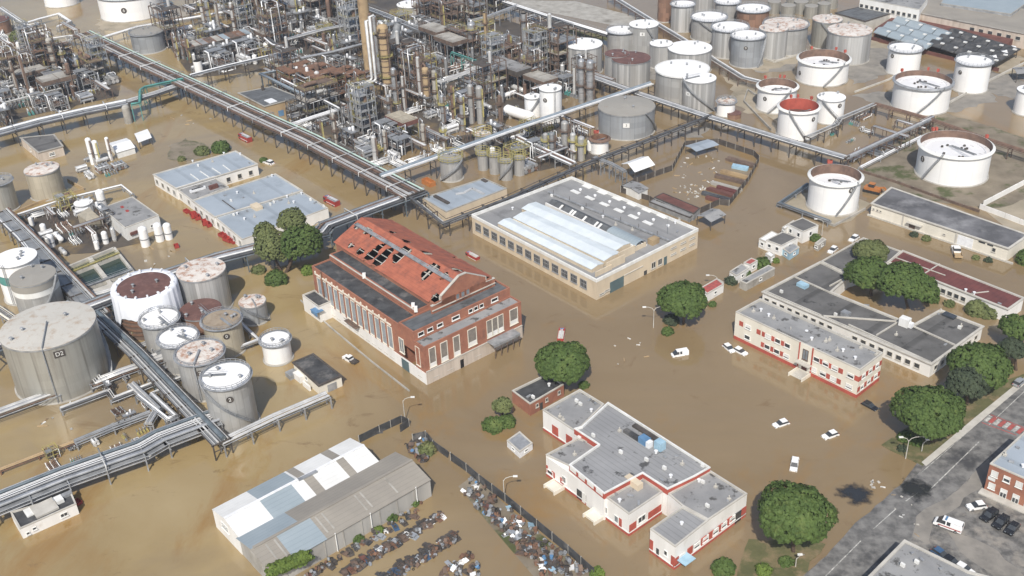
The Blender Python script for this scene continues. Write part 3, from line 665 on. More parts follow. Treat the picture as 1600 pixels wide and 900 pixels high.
for c0, c1, wd, zr in (((787, 342), (934, 414), 5.0, 1.7), ((814, 332), (957, 399), 6.8, 2.4), ((826, 318), (974, 383), 6.2, 2.6)):
    monitor(b, c0, c1, wd, rz, zr-.5, zr, 'monitor_white', 'cream_wall', 'roof_monitor')
A, B_, u, q = monitor(b, (862, 311), (1003, 379), 4.6, rz, .7, 1.9, 'slate_roof', 'plaster_white', 'roof_monitor')
m = M(); m.ob((A+B_)/2-q*1.15+Z*.75, (B_-A)/2, q.normalized()*.22, Z*.75); m.build('gutter_wall', 'plaster_white', b.T)
for f in (.13, .25, .28, .40, .53, .57):
    m = M(); p = A.lerp(B_, f); m.add([p-q*.9+Z*.95, p-q*.9+u*.9+Z*.95, p-q*.1+u*.9+Z*1.93, p-q*.1+Z*1.93], [(0, 1, 2, 3)]); m.build('skylight', 'white_paint', b.T)
m = M(); p0 = A.lerp(B_, .68); p1 = A.lerp(B_, .99)
for i in range(6):
    x0, x1 = -1.05+.35*i, -1.05+.35*(i+1); g = lambda x: .8+1.35*math.sqrt(max(0, 1.12-x*x))
    m.add([p0+q*x0+Z*g(x0), p1+q*x0+Z*g(x0), p1+q*x1+Z*g(x1), p0+q*x1+Z*g(x1)], [(0, 1, 2, 3)], True)
m.build('vault_cover', 'grey_blue_sheet', b.T)
# stepped end wall of the strips
m = M()
for c, wd, h in (((943, 419), 6.5, 1.6), ((962, 404), 7.6, 2.6), ((979, 389), 7.0, 2.6), ((1000, 382), 5, 1.5)):
    p = P(*c, rz+h); m.ob(Vector((p.x, p.y, rz+h/2)), -GB*wd/2, GA*.18, Z*h/2)
m.build('gable_wall', 'cream_wall', b.T)
b.rbox((1021, 380), 2.2, 3.0, 1.8, rz, 'tan_concrete', 'roof_house')
for i in range(6): b.rbox((917+i*23.4, 292+i*9.2), 3.6, 1.5, .18, rz, 'white_paint', 'skylight')
for i in range(6): b.rbox((899+i*22.6, 300+i*9.7), 3.6, 1.5, .18, rz, 'white_paint', 'skylight')
for i in range(7):
    m = M(); q_ = P(907+i*22.8, 297.5+i*9.4, rz); m.cyl(q_, q_+Z*.5, .45, n=10); m.cyl(q_+Z*.5, q_+Z*.8, .6, .15, 10); m.build('roof_vent', 'white_metal', b.T)
for p in ((1051, 345), (1061, 345), (1055, 349), (1080, 354), (1058, 363), (862, 307), (801, 327), (942, 340), (910, 327), (962, 352), (988, 360)): b.clutter([p], rz)
m = M(); q_ = P(1043, 366, rz); m.cyl(q_, q_+Z*6, .07, n=5); m.build('aerial_mast', 'grey_pipe', b.T)
# ridge between the two halves
m = M(); p0 = P(856, 300, rz+.5); p1 = P(1046, 376, rz+.5); m.bar(p0, p1, .5, .5); m.build('roof_upstand', 'galvanised', b.T)
for i in range(7):
    p = (p0).lerp(p1, i/7+.05); m = M(); m.cyl(p, p+Z*1.6, .08, n=5); m.build('roof_post', 'dark_steel', b.T)

# ---------------------------------------------------------------- derelict brick power house
O = P(667.5, 601); U = (P(815, 471, 11.65)-P(663, 543, 11.65)); U.z = 0; LU = U.length; U.normalize(); V_ = Vector((-U.y, U.x, 0)); LV = 54.6
b = Bd('brick_powerhouse', 'derelict red-brick powerhouse with holes in its terracotta roof', (667.5, 601))
def W(u, v): p = O+U*u+V_*v; return (p.x, p.y)
def rect(u0, u1, v0, v1): return [W(u0, v0), W(u1, v0), W(u1, v1), W(u0, v1)]
def rb(u0, u1, v0, v1, z, wall, roof, **k): return b.block(rect(u0, u1, v0, v1), z, wall, roof, px=False, **k)
FA = rb(0, LU, 0, 4.4, 11.6, 'brick', 'felt_roof', cop='brick', nm='front_range')
FB = rb(.15, LU-.15, 4.4, 11, 14.2, 'brick', 'slate_roof', cop='brick', z0=8, nm='upper_range')
FC = rb(0, 6.2, 11, LV, 13.6, 'brick', 'tar_roof', cop='brick', nm='side_aisle')
FD = rb(6.2, 11, 11, LV-.5, 15.3, 'brick', 'tar_roof', cop='brick', z0=9, nm='side_aisle', par=.15)
FE = rb(25, LU, 11, LV, 12, 'brick', 'tar_roof', cop='brick', nm='side_aisle')
m = M()   # nave walls, open at the top
pl = [Vector((*W(u, v), 0)) for u, v in ((10.3, 8.6), (29.7, 8.6), (29.7, 57), (10.3, 57))]
for i in range(4):
    a, c = pl[i], pl[(i+1) % 4]; e = (c-a)
    m.ob((a+c)/2+Z*12.4, e/2, Vector((e.y, -e.x, 0)).normalized()*.2, Z*4.5)
m.build('nave_wall', 'brick', b.T)
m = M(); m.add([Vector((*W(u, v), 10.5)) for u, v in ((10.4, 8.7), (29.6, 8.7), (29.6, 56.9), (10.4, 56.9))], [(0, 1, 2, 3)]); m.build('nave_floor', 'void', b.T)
EV, RG, uE0, uR, uE1, v0_, v1_ = 16.7, 21.3, 9.6, 20.0, 30.4, 9.1, 57.4
def rz_(u): return EV+(RG-EV)*(1-abs(u-uR)/(uR-uE0))
holes = []
def hole_px(x, y, ru, rv):
    z = 19.5
    for _ in range(6):
        d = P(x, y, z)-O; u, v = d.dot(U), d.dot(V_); z = rz_(u)
    holes.append((u, v, ru*1.2, rv*1.2))
for x, y, ru, rv in ((559, 353, .9, 1.2), (574, 361, 1.0, 1.5), (582, 367, .7, .9), (548, 384, .7, 1.0), (562, 394, 1.0, 1.1), (577, 401, 1.3, 1.5), (585, 394, 1.5, 1.3), (593, 386, 1.0, 1.0), (603, 380, 1.2, .6),
                     (590, 410, 1.5, 1.5), (598, 401, 2.0, 1.5), (606, 394, 1.4, 1.2), (622, 402, 1.6, 1.5), (631, 394, 1.8, 1.6), (666, 429, 1.5, 1.3), (675, 421, 1.9, 1.5), (695, 431, 1.1, .8), (680, 467, 1.3, 1.2),
                     (613, 363, .9, .9), (635, 377, 1.0, 1.1), (666, 395, 1.2, 1.3), (713, 421, 1.2, 1.2), (578, 332, .6, .7), (717, 403, 1.6, .5)): hole_px(x, y, ru, rv)
for side in (0, 1):
    m = M(); nu, nv = 27, 120; ids = {}
    ua, ub = (uE0, uR) if side == 0 else (uR, uE1)
    for i in range(nu+1):
        for j in range(nv+1):
            u = ua+(ub-ua)*i/nu; v = v0_+(v1_-v0_)*j/nv; ids[i, j] = len(m.v)
            sag = .05*math.sin(u*1.3+v*.5)+.04*math.sin(v*1.9)
            m.v.append(tuple(Vector((*W(u, v), rz_(u)+sag))))
    for i in range(nu):
        for j in range(nv):
            u = ua+(ub-ua)*(i+.5)/nu; v = v0_+(v1_-v0_)*(j+.5)/nv
            if any(((u-h[0])/h[2])**2+((v-h[1])/h[3])**2 < 1+.35*math.sin(3*math.atan2(v-h[1], u-h[0])+h[0]) for h in holes): continue
            m.f.append((ids[i, j], ids[i+1, j], ids[i+1, j+1], ids[i, j+1])); m.mi.append(0); m.sm.append(True)
    m.build('tiled_roof', 'terracotta', b.T)
for k in range(12):
    v = v0_+2+(v1_-v0_-4)*k/11; m = M()
    for a, c in ((uE0+.4, uR), (uR, uE1-.4)): m.bar(Vector((*W(a, v), rz_(a)-.45)), Vector((*W(c, v), rz_(c)-.45)), .3, .35)
    m.build('roof_rafter', 'pale_concrete', b.T)
for u in (12, 14, 16, 18.5, 23, 26):
    m = M(); m.bar(Vector((*W(u, v0_+.5), rz_(u)-.3)), Vector((*W(u, v1_-.5), rz_(u)-.3)), .16, .2); m.build('purlin', 'pale_concrete', b.T)
us = 17.3; m = M()
for s_ in (-.55, .55): m.bar(Vector((*W(us+s_, 9.4), rz_(us)+.25)), Vector((*W(us+s_, 56.6), rz_(us)+.25)), .22, .3)
m.bar(Vector((*W(us, 9.4), rz_(us)+.12)), Vector((*W(us, 56.6), rz_(us)+.12)), .9, .1)
m.build('roof_catwalk', 'galvanised', b.T)
# front gable
m = M(); vg = 8.75
g = [(9.2, 13.9), (30.8, 13.9), (30.8, 16.2), (27.6, 16.4), (27.6, 18.0), (uR+1.2, RG+.4), (uR-1.2, RG+.4), (12.4, 18.0), (12.4, 16.4), (9.2, 16.2)]
A_ = [Vector((*W(u, vg-.35), z)) for u, z in g]; B2 = [Vector((*W(u, vg+.2), z)) for u, z in g]; n = len(g)
m.add(A_+B2, [tuple(range(n)), tuple(range(n, 2*n))[::-1]]+[((i+1) % n, i, n+i, n+(i+1) % n) for i in range(n)]); m.build('front_gable', 'brick', b.T)
m = M()
for i in range(2, 9): m.bar(Vector((*W(g[i][0], vg-.08), g[i][1]+.1)), Vector((*W(g[i+1][0], vg-.08), g[i+1][1]+.1)), .75, .22)
m.build('gable_coping', 'pale_concrete', b.T)
fg = Face(Vector((*W(9.2, vg-.36), 0)), Vector((*W(30.8, vg-.36), 0)), Vector((*W(20, 30), 0)))
b.wins(fg, 3, .40, .56, 1.3, 15.0, 16.8, pane='glass_grey', frame='brick')
m = M(); m.bar(Vector((*W(9.2, 8.3), 14.9)), Vector((*W(30.8, 8.3), 14.9)), .3, .25); m.build('string_course', 'pale_concrete', b.T)
# parapet between the two dark roofs
m = M(); m.bar(Vector((*W(6.1, 11.5), 14.6)), Vector((*W(6.1, LV-.6), 14.6)), .55, 1.0); m.build('valley_wall', 'brick', b.T)
m = M(); m.bar(Vector((*W(6.1, 11.5), 15.2)), Vector((*W(6.1, LV-.6), 15.2)), .7, .15); m.build('valley_coping', 'pale_concrete', b.T)
for u, v in ((6.1, 11.3), (6.6, 13.2), (6.1, 36)): m = M(); p = Vector((*W(u, v), 15.6)); m.box(p, .9, .9, 1.5, 0); m.build('parapet_pier', 'plaster_white', b.T)
# stone plinths
ff, fl2 = FA[0], FC[3]
fS = Face(Vector((*W(0, 0), 0)), Vector((*W(0, LV), 0)), Vector((*W(10, 20), 0)))
b.slab(ff, 0, 1, -.5, 3.9, .16, 'plinth_stone', 'plinth'); b.slab(fS, 0, 1, -.5, 3.5, .16, 'plaster_white', 'plinth')
b.slab(ff, 0, 1, 3.9, 4.15, .3, 'pale_concrete', 'sill_course')
for c, wd, z0, sh in ((.075, 2.2, 4.6, .0), (.19, 2.3, 4.6, 0), (.315, 2.2, 4.4, 0), (.475, 3.0, 5.2, 0), (.655, 1.9, 5.2, 0), (.715, 1.9, 5.2, 0), (.775, 1.9, 5.2, 0), (.915, 2.9, 5.6, 0)):
    w_ = b.win(ff, c, wd, z0, 10.6, pane='dusty_glass', frame='ivory_wall')
    m = M(); m.ob(ff.a+ff.u*ff.L*c+ff.n*.03+Z*(z0+.75), ff.u*(wd/2-.2), ff.n*.06, Z*.6); m.build('sill_panel', 'plaster_white', w_)
for c in (.09, .235, .52, .94): b.win(ff, c, 2.0, 1.3, 2.4, frame='pale_concrete', pane='glass_grey')
b.slab(ff, .335, .37, -.2, 2.6, .2, 'void', 'doorway')
m = M(); A = ff.a+ff.u*ff.L*.62; m.ob(A+ff.u*4.6+ff.n*1.6+Z*4.2, ff.u*4.6, ff.n*1.6, Z*.12); m.ob(A+ff.u*4.6+ff.n*3.1+Z*3.9, ff.u*4.6, ff.n*.1, Z*.3); m.build('canopy', 'galvanised', b.T)
for i in range(5): m = M(); m.cyl(A+ff.u*(.4+2.1*i)+ff.n*3-Z*.3, A+ff.u*(.4+2.1*i)+ff.n*3+Z*4, .12, n=6); m.build('canopy_post', 'brown_steel', b.T)
fu = Face(Vector((*W(.15, 4.4), 0)), Vector((*W(LU-.15, 4.4), 0)), Vector((*W(10, 20), 0)))
for c, wd in ((.07, 1.9), (.16, 1.9), (.26, 2.0), (.42, 2.6), (.575, 1.4), (.63, 1.4), (.69, 1.4), (.83, 2.4)): b.win(fu, c, wd, 12.1, 13.3, frame='plaster_white', pane='void')
for i in range(13):
    c = .285+.0545*i; b.win(fS, c, 2.25, 4.0, 11.0, frame='ivory_wall', pane='window_sheet')
    m = M(); p = fS.a+fS.u*fS.L*c
    m.ob(p+fS.n*.12+Z*11.75, fS.u*.95, fS.n*.14, Z*.22); m.build('window_hood', 'ivory_wall', b.T)
    m = M(); q = p+fS.u*1.49; m.ob(q+fS.n*.14+Z*12.1, fS.u*.22, fS.n*.16, Z*.55); m.build('frieze_block', 'ivory_wall', b.T)
    m = M(); m.ob(q+fS.n*.1+Z*7.6, fS.u*.3, fS.n*.14, Z*3.9); m.build('pilaster', 'brick', b.T)
    b.win(fS, c, 1.6, 1.0, 2.6, frame='pale_concrete', pane='glass_grey')
b.win(fS, .19, 2.2, 5, 9.6, frame='ivory_wall', pane='glass_grey', bars=1); b.win(fS, .055, 1.8, 4.6, 10.4, frame='ivory_wall', pane='brick')
b.slab(fS, .14, .20, -.3, 3.2, .25, 'door_green', 'arched_door'); b.win(fS, .05, 1.5, 1.4, 2.4, frame='pale_concrete', pane='glass_grey')
for c in (.90,): m = M(); p = fS.a+fS.u*fS.L*c+fS.n*.25; m.cyl(p+Z*1, p+Z*14, .22, n=6); m.build('rust_downpipe', 'rust', b.T)
m = M(); p = fS.a+fS.u*fS.L*.62+fS.n*.9; m.ob(p+Z*3.7, fS.u*3, fS.n*.8, Z*.1)
for s_ in (-2.9, 0, 2.9): m.bar(p+fS.u*s_+Z*3.7, p+fS.u*s_+Z*4.7, .08)
m.bar(p-fS.u*3+fS.n*.75+Z*4.7, p+fS.u*3+fS.n*.75+Z*4.7, .08); m.build('balcony', 'brown_steel', b.T)
rb(-4.2, 0, 46, 55, 5.4, 'plaster_white', 'tar_roof', cop='pale_concrete', nm='porch_wing')
tag((lambda o: o)(M().ob(Vector((*W(-4.6, 46.5), 4.2)), U*1.3, V_*1.6, Z*.08).ob(Vector((*W(-5.6, 46.5), 3.6)), U*.1, V_*1.6, Z*.6).build('tarpaulin', 'blue_paint', None, Vector((*W(-4.6, 46.5), 0)))), 'bright blue tarpaulin hung at the powerhouse porch', 'tarpaulin')

# ---------------------------------------------------------------- white two-storey office with red bands
hz = HT((1336, 622), 578)
b = Bd('office_block', 'two-storey white office block with red window panels and porch steps', (1336, 622))
fs = b.block([(1344, 578), (1380, 551), (1188, 466), (1149.6, 487)], hz, 'ivory_wall', 'felt_roof', par=.6, cop='pale_concrete')
fr, fl_ = fs[0], fs[3]
for f, c0, c1 in ((fl_, 0, .545), (fl_, .645, 1), (fr, 0, 1)): b.slab(f, c0, c1, -.4, 1.0, .08, 'red_trim', 'plinth')
LW = ((.105, .175, .245, .405+.02, .3), (0,))
def red(f, c, wd, z0, z1): b.slab(f, c-wd/f.L/2, c+wd/f.L/2, z0, z1, .06, 'red_trim', 'red_panel')
L_ = 1.0
for fl in (0, 1):
    z0 = 1.7+fl*3.3; z1 = z0+1.35
    for i, c in enumerate((.94, .82, .75, .68, .445, .365, .285, .115) if fl else (.94, .82, .74, .665, .445, .365, .285, .115)):
        b.win(fl_, 1-c if False else (1-(1-c)), 1.9, z0, z1, shut=R.choice((.35, .6, .75, 0)), pane='glass_dark')
    for c in ((.985, .865, .785, .715, .41, .33, .25, .205, .055) if fl else (.86, .78, .41, .33, .25)): red(fl_, c, 1.3, z0-.05, z1+.05)
    for c in (.2, .5, .8): b.win(fr, c, 1.6, z0, z1, shut=.4)
    for c in (.06, .35, .65, .94): red(fr, c, 1.2, z0-.05, z1+.05)
b.slab(fl_, .54, .548, .2, hz, .25, 'red_trim', 'pilaster'); b.slab(fl_, .642, .65, .2, hz, .25, 'red_trim', 'pilaster')
b.slab(fl_, .548, .642, 1.2, hz-.02, .16, 'ivory_wall', 'stair_bay'); f2 = Face(fl_.a+fl_.n*.17, fl_.b+fl_.n*.17, fl_.a-fl_.n*9)
b.win(f2, .595, 1.7, 4.1, 7.2, frame='brown_steel', pane='glass_grey', bars=1); b.slab(f2, .575, .615, .9, 2.9, .05, 'oxide_red', 'door')
b.slab(fl_, .545, .652, 3.1, 3.4, 1.7, 'pale_concrete', 'porch_roof')
m = M(); A = fl_.a+fl_.u*fl_.L*.597
for i in range(4): m.ob(A+fl_.n*(1.2+.45*i)+Z*(.45-.17*i-.5), fl_.u*2.1, fl_.n*1.25, Z*.5)
m.build('entrance_step', 'pale_concrete', b.T)
for s_ in (-2.0, 2.0): m = M(); m.ob(A+fl_.u*s_+fl_.n*2.1+Z*.5, fl_.u*.12, fl_.n*1.9, Z*.5); m.build('step_wall', 'ivory_wall', b.T)
m = M(); p0 = P(1244, 521, hz-.5); m.box(p0+Z*.25, 9, 4, .5, math.atan2(fl_.u.y, fl_.u.x)); m.build('roof_platform', 'felt_roof', b.T)
b.clutter([(1176, 482), (1177, 487), (1201, 494), (1209, 498), (1235, 517), (1243, 521), (1268, 531), (1290, 534), (1296, 532), (1308, 548), (1317, 549), (1333, 548), (1336, 561), (1345, 544), (1363, 552), (1369, 555), (1260, 520), (1189, 486)], hz-.6)
# ---------------------------------------------------------------- low flat-roofed works behind it
K = lambda x, y: (1190+x/3.902, 370+y/3.902)
b = Bd('low_office_range', 'low L-plan range with patched dark flat roofs behind the white office', (1300, 500))
fs = b.block([K(1035, 775), K(1350, 545), K(1092, 446), K(925, 538), K(420, 335), K(533, 238), K(360, 152), K(8, 335)], 4.2, 'plaster_white', 'felt_roof_dark', par=.45, cop='pale_concrete', eave=.35)
fl_ = fs[7]; fr = fs[0]
for i in range(19): b.win(fl_, .03+.05*i, 1.6, 1.2, 2.7, frame='pale_concrete', pane='glass_dark') if i not in (9, 10) else None
for i in range(7): b.win(fr, .1+.13*i, 1.6, 1.2, 2.7, frame='pale_concrete', pane='glass_dark')
for a, c in ((K(530, 535), K(1030, 765)), (K(350, 480), K(820, 515)), (K(700, 600), K(830, 520)), (K(195, 240), K(430, 345)), (K(925, 545), K(1180, 660)), (K(20, 330), K(1035, 770)), (K(415, 300), K(530, 238)), (K(215, 235), K(355, 160))):
    m = M(); m.bar(P(*a, 4.0), P(*c, 4.0), .35, .4); m.build('roof_kerb', 'pale_concrete', b.T)
m = M(); q_ = P(*K(870, 540), 3.8)
m.box(q_+Z*1.2, 2.6, 2.0, 2.4, GROT+.1); m.build('roof_cabin', 'white_paint', b.T)
m = M(); q_ = P(*K(905, 550), 3.8); m.box(q_+Z*.7, 1.4, 1.2, 1.4, GROT); m.build('air_unit', 'white_metal', b.T)
m = M(); q_ = P(*K(250, 303), 3.8); m.box(q_+Z*.5, 3.0, 2.0, 1.0, GROT); m.build('roof_light', 'pale_blue', b.T)
m = M(); q_ = P(*K(512, 480), 3.8); m.box(q_+Z*.6, 2.2, 1.8, 1.2, GROT); m.build('tank_box', 'galvanised', b.T)
m = M(); q_ = P(*K(1145, 485), 3.8); m.box(q_+Z*.25, 3.5, 2.0, .5, GROT); m.build('roof_light', 'glass_dark', b.T)
b.clutter([K(1215, 550), K(1205, 560), K(450, 480), K(820, 600), K(1120, 660), K(1090, 460), K(1070, 470), K(640, 420), K(120, 340)], 3.8)
b = Bd('dark_roofed_office', 'plain dark grey flat-roofed office beside the pines', K(600, 120))
b.block([K(362, 148), K(620, 4), K(850, 86), K(770, 158), K(535, 228)], 4.6, 'plaster_white', 'felt_roof_dark', cop='pale_concrete')
b = Bd('maroon_roofed_wing', 'long low white wing with a maroon roof', K(1200, 300))
fs = b.block([K(1503, 440), K(1600, 372), K(862, 84), K(772, 152)], 4.2, 'plaster_white', 'maroon_roof', par=.3, cop='pale_concrete', eave=.3)
for i in range(12): b.win(fs[3], .05+.055*i, 1.5, 1.1, 2.6, frame='pale_concrete')
for a, c in ((K(975, 235), K(1085, 165)), (K(800, 120), K(1120, 235)), (K(1280, 345), K(1385, 333))): m = M(); m.bar(P(*a, 4.05), P(*c, 4.05), .3, .2); m.build('roof_kerb', 'pale_concrete', b.T)
b.clutter([K(1243, 332), K(1295, 350), K(1450, 410), K(960, 190)], 3.9)
# ---------------------------------------------------------------- yellow store
b = Bd('store_shed', 'long pale yellow shed with a mottled grey roof', (1572, 408))
hz = 4.6
fs = b.block([(1575.8, 387.8), (1606, 367), (1393, 293), (1362.5, 317.5)], hz, 'ivory_wall', 'mottled_roof', par=.05, cop='pale_concrete', eave=.4)
f = fs[3]; b.win(f, .91, 1.2, 1.8, 3.2, frame='pale_concrete'); b.slab(f, .80, .845, 3.4, 3.9, .08, 'glass_dark', 'vent_slot'); b.slab(f, .86, .90, 3.4, 3.9, .08, 'glass_dark', 'vent_slot')
b.slab(f, .655, .765, .3, 3.7, .12, 'white_metal', 'roller_door'); b.slab(f, .30, .345, -.2, 2.3, .1, 'brown_steel', 'door'); b.slab(f, .29, .40, 2.5, 2.75, 1.3, 'pale_concrete', 'door_canopy')
for c in (.02, .05, .075): b.win(f, c, .7, 2.5, 3.1, frame='pale_concrete')
b.win(f, .56, .9, 1.9, 2.4, frame='pale_concrete'); b.slab(f, -.02, 1.05, -.5, .5, .5, 'pale_concrete', 'plinth')
b.slab(f, .245, .255, .3, hz, .2, 'pale_concrete', 'pilaster'); b.slab(f, .64, .65, .3, hz, .2, 'pale_concrete', 'pilaster')
# ---------------------------------------------------------------- white building with red fascias
b = Bd('laboratory', 'white flat-roofed laboratory with red fascias and stepped roofs', (983, 837))
b.zl = 6.3; cp = 'pale_concrete'
fa = b.block([(848, 640), (906, 608), (944, 631), (909, 666), (896.5, 672)], 6.2, 'plaster_white', 'felt_roof', par=.5, cop=cp)
fb = b.block([(909, 666), (950, 628), (1110, 730), (1085, 744), (1043, 764), (1004, 739), (944, 771), (889, 726), (935, 694), (897, 669)], 7.7, 'red_trim', 'ribbed_roof', par=.45, cop='white_paint', z0=6.0)
m = M(); m.prism(inset([P(x, y, 7.7) for x, y in [(909, 666), (950, 628), (1110, 730), (1085, 744), (1043, 764), (1004, 739), (944, 771), (889, 726), (935, 694), (897, 669)]], .03), -.6, 6.05); m.build('wing', 'plaster_white', b.T)
fc = b.block([(853, 710), (903, 683.5), (935.5, 695), (889, 727.5)], 6.25, 'plaster_white', 'felt_roof', par=.4, cop=cp)
fe = b.block([(948, 777), (1003, 744), (1035, 768), (983, 803)], 6.3, 'plaster_white', 'felt_roof', par=.5, cop=cp)
ff_ = b.block([(1044, 771), (1110, 735), (1167.5, 771), (1107, 812), (1066, 790)], 6.5, 'plaster_white', 'felt_roof', par=.4, cop=cp)
fg_ = b.block([(1016, 826), (1066, 791), (1107, 812.5), (1055, 854)], 6.45, 'plaster_white', 'ribbed_roof', par=.3, cop=cp)
# long west front
fw_ = Face(P(853, 710, 6.25), P(983, 803, 6.25), P(980, 720)); m = M()
m.ob((fw_.a+fw_.b)/2-fw_.n*1.0+Z*2.6, fw_.u*fw_.L/2*.985, fw_.n*.96, Z*3.0); m.build('front_wall', 'plaster_white', b.T)
def trims(f, c0=0., c1=1.): b.slab(f, c0, c1, -.4, .75, .1, 'red_trim', 'plinth'); b.slab(f, c0, c1, .78, .98, .16, 'white_paint', 'sill_band')
for f in (fw_, fa[4], fe[2], fg_[2], fg_[3], ff_[2]): trims(f)
for c, wd in ((.09, 1.2), (.2, 1.2)): b.slab(fw_, c-.02, c+.02, 1, 2.6, .06, 'red_trim', 'red_panel')
b.win(fw_, .05, 2.2, 1.1, 2.4); b.win(fw_, .23, 1.3, 1.8, 3.6, bars=1); b.win(fw_, .73, 1.3, 1.8, 3.6, bars=1); b.win(fw_, .86, 1.3, 1.3, 3.2, pane='glass_grey')
b.slab(fw_, .39, .45, .2, 2.8, .1, 'glass_dark', 'door'); b.slab(fw_, .50, .56, .2, 2.8, .1, 'glass_dark', 'door'); b.slab(fw_, .455, .495, .2, 3.0, .14, 'white_paint', 'door_post')
b.slab(fw_, .89, .92, 1.0, 3.2, .07, 'red_trim', 'red_panel'); b.slab(fw_, .0, .02, 1.0, 3.2, .07, 'red_trim', 'red_panel')
for c in (.17, .66):
    m = M(); p = fw_.a+fw_.u*fw_.L*c
    m.ob(p+fw_.n*1.4+Z*.25, fw_.u*1.6, fw_.n*1.4, Z*.28)
    for s_ in (-1.7, 1.7): m.ob(p+fw_.u*s_+fw_.n*1.6+Z*.5, fw_.u*.15, fw_.n*1.7, Z*.5)
    m.build('entrance_ramp', 'ivory_wall', b.T)
fb7 = fb[6]
for i in range(4):
    c = .12+.25*i; fx = fb[6]; b.slab(fx, c-.08, c+.10, 6.5, 7.45, .08, 'white_paint', 'fascia_panel')
fh = fe[2]   # south end of the west wing
b.win(fh, .62, 2.4, 1.6, 3.4, pane='glass_dark', bars=1); b.slab(fh, .02, .42, 1.0, 2.9, .06, 'red_trim', 'red_panel'); b.slab(fh, .78, .99, 1, 3, .06, 'red_trim', 'red_panel')
fk = fg_[2]  # long south-east front
fL = Face(P(1055, 854, 6.45), P(1167.5, 771, 6.45), P(1080, 770)); trims(fL)
for c, k in ((.10, 0), (.30, 0), (.42, 1), (.56, 0), (.68, 0), (.80, 1)): b.win(fL, c, 1.9, 1.5, 2.9, shut=.5)
for c in (.02, .21, .40, .5, .63, .76, .97): b.slab(fL, c-.035, c+.035, 1.0, 3.0, .06, 'red_trim', 'red_panel')
b.slab(fL, .84, .93, -.2, 2.9, .1, 'glass_dark', 'door')
fq = fg_[3]; b.win(fq, .35, 1.0, 2.2, 3.6); b.slab(fq, .62, .72, .3, 2.5, .1, 'glass_dark', 'door'); b.slab(fq, .0, .14, 1.0, 3.4, .06, 'red_trim', 'red_panel'); b.slab(fq, .86, 1, 1., 3.6, .06, 'red_trim', 'red_panel')
m = M(); p = P(1066, 882, 0); m.box(p+Z*2.2, 4.4, 3.2, .12, GROT); m.build('entrance_awning', 'pale_blue', b.T)
fz = fa[4]; b.slab(fz, .05, .25, .9, 3.6, .06, 'red_trim', 'red_panel'); b.slab(fz, .5, .7, .9, 3.6, .06, 'red_trim', 'red_panel')
b.clutter([(895, 621), (901, 628), (907, 633), (872, 637), (875, 652), (880, 657), (921, 626), (930, 631), (924, 643), (905, 686), (913, 691), (898, 711), (953, 660), (960, 668), (946, 672), (943, 685), (950, 681), (973, 676), (978, 670)], 5.8)
b.clutter([(927, 682), (968, 674), (1066, 726), (1038, 733), (1048, 746), (1034, 751), (1098, 729), (1039, 715), (1057, 714), (970, 708), (1010, 720), (1025, 708)], 7.3)
b.clutter([(1118, 762), (1105, 792), (1137, 783), (1139, 781), (1065, 820), (1098, 755), (1092, 753), (960, 772), (998, 787), (968, 784), (985, 775)], 6.0)
for x, y, sx, sy, sz, mt_ in ((1007, 692, 2.4, 1.8, 1.6, 'blue_paint'), (1013, 697, 1.6, 1.4, 1.5, 'white_metal'), (1031, 701, 2.0, 1.8, 2.2, 'pale_blue')): b.rbox((x, y), sx, sy, sz, 7.25, mt_, 'water_tank')
b.rbox((990, 758), 4.2, 1.6, 1.6, 5.8, 'cream_wall', 'stair_head'); b.rbox((992, 684), 6.5, 1.2, .8, 7.25, 'tar_roof', 'roof_upstand'); b.rbox((1012, 679), 9, 1.2, .5, 7.25, 'dark_steel', 'roof_upstand')
# ---------------------------------------------------------------- red brick kiosk
b = Bd('brick_kiosk', 'small red-brick kiosk with a sooty flat roof under the round pine', (831, 650))
fs = b.block([(828, 631), (881, 600), (856, 583), (800, 610)], 3.75, 'brick', 'tar_roof', par=.5, cop='pale_concrete')
for c in (.2, .48, .85): b.win(fs[0], c, .9, 1.5, 2.6, frame='pale_concrete')
b.slab(fs[0], .28, .36, -.2, 2.1, .08, 'glass_dark', 'door'); b.clutter([(826, 620), (858, 603), (833, 622)], 3.3)
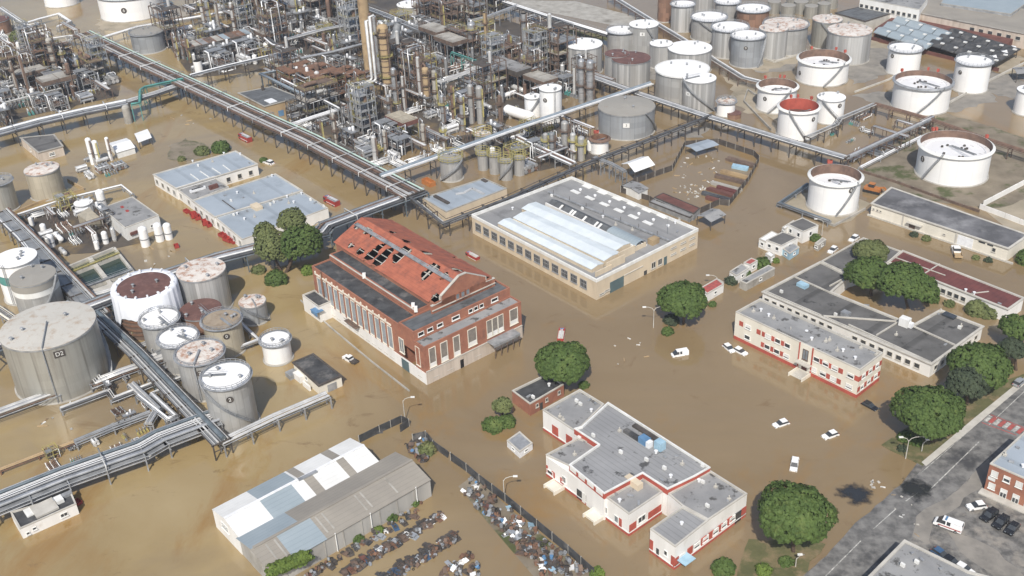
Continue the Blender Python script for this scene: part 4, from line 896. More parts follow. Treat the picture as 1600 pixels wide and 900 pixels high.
# ---------------------------------------------------------------- big grey and white warehouse: two gabled bays
def bay(b, far, near, wd_, ze, zr, roofspec, wall, nm, side=1):
    """far, near: eave ends in px; bay lies to side of that line"""
    A = P(*far, ze); B_ = P(*near, ze); u = (B_-A); L = u.length; u.normalize(); q = Vector((u.y, -u.x, 0))*side
    m = M(); e = [A, B_, B_+q*wd_, A+q*wd_]
    m.add([Vector((p.x, p.y, -.6)) for p in e]+e+[B_+q*wd_/2+Z*(zr-ze), A+q*wd_/2+Z*(zr-ze)], [(0, 1, 5, 4), (1, 2, 6, 8, 5), (2, 3, 7, 6), (3, 0, 4, 9, 7)])
    w = m.build('bay_wall', wall, b.T)
    for (s0, s1, half, mt_) in roofspec:
        m = M(); t0, t1 = (-.025, .5) if half == 0 else (.5, 1.025)
        zz = lambda t: ze+(zr-ze)*(1-abs(t-.5)*2)+.08
        p = [A+u*L*s0+q*wd_*t0, A+u*L*s1+q*wd_*t0, A+u*L*s1+q*wd_*t1, A+u*L*s0+q*wd_*t1]
        p = [Vector((p[0].x, p[0].y, zz(t0))), Vector((p[1].x, p[1].y, zz(t0))), Vector((p[2].x, p[2].y, zz(t1))), Vector((p[3].x, p[3].y, zz(t1)))]
        m.add(p+[k-Z*.12 for k in p], [(0, 1, 2, 3), (7, 6, 5, 4), (0, 4, 5, 1), (2, 6, 7, 3), (1, 5, 6, 2), (3, 7, 4, 0)]); m.build('roof_panel', mt_, b.T)
    m = M(); m.bar(A+q*wd_/2+Z*(zr-ze+.16), B_+q*wd_/2+Z*(zr-ze+.16), .7, .14); m.build('ridge_cap', 'white_metal' if nm == 0 else 'fawn_sheet', b.T)
    return A, B_, u, q, L
b = Bd('warehouse', 'large twin-gabled warehouse with patchwork white, blue and fawn roofing', (420, 895))
ZE = 5.0
A0 = P(332, 797, ZE); A1 = P(548, 685, ZE); u = (A1-A0).normalized(); q = Vector((u.y, -u.x, 0))
w_w, g_, s_ = 'white_sheet', 'grey_blue_sheet', 'fawn_sheet'
r1 = [(0, .235, 0, w_w), (.235, .50, 0, g_), (.50, .515, 0, w_w), (.515, .57, 0, s_), (.57, .77, 0, w_w), (.77, .83, 0, s_), (.83, 1, 0, w_w),
      (0, .235, 1, w_w), (.235, .455, 1, g_), (.455, .535, 1, w_w), (.535, .60, 1, s_), (.60, .78, 1, w_w), (.78, .835, 1, s_), (.835, 1, 1, w_w)]
W1 = 11.7; bay(b, (332, 797), (548, 685), W1, ZE, ZE+1.35, r1, 'plaster_white', 0)
C0 = A0+q*(W1+.1)+u*.1; C1 = C0+u*(A1-A0).length*1.0
px0 = proj(C0)[:2]; px1 = proj(C1+u*4.7)[:2]
r2 = [(-.015, .27, 0, g_), (.27, 1, 0, s_), (-.015, .13, 1, s_), (.13, .33, 1, g_), (.33, 1, 1, s_)]
_, _, u2, q2, L2 = bay(b, px0, px1, 13.0, ZE, ZE+1.55, r2, 'warehouse_wall', 1)
sf = Face(C0+q*13.0, C0+q*13.0+u*L2, C0)
for i in range(8):
    c = .08+.115*i; b.slab(sf, c, c+.006, -.3, ZE-.2, .15, 'concrete', 'pilaster')
for c in (.38, .60, .9): m = M(); p = sf.a+sf.u*sf.L*c+sf.n*.2; m.cyl(p, p+Z*(ZE+.2), .14, n=6); m.build('downpipe', 'white_paint', b.T)
for s0 in (.06, .11, .355, .395, .60, .635, .8):
    m = M(); t0, t1 = .56, .93; zz = lambda t: ZE+1.55*(1-abs(t-.5)*2)+.13
    p = C0+u*L2*s0; m.bar(p+q*13.0*t0+Z*(zz(t0)-ZE), p+q*13.0*t1+Z*(zz(t1)-ZE), .4, .08); m.build('roof_seam', 'concrete', b.T)
wf = Face(A0, A0+q*W1, A0+u*10); b.win(wf, .45, 3.2, 2.6, 4.4, frame='white_paint', pane='glass_grey', bars=2)
wf2 = Face(C0, C0+q*13.0, C0+u*10); b.slab(wf2, .3, .7, -.3, 4.6, .1, 'concrete', 'sliding_door')
m = M(); m.bar(P(466, 750, ZE+1.45), P(495, 736, ZE+1.45), .9, .3); m.build('ridge_vent', 'galvanised', b.T)
# ---------------------------------------------------------------- left-hand buildings
b = Bd('pump_house', 'white pump house with a cluttered dark roof below the lower pipe bridge', (33, 838))
fs = b.block([(31, 826), (119, 787), (112, 771), (16, 800)], 3.0, 'plaster_white', 'tar_roof', par=.3, cop='pale_concrete')
b.win(fs[0], .22, .9, 1, 1.8); b.win(fs[0], .75, 1.6, 1, 2.1, bars=1); b.win(fs[0], .1, .8, .5, 1.3)
b.rbox((70, 795), 4.5, 5, .5, 2.7, 'pale_concrete', 'roof_slab'); b.rbox((93, 783), 2.2, 1.6, .9, 2.7, 'white_paint', 'roof_hatch'); b.rbox((48, 800), 3.0, 2.4, .3, 2.7, 'white_paint', 'roof_frame')
m = M(); m.bar(P(83, 783, 2.9), P(112, 770, 2.9), 1.2, 1.0); m.build('roof_duct', 'galvanised', b.T)
b = Bd('switch_house', 'little cream switch house with a weathered black roof', (501, 618))
fs = b.block([(498, 602), (533, 587), (489, 553), (458, 566)], 3.3, 'ivory_wall', 'tar_roof', par=.05, cop='dark_steel', eave=.3)
b.slab(fs[0], .35, .75, -.2, 2.2, .1, 'galvanised', 'door'); b.win(fs[3], .5, 1.2, 1.2, 2.4)
b.rbox((470, 594), 3.5, 2.2, 2.2, -.3, 'plaster_white', 'side_box'); b.rbox((457, 590), 2.6, 2.6, 1.8, -.3, 'galvanised', 'transformer'); b.rbox((480, 608), .5, 3.4, 1.8, -.3, 'plaster_white', 'screen_wall', GROT+1.57)
b = Bd('control_house', 'white control house with a plain grey flat roof and two red hatches', (205, 376))
fs = b.block([(195, 356), (248, 336), (207, 307), (158, 325)], 4.9, 'white_paint', 'felt_roof', par=.15, cop='pale_concrete')
MATS_ = 0
b.slab(fs[0], .1, .5, 1.6, 2.6, .5, 'oxide_red', 'louvre'); b.win(fs[0], .75, 1.2, 1.5, 2.5); b.win(fs[3], .3, 1.2, 1.5, 2.5)
for p in ((191, 324), (199, 330)): b.rbox(p, 1.2, .9, .3, 4.75, 'red_paint', 'roof_hatch')
b.rbox((199, 345), 8.5, 14, .12, 4.78, 'pale_concrete', 'roof_band') if False else None
Kw = lambda x, y: (230+x/5.327, 225+y/5.327)
b = Bd('workshop', 'sprawling workshop with pale blue flat roofs', Kw(600, 500))
fA = b.block([Kw(240, 369), Kw(917, 166), Kw(735, 57), Kw(50, 252)], 4.5, 'plaster_white', 'blue_roof', par=.2, cop='pale_concrete', eave=.25)
fB = b.block([Kw(375, 471), Kw(680, 356), Kw(562, 274), Kw(242, 371)], 3.9, 'plaster_white', 'felt_roof', par=.3, cop='pale_concrete')
fC = b.block([Kw(560, 606), Kw(1290, 387), Kw(1065, 248), Kw(375, 471)], 4.6, 'plaster_white', 'blue_roof', par=.2, cop='pale_concrete', eave=.25)
fD = b.block([Kw(790, 795), Kw(1505, 532), Kw(1288, 395), Kw(562, 608)], 4.2, 'plaster_white', 'blue_roof', par=.3, cop='pale_concrete')
for f, n_ in ((fA[3], 4), (fC[3], 4), (fD[3], 5), (fB[3], 2)):
    for i in range(n_): b.win(f, (i+.5)/n_, 1.8, 1.2, 3.0, frame='pale_concrete', pane=R.choice(('glass_dark', 'glass_grey')), bars=1)
for i in range(3): b.win(fA[0], .62+.14*i, 1.6, 1.0, 2.8, frame='pale_concrete')
for i in range(7): b.rbox(Kw(375+i*15.5, 400-i*4.5), .8, 1.6, .9, 3.6, 'white_metal', 'roof_fan')
b.rbox(Kw(555, 370), 1.2, 3.2, 1.4, 3.6, 'oxide_red', 'roof_duct'); b.rbox(Kw(912, 535), 4.2, 2.6, 1.2, 3.9, 'cream_wall', 'roof_cabin')
for a, c in ((Kw(360, 250), Kw(430, 300)), (Kw(440, 225), Kw(520, 280)), (Kw(540, 200), Kw(610, 245)), (Kw(630, 175), Kw(690, 220)), (Kw(625, 468), Kw(730, 545)), (Kw(240, 366), Kw(560, 268))): m = M(); m.bar(P(*a, 4.45), P(*c, 4.45), .3, .25); m.build('roof_kerb', 'white_paint' if a != Kw(625, 468) else 'dark_steel', b.T)
b.clutter([Kw(750, 410), Kw(640, 85), Kw(545, 150), Kw(425, 185), Kw(850, 160), Kw(775, 90), Kw(380, 150), Kw(890, 415), Kw(800, 450), Kw(700, 478), Kw(1000, 280), Kw(1040, 270), Kw(650, 430)], 4.35)
b.clutter([Kw(750, 585), Kw(720, 595), Kw(830, 560), Kw(810, 630), Kw(895, 610), Kw(1055, 490), Kw(1110, 470), Kw(1165, 445), Kw(1210, 425), Kw(1240, 415), Kw(1285, 418), Kw(1180, 495), Kw(1220, 490), Kw(1360, 470), Kw(1400, 490), Kw(1025, 510), Kw(1470, 525)], 3.95)
b = Bd('gate_cabin', 'grey-roofed concrete cabin with barred windows at the yard edge', (62, 252))
fs = b.block([(60, 238), (98, 228), (84, 210), (32, 215)], 4.0, 'plinth_stone', 'felt_roof_dark', par=.1, cop='concrete', eave=.3)
b.win(fs[0], .5, 2.2, 1.2, 2.6, bars=2); b.win(fs[3], .5, 1.2, 1.2, 2.6)
def gshed(name, label, N_, L_, R_, ze, zr, wall, roof, open_=False):
    """small gabled shed; N_, L_, R_ = eave corners in px"""
    n = P(*N_, ze); l = P(*L_, ze); r = P(*R_, ze); a = l-n; c = r-n
    T = thing(name, label, 'shed', Vector((n.x, n.y, 0))); m = M()
    if open_:
        for p in (n, l, r, n+a+c): m.bar(Vector((p.x, p.y, -.5)), p, .25)
        m.build('corner_post', 'dark_steel', T) if False else None
        for p in (n, l, r, n+a+c): k = M(); k.bar(Vector((p.x, p.y, -.5)), p, .25); k.build('corner_post', 'dark_steel', T)
    else:
        e = [n, r, n+a+c, l]; m.add([Vector((p.x, p.y, -.6)) for p in e]+e+[n+a/2+Z*(zr-ze), n+a/2+c+Z*(zr-ze)], [(0, 1, 5, 4), (1, 2, 6, 9, 5), (2, 3, 7, 6), (3, 0, 4, 8, 7)]); m.build('wall', wall, T)
    m = M(); k = a.normalized()*.3; d = c.normalized()*.3
    for p0, p1 in ((n-k, n+a/2), (n+a+k, n+a/2)):
        q0 = p0+Z*(.05-(.3*(zr-ze)/(a.length/2))); q1 = p1+Z*(zr-ze+.05); v = [q0-d, q0+c+d, q1+c+d, q1-d]
        m.add(v+[x-Z*.1 for x in v], [(0, 1, 2, 3), (7, 6, 5, 4), (0, 4, 5, 1), (2, 6, 7, 3), (1, 5, 6, 2), (3, 7, 4, 0)])
    m.build('roof', roof, T); return T
gshed('yard_shed', 'white-roofed yard shed near the tall silos', (183, 238), (170, 224), (210, 230), 2.6, 3.6, 'white_paint', 'white_roof')
gshed('canopy_shed', 'white gabled canopy above the water beside the pipe bridge', (992, 268), (972, 256), (1022, 257), 5.0, 6.6, 'white_paint', 'white_roof', True)
Tq = gshed('small_hut', 'white hut with a grey pitched roof at the fence corner', (998, 301), (974, 290), (1012, 294), 2.8, 3.3, 'white_paint', 'felt_roof')
gshed('open_shelter', 'grey-roofed open shelter outside the scrap yard fence', (1111, 346), (1090, 337), (1133, 335), 3.4, 4.2, 'dark_steel', 'felt_roof', True)
gshed('lean_to_shed', 'blue-grey lean-to at the far corner of the fenced yard', (1088, 236), (1072, 228), (1122, 226), 3.0, 3.4, 'galvanised', 'blue_roof', True)
gshed('white_container_shed', 'white open container shed beside the yard shed', (217, 222), (211, 209), (236, 215), 3.0, 3.2, 'white_paint', 'white_roof', True)
# red-roofed row inside the fence
b = Bd('stock_shed', 'long low shed with a rusty red roof inside the fence', (1080, 345))
b.block([(1084, 334), (1094, 325), (1036, 301), (1022, 308)], 2.6, 'galvanised', 'oxide_red', par=.05, cop='dark_steel')
b.block([(1078, 340), (1084, 335), (1022, 309), (1014, 315)], 1.8, 'galvanised', 'felt_roof', par=.05, cop='dark_steel')
# blue flat-roofed building inside the pipe corner
b = Bd('blue_roofed_plant_room', 'cream plant room with a flat blue-grey roof ringed by pipes', (693, 330))
fs = b.block([(697, 331), (792, 294), (756, 278), (660, 309)], 4.4, 'cream_wall', 'blue_roof', par=.3, cop='concrete')
m = M(); 
for a, c in (((725, 301), (738, 294)), ((738, 294), (756, 303)), ((725, 301), (712, 303))): m.bar(P(*a, 4.3), P(*c, 4.3), 1.0, .3)
m.build('roof_duct', 'pale_pipe', b.T); b.rbox((757, 283), 2.5, 1.2, .5, 4.1, 'dark_steel', 'roof_hatch'); b.rbox((690, 313), 8, 1.2, .6, 4.1, 'dark_steel', 'roof_hatch')
# prefab office huts beyond the round pine
def hut(label, N_, R_, L_, z, wall, roof, name='prefab_hut', wn=2):
    b = Bd(name, label, N_); fs = b.block([N_, R_, (R_[0]+L_[0]-N_[0], R_[1]+L_[1]-N_[1]), L_], z, wall, roof, par=.08, cop='pale_concrete')
    for i in range(wn): b.win(fs[3], (i+.5)/wn, 1.2, z*.4, z*.75)
    b.win(fs[0], .5, 1.2, z*.4, z*.75); return b
hut('white hut with a plain grey roof behind the tank bund', (1255, 362), (1279, 352), (1230, 350), 4.2, 'plaster_white', 'felt_roof_dark')
hut('white hut whose roof is half black and half blue-grey', (1221, 384), (1247, 371), (1197, 375), 3.6, 'plaster_white', 'felt_roof_dark')
hut('low white lean-to flanking the half-black roof', (1197, 378), (1217, 366), (1186, 373), 3.0, 'white_paint', 'white_roof', wn=1)
hut('slim white strip hut behind the plain grey roof', (1226, 358), (1244, 347), (1222, 355), 3.2, 'white_paint', 'white_roof', wn=1)
hut('pale blue walled compound with open top by the huts', (1234, 396), (1249, 386), (1223, 388), 2.4, 'pale_blue', 'galvanised', 'utility_pen', 1)
hut('grey-roofed white prefab between two bushes', (1151, 431), (1170, 419), (1140, 424), 3.0, 'plaster_white', 'felt_roof', wn=1)
hut('prefab with a faded red roof touching the grey-roofed one', (1172, 414), (1184, 407), (1162, 410), 3.0, 'plaster_white', 'crossing_red', wn=1)
hut('prefab with a long faded red roof next to the curved lamp', (1105, 459), (1131, 444), (1094, 450), 2.8, 'plaster_white', 'crossing_red', wn=2)
hut('low white annex by the grey bush', (1120, 447), (1131, 441), (1112, 442), 2.2, 'white_paint', 'white_roof', wn=1)
hut('long grey canopy roof over the walkway', (1166, 443), (1211, 419), (1156, 438), 2.6, 'concrete', 'felt_roof', 'walkway_canopy', 0)
hut('white arched tent by the pale compound', (1205, 402), (1211, 398), (1196, 396), 2.2, 'white_paint', 'white_roof', 'white_tent', 0)
hut('small grey cabin standing in the water by the lamp', (1279, 383), (1291, 374), (1273, 380), 2.2, 'concrete', 'concrete', 'cabin', 1)
hut('two-tone metal kiosk standing in the flood by the palm', (812, 706), (832, 692), (792, 688), 2.0, 'white_metal', 'galvanised', 'metal_kiosk', 1)
# ---------------------------------------------------------------- across the road
b = Bd('brick_office', 'red-brick office with white shutters and a pale flat roof', (1533, 768))
fs = b.block([(1547, 724), (1700, 790), (1760, 720), (1600, 675)], 7.6, 'brick', 'blue_roof', par=.3, cop='pale_concrete')
f = fs[0]
for i in range(6):
    for zz in (1.2, 4.6):
        if zz > 4 or i in (0,): b.win(f, .07+.13*i, 1.5, zz, zz+1.6, shut=.8 if i != 1 else .4)
        else: b.win(f, .07+.13*i, 1.5, .2, 2.6, pane='glass_dark', shut=.4, bars=1)
b.slab(f, .015, .09, 3.4, 4.2, .1, 'white_paint', 'sign_board')
m = M(); A = f.a+f.n*1.0; m.ob(A+f.u*9+Z*.25, f.u*9.5, f.n*1.0, Z*.14); m.build('front_step', 'pale_concrete', b.T)
b.clutter([(1590, 700), (1570, 712), (1598, 730), (1580, 722)], 7.4)
b = Bd('grey_roofed_store', 'store with a wide grey roof at the bottom corner by the road', (1400, 905))
b.block([(1330, 930), (1600, 1000), (1650, 930), (1512, 893), (1414, 845)], 5.5, 'concrete', 'felt_roof', par=.2, cop='pale_concrete', eave=.3)
b.clutter([(1440, 875), (1432, 880), (1470, 890), (1410, 885), (1425, 865)], 5.4)
# ---------------------------------------------------------------- far corner sheds
b = Bd('far_warehouse', 'white far warehouse with a row of square windows', (1437, 30))
fs = b.block([(1437, 15), (1450, -2), (1380, -18), (1344, -3)], 10, 'plaster_white', 'felt_roof', par=.1, cop='pale_concrete')
for i in range(11): b.win(fs[3], .04+.09*i, 1.8, 5.5, 7.3, frame='pale_concrete')
b = Bd('long_grey_shed', 'very long grey-roofed shed behind the striped canopies', (1500, 45))
fs = b.block([(1700, 72), (1720, 30), (1450, -5), (1437, 20)], 7.0, 'plinth_stone', 'fawn_sheet', par=.05, cop='concrete', eave=.4)
for i in range(12): b.win(fs[3], .34+.055*i, 2.4, 3.4, 5.2, frame='pale_concrete')
b.block([(1580, 22), (1610, 0), (1480, -15), (1470, 5)], 8.2, 'galvanised', 'grey_blue_sheet', par=.1, cop='concrete')
b = Bd('ridged_shed', 'dark slatted shed beside the white far warehouse', (1340, 36))
b.block([(1352, 33), (1394, 20), (1357, 7), (1305, 20)], 5.5, 'pale_concrete', 'slate_roof', par=.05, cop='dark_steel', eave=.3)
b = Bd('carport_roof', 'checkered blue-grey canopy of many small gables', (1400, 60))
def saw(x0, y0, mt_, nx, ny):
    for i in range(nx):
        for j in range(ny):
            m = M(); o = P(x0+i*21+j*14.5, y0+i*6.6-j*8.5, 4.2); a = P(x0+i*21+j*14.5+19.5, y0+i*6.6-j*8.5+6.1, 4.2)-o; c = P(x0+i*21+j*14.5+14, y0+i*6.6-j*8.5-8.2, 4.2)-o
            v = [o, o+a, o+a+c, o+c, o+c/2+Z*1.1, o+a+c/2+Z*1.1]; v += [o-Z*.4, o+a-Z*.4, o+a+c-Z*.4, o+c-Z*.4]
            m.add(v, [(0, 1, 5, 4), (3, 4, 5, 2), (1, 2, 5), (0, 4, 3), (0, 6, 7, 1), (1, 7, 8, 2), (2, 8, 9, 3), (3, 9, 6, 0)]); g = m.build('canopy_gable', mt_, b.T)
            m = M(); p = o+a*.9+c*.4+Z*1.0; m.box(p, 1.6, 1.0, .5, GROT); m.build('canopy_vent', 'white_paint', g)
saw(1365, 50, 'grey_blue_sheet', 4, 3)
saw(1449, 69, 'tar_roof', 5, 3)
m = M(); m.prism([P(x, y, 0) for x, y in ((1365, 56), (1550, 96), (1590, 66), (1405, 30))], -.3, 3.6); m.build('under_wall', 'oxide_red', b.T)
gshed('pale_green_canopy', 'pale green curved canopy beside the dark gables', (1556, 93), (1547, 87), (1590, 77), 4, 4.6, 'dark_steel', 'white_roof', True)
gshed('edge_canopy', 'grey canopy on columns at the far yard', (1590, 115), (1583, 106), (1625, 112), 4, 4.5, 'dark_steel', 'felt_roof', True)
b = Bd('grey_hip_shed', 'grey hipped shed beside the big white tank', (280, 30)); 
n_, l_, r_, t_ = P(296, 23, 3.5), P(250, 36, 3.5), P(290, 8, 3.5), P(265, 12, 7.5)
m = M(); m.add([n_, l_, P(255, 22, 3.5), r_, P(272, 9, 6.5), Vector((n_.x, n_.y, -1)), Vector((l_.x, l_.y, -1))], [(0, 4, 1), (0, 3, 4), (3, 2, 4), (2, 1, 4), (1, 6, 5, 0)]); m.build('roof', 'fawn_sheet', b.T)
b = Bd('process_office', 'tan rendered office with a grey roof among the pipes', (420, 180))
fs = b.block([(413, 166), (468, 152), (425, 135), (372, 145)], 6.5, 'tan_concrete', 'slate_roof', par=.1, cop='concrete', eave=.3)
b.slab(fs[0], .35, .5, .5, 3.0, .1, 'blue_paint', 'door'); b.win(fs[0], .75, 2.0, 3.0, 4.4); b.rbox((423, 158), 5, 3.5, .25, 6.4, 'white_metal', 'roof_hatch'); b.rbox((411, 141), 1, 1, 2.0, 6.4, 'dark_steel', 'roof_vent')
# ================================================================ refinery: pipe bridges, towers, process units
mat('plant_floor_shade', (.10, .083, .066), (.055, .049, .043), .12, .6, c3=(.20, .145, .075), s3=.06, thr=(.52, .64))  # shade between process units put into this dark colour; brown patches are mud
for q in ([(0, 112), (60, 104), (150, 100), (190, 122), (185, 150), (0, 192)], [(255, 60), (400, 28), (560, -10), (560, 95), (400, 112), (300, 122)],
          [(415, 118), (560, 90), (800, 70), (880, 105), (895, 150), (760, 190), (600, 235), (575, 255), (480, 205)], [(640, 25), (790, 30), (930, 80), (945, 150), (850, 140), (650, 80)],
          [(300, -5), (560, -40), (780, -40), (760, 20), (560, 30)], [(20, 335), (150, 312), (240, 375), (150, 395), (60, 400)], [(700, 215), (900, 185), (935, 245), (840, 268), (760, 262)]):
    sheet('plant_floor_shade', q, .03+R.random()*.015, 'plant_floor_shade')  # dark sheets added under and between the units as painted shade
PAL = ['pale_pipe']*5+['silver_pipe']*3+['white_metal']*3+['grey_pipe']*2+['dark_pipe']*2+['rust_pipe']*2
PRUST = ['rust_pipe']*4+['pale_pipe']*4+['silver_pipe']*3+['brown_steel']*2+['grey_pipe']*2+['white_metal']
def offset(pts, d):
    out = []
    for i, p in enumerate(pts):
        a = (pts[i]-pts[i-1]) if i else (pts[1]-pts[0]); c = (pts[i+1]-pts[i]) if i < len(pts)-1 else a
        a = Vector((a.x, a.y, 0)).normalized(); c = Vector((c.x, c.y, 0)).normalized(); n1 = Vector((-a.y, a.x, 0)); n2 = Vector((-c.y, c.x, 0)); k = n1+n2
        k = k*(2/max(.5, k.length_squared)); out.append(p+k*d)
    return out
def rack(label, px, z, wd, n, pal=None, big=(), post=7.5, lv=1, steel='galvanised', name='pipe_bridge', rr=(.10, .36), zb=-.5, walk=False):
    pal = pal or PAL; T = thing(name, label, 'pipe bridge', P(*px[0], 0)); top = [P(x, y, z) for x, y in px]
    items = [(f, r, m_) for f, r, m_ in big]
    for i in range(n): items.append((-.46+.92*(i+.5)/n+R.uniform(-.02, .02), R.uniform(*rr), R.choice(pal)))
    for f, r, m_ in items:
        l = (1 if lv > 1 and R.random() < .28 else 0) if r < .4 else 0
        m = M(); m.tube([p+Z*(r-l*1.7) for p in offset(top, f*wd)], r, 6 if r < .4 else 10); m.build('pipe', m_, T)
    fr = {}; cnt = 0
    tot = sum((b_-a_).length for a_, b_ in zip(top, top[1:])); post = max(post, tot/90)
    for a, b_ in zip(top, top[1:]):
        L = (b_-a).length; k = max(1, int(L/post)); d = (b_-a).normalized(); rot = math.atan2(d.y, d.x)
        for i in range(k+1):
            if i == 0 and a is not top[0]: continue
            p = a.lerp(b_, i/k)
            if not fr:
                m = M(); w2 = wd/2+.3
                for s_ in (-1, 1): m.box((0, s_*w2*.86, (z+zb)/2), .3, .3, z-zb)
                for l in range(lv): m.box((0, 0, z-.16-l*1.7), .3, w2*2, .3)
                if lv == 1: m.box((0, 0, z*.55), .2, w2*1.7, .2)
                o = m.build('support_frame', steel, None, (0, 0, 0)); o.parent = T; fr['o'] = o
            else: o = fr['o'].copy(); COL.objects.link(o)
            o.parent = T; o.location = Vector((p.x, p.y, 0))-ORG[T.name]; o.rotation_euler = (0, 0, rot)
    for s_ in (-1, 1): m = M(); m.tube([p-Z*.2 for p in offset(top, s_*wd*.5)], .14, 4); m.build('side_beam', steel, T)
    if wd > 4:
        m = M()
        for a, b_ in zip(top, top[1:]):
            g = Vector((-(b_-a).y, (b_-a).x, 0)).normalized()*wd*.46; m.ob((a+b_)/2-Z*.42, (b_-a)/2, g, Z*.04)
        m.build('pipe_tray', 'brown_steel' if wd > 9 else 'grey_pipe', T)
    if wd > 6:
        for a, b_ in zip(top, top[1:]):
            k = int((b_-a).length/17); g = Vector((-(b_-a).y, (b_-a).x, 0)).normalized()*wd*.52
            for i in range(k):
                p = a.lerp(b_, (i+.5)/k); m = M(); m.tube([p-g-Z*.3, p-g+Z*1.3, p+g+Z*1.3, p+g-Z*.3], .13, 5); m.build('cross_bar', R.choice(('white_metal', 'pale_pipe', 'grey_pipe')), T)
    if walk: m = M(); [m.tube([p+Z*h for p in offset(top, wd*.5+.5)], .05, 4) for h in (.6, 1.1)]; m.build('handrail', 'galvanised', T)
    return T
rack('main trunk pipe bridge running from the far units down to the powerhouse', [(128, 52), (218, 96), (290, 129), (390, 176), (480, 217), (645, 303)], 7, 9.5, 16, pal=['white_metal']*3+['pale_pipe']*4+['dark_pipe']*3+['rust_pipe']*3+['brown_steel']*2, rr=(.09, .22), big=((-.28, .36, 'pale_pipe'), (.44, .34, 'mint_pipe')), lv=2, steel='dark_steel', walk=True)
rack('pale pipe bridge passing behind the powerhouse toward the wrapped tank', [(660, 296), (588, 322), (508, 352), (500, 362), (420, 382), (340, 402), (255, 430), (165, 468), (88, 497), (-20, 545)], 6, 7.5, 7, big=((.1, .55, 'silver_pipe'), (-.25, .35, 'pale_pipe')), lv=2, steel='blue_pipe')
rack('long pipe bridge along the far bank of the upper yard', [(-20, 212), (60, 190), (130, 174), (198, 160)], 6.5, 7.5, 7, big=((.2, .45, 'white_metal'),), lv=2, steel='dark_steel')
rack('pipe bridge stub joining the trunk below the green pipe', [(198, 160), (245, 146), (288, 131)], 6, 5, 5, steel='dark_steel')
rack('green pipe looping over to the trunk bridge', [(205, 164), (218, 162), (219, 142), (226, 137), (286, 124)], 7.2, 1.2, 0, big=((0, .42, 'teal_pipe'),), steel='teal_pipe', post=14, name='green_pipeline')
rack('bright double pipe with black lagging below the long shed', [(298, 119), (352, 105), (446, 83), (449, 76), (428, 70), (416, 60)], 7, 4, 4, big=((.2, .4, 'white_metal'), (-.2, .45, 'dark_pipe')), steel='dark_steel')
rack('diagonal pipe bridge with a thick dark teal main past the row of tanks', [(150, 492), (215, 553), (290, 632), (346, 690)], 4.6, 4.6, 5, big=((.15, .62, 'blue_pipe'),), steel='dark_steel')
rack('dark pipe bridge descending beside the teal-banded tank', [(2, 330), (60, 388), (110, 442), (158, 492)], 5, 6, 9, pal=PAL+['blue_pipe']*3, lv=2, steel='dark_steel')
rack('thin twin pipes running beside the dark descending bridge', [(-10, 333), (30, 372), (60, 412)], 4.2, 1.4, 2, pal=['white_metal'], rr=(.2, .3))
rack('lower trunk of silver pipes crossing the water to the corner', [(-20, 790), (100, 742), (220, 700), (250, 683), (338, 650)], 4.6, 7.6, 13, pal=['silver_pipe', 'pale_pipe', 'grey_pipe', 'silver_pipe', 'white_metal', 'pale_pipe'], rr=(.09, .26), big=((-.3, .4, 'silver_pipe'), (.3, .38, 'blue_pipe')), lv=2, steel='galvanised')
rack('narrow pipe bridge running to the switch house', [(346, 692), (430, 652), (512, 617)], 3.6, 2.6, 4, steel='galvanised', post=5)
rack('low pipe track in front of the largest steel tank', [(-20, 652), (90, 612), (146, 588), (152, 597), (190, 582), (262, 557)], 2.6, 3.6, 5, pal=['pale_pipe', 'silver_pipe', 'rust_pipe'], steel='galvanised', post=9)
rack('brown pipe at water level in the lower pen', [(0, 735), (60, 712), (120, 690)], 1.0, .8, 2, pal=['tan_concrete'], steel='rust')
rack('dark pipe gantry skirting the blue-roofed plant room', [(640, 304), (694, 347), (790, 310), (905, 258), (1000, 222), (1108, 180)], 5.6, 3.6, 3, pal=['pale_pipe', 'rust_pipe'], big=((-.35, .5, 'dark_pipe'),), lv=2, steel='dark_steel')
rack('blue-grey twin main striding past the grey conical-roofed tank', [(596, 277), (714, 236), (800, 205), (880, 178), (940, 158), (1018, 132)], 7, 3.6, 1, big=((.2, .62, 'slate_pipe'), (-.25, .4, 'pale_pipe')), steel='dark_steel', post=10)
rack('pipe bridge from the twin shiny columns to the open-topped tanks', [(928, 120), (1005, 148), (1108, 182), (1240, 222), (1322, 246)], 5.5, 4.5, 6, big=((-.2, .42, 'silver_pipe'),), lv=2, steel='dark_steel')
rack('rusty pipe bridge on the near side of the sunken pipe pen', [(1320, 248), (1380, 220), (1452, 187)], 4.5, 3, 5, pal=PRUST, steel='brown_steel')
rack('pale pipe bridge on the far side of the sunken pipe pen', [(1262, 214), (1306, 195), (1312, 186), (1366, 163)], 4.5, 2.6, 4, steel='dark_steel')
rack('rust-red pipe bridge closing the sunken pipe pen', [(1366, 163), (1420, 178), (1452, 187), (1540, 218), (1620, 244)], 4.2, 2.6, 4, pal=['rust_pipe', 'rust_pipe', 'pale_pipe'], steel='brown_steel')
rack('white pipe pair at the edge of the dry grassy bund', [(1345, 262), (1400, 234), (1440, 214)], 1.2, 1.4, 2, pal=['white_metal'], steel='galvanised')
rack('blue-grey pipe ledge round the bund of the lone open-topped tank', [(1262, 288), (1218, 318), (1296, 346)], 1.6, 1.4, 3, pal=['blue_pipe', 'grey_pipe'], steel='galvanised')
rack('rusty trench of pipes between the tank groups', [(955, -6), (1010, 28), (1066, 62), (1118, 96), (1160, 122), (1240, 142)], 3.4, 4, 6, pal=PRUST+['dark_pipe']*4, steel='brown_steel')
rack('upper pipe bridge bordering the far flooded lagoon', [(765, -4), (850, 24), (955, 56), (975, 52)], 6, 4.5, 6, pal=PAL, lv=2, steel='dark_steel', walk=True)
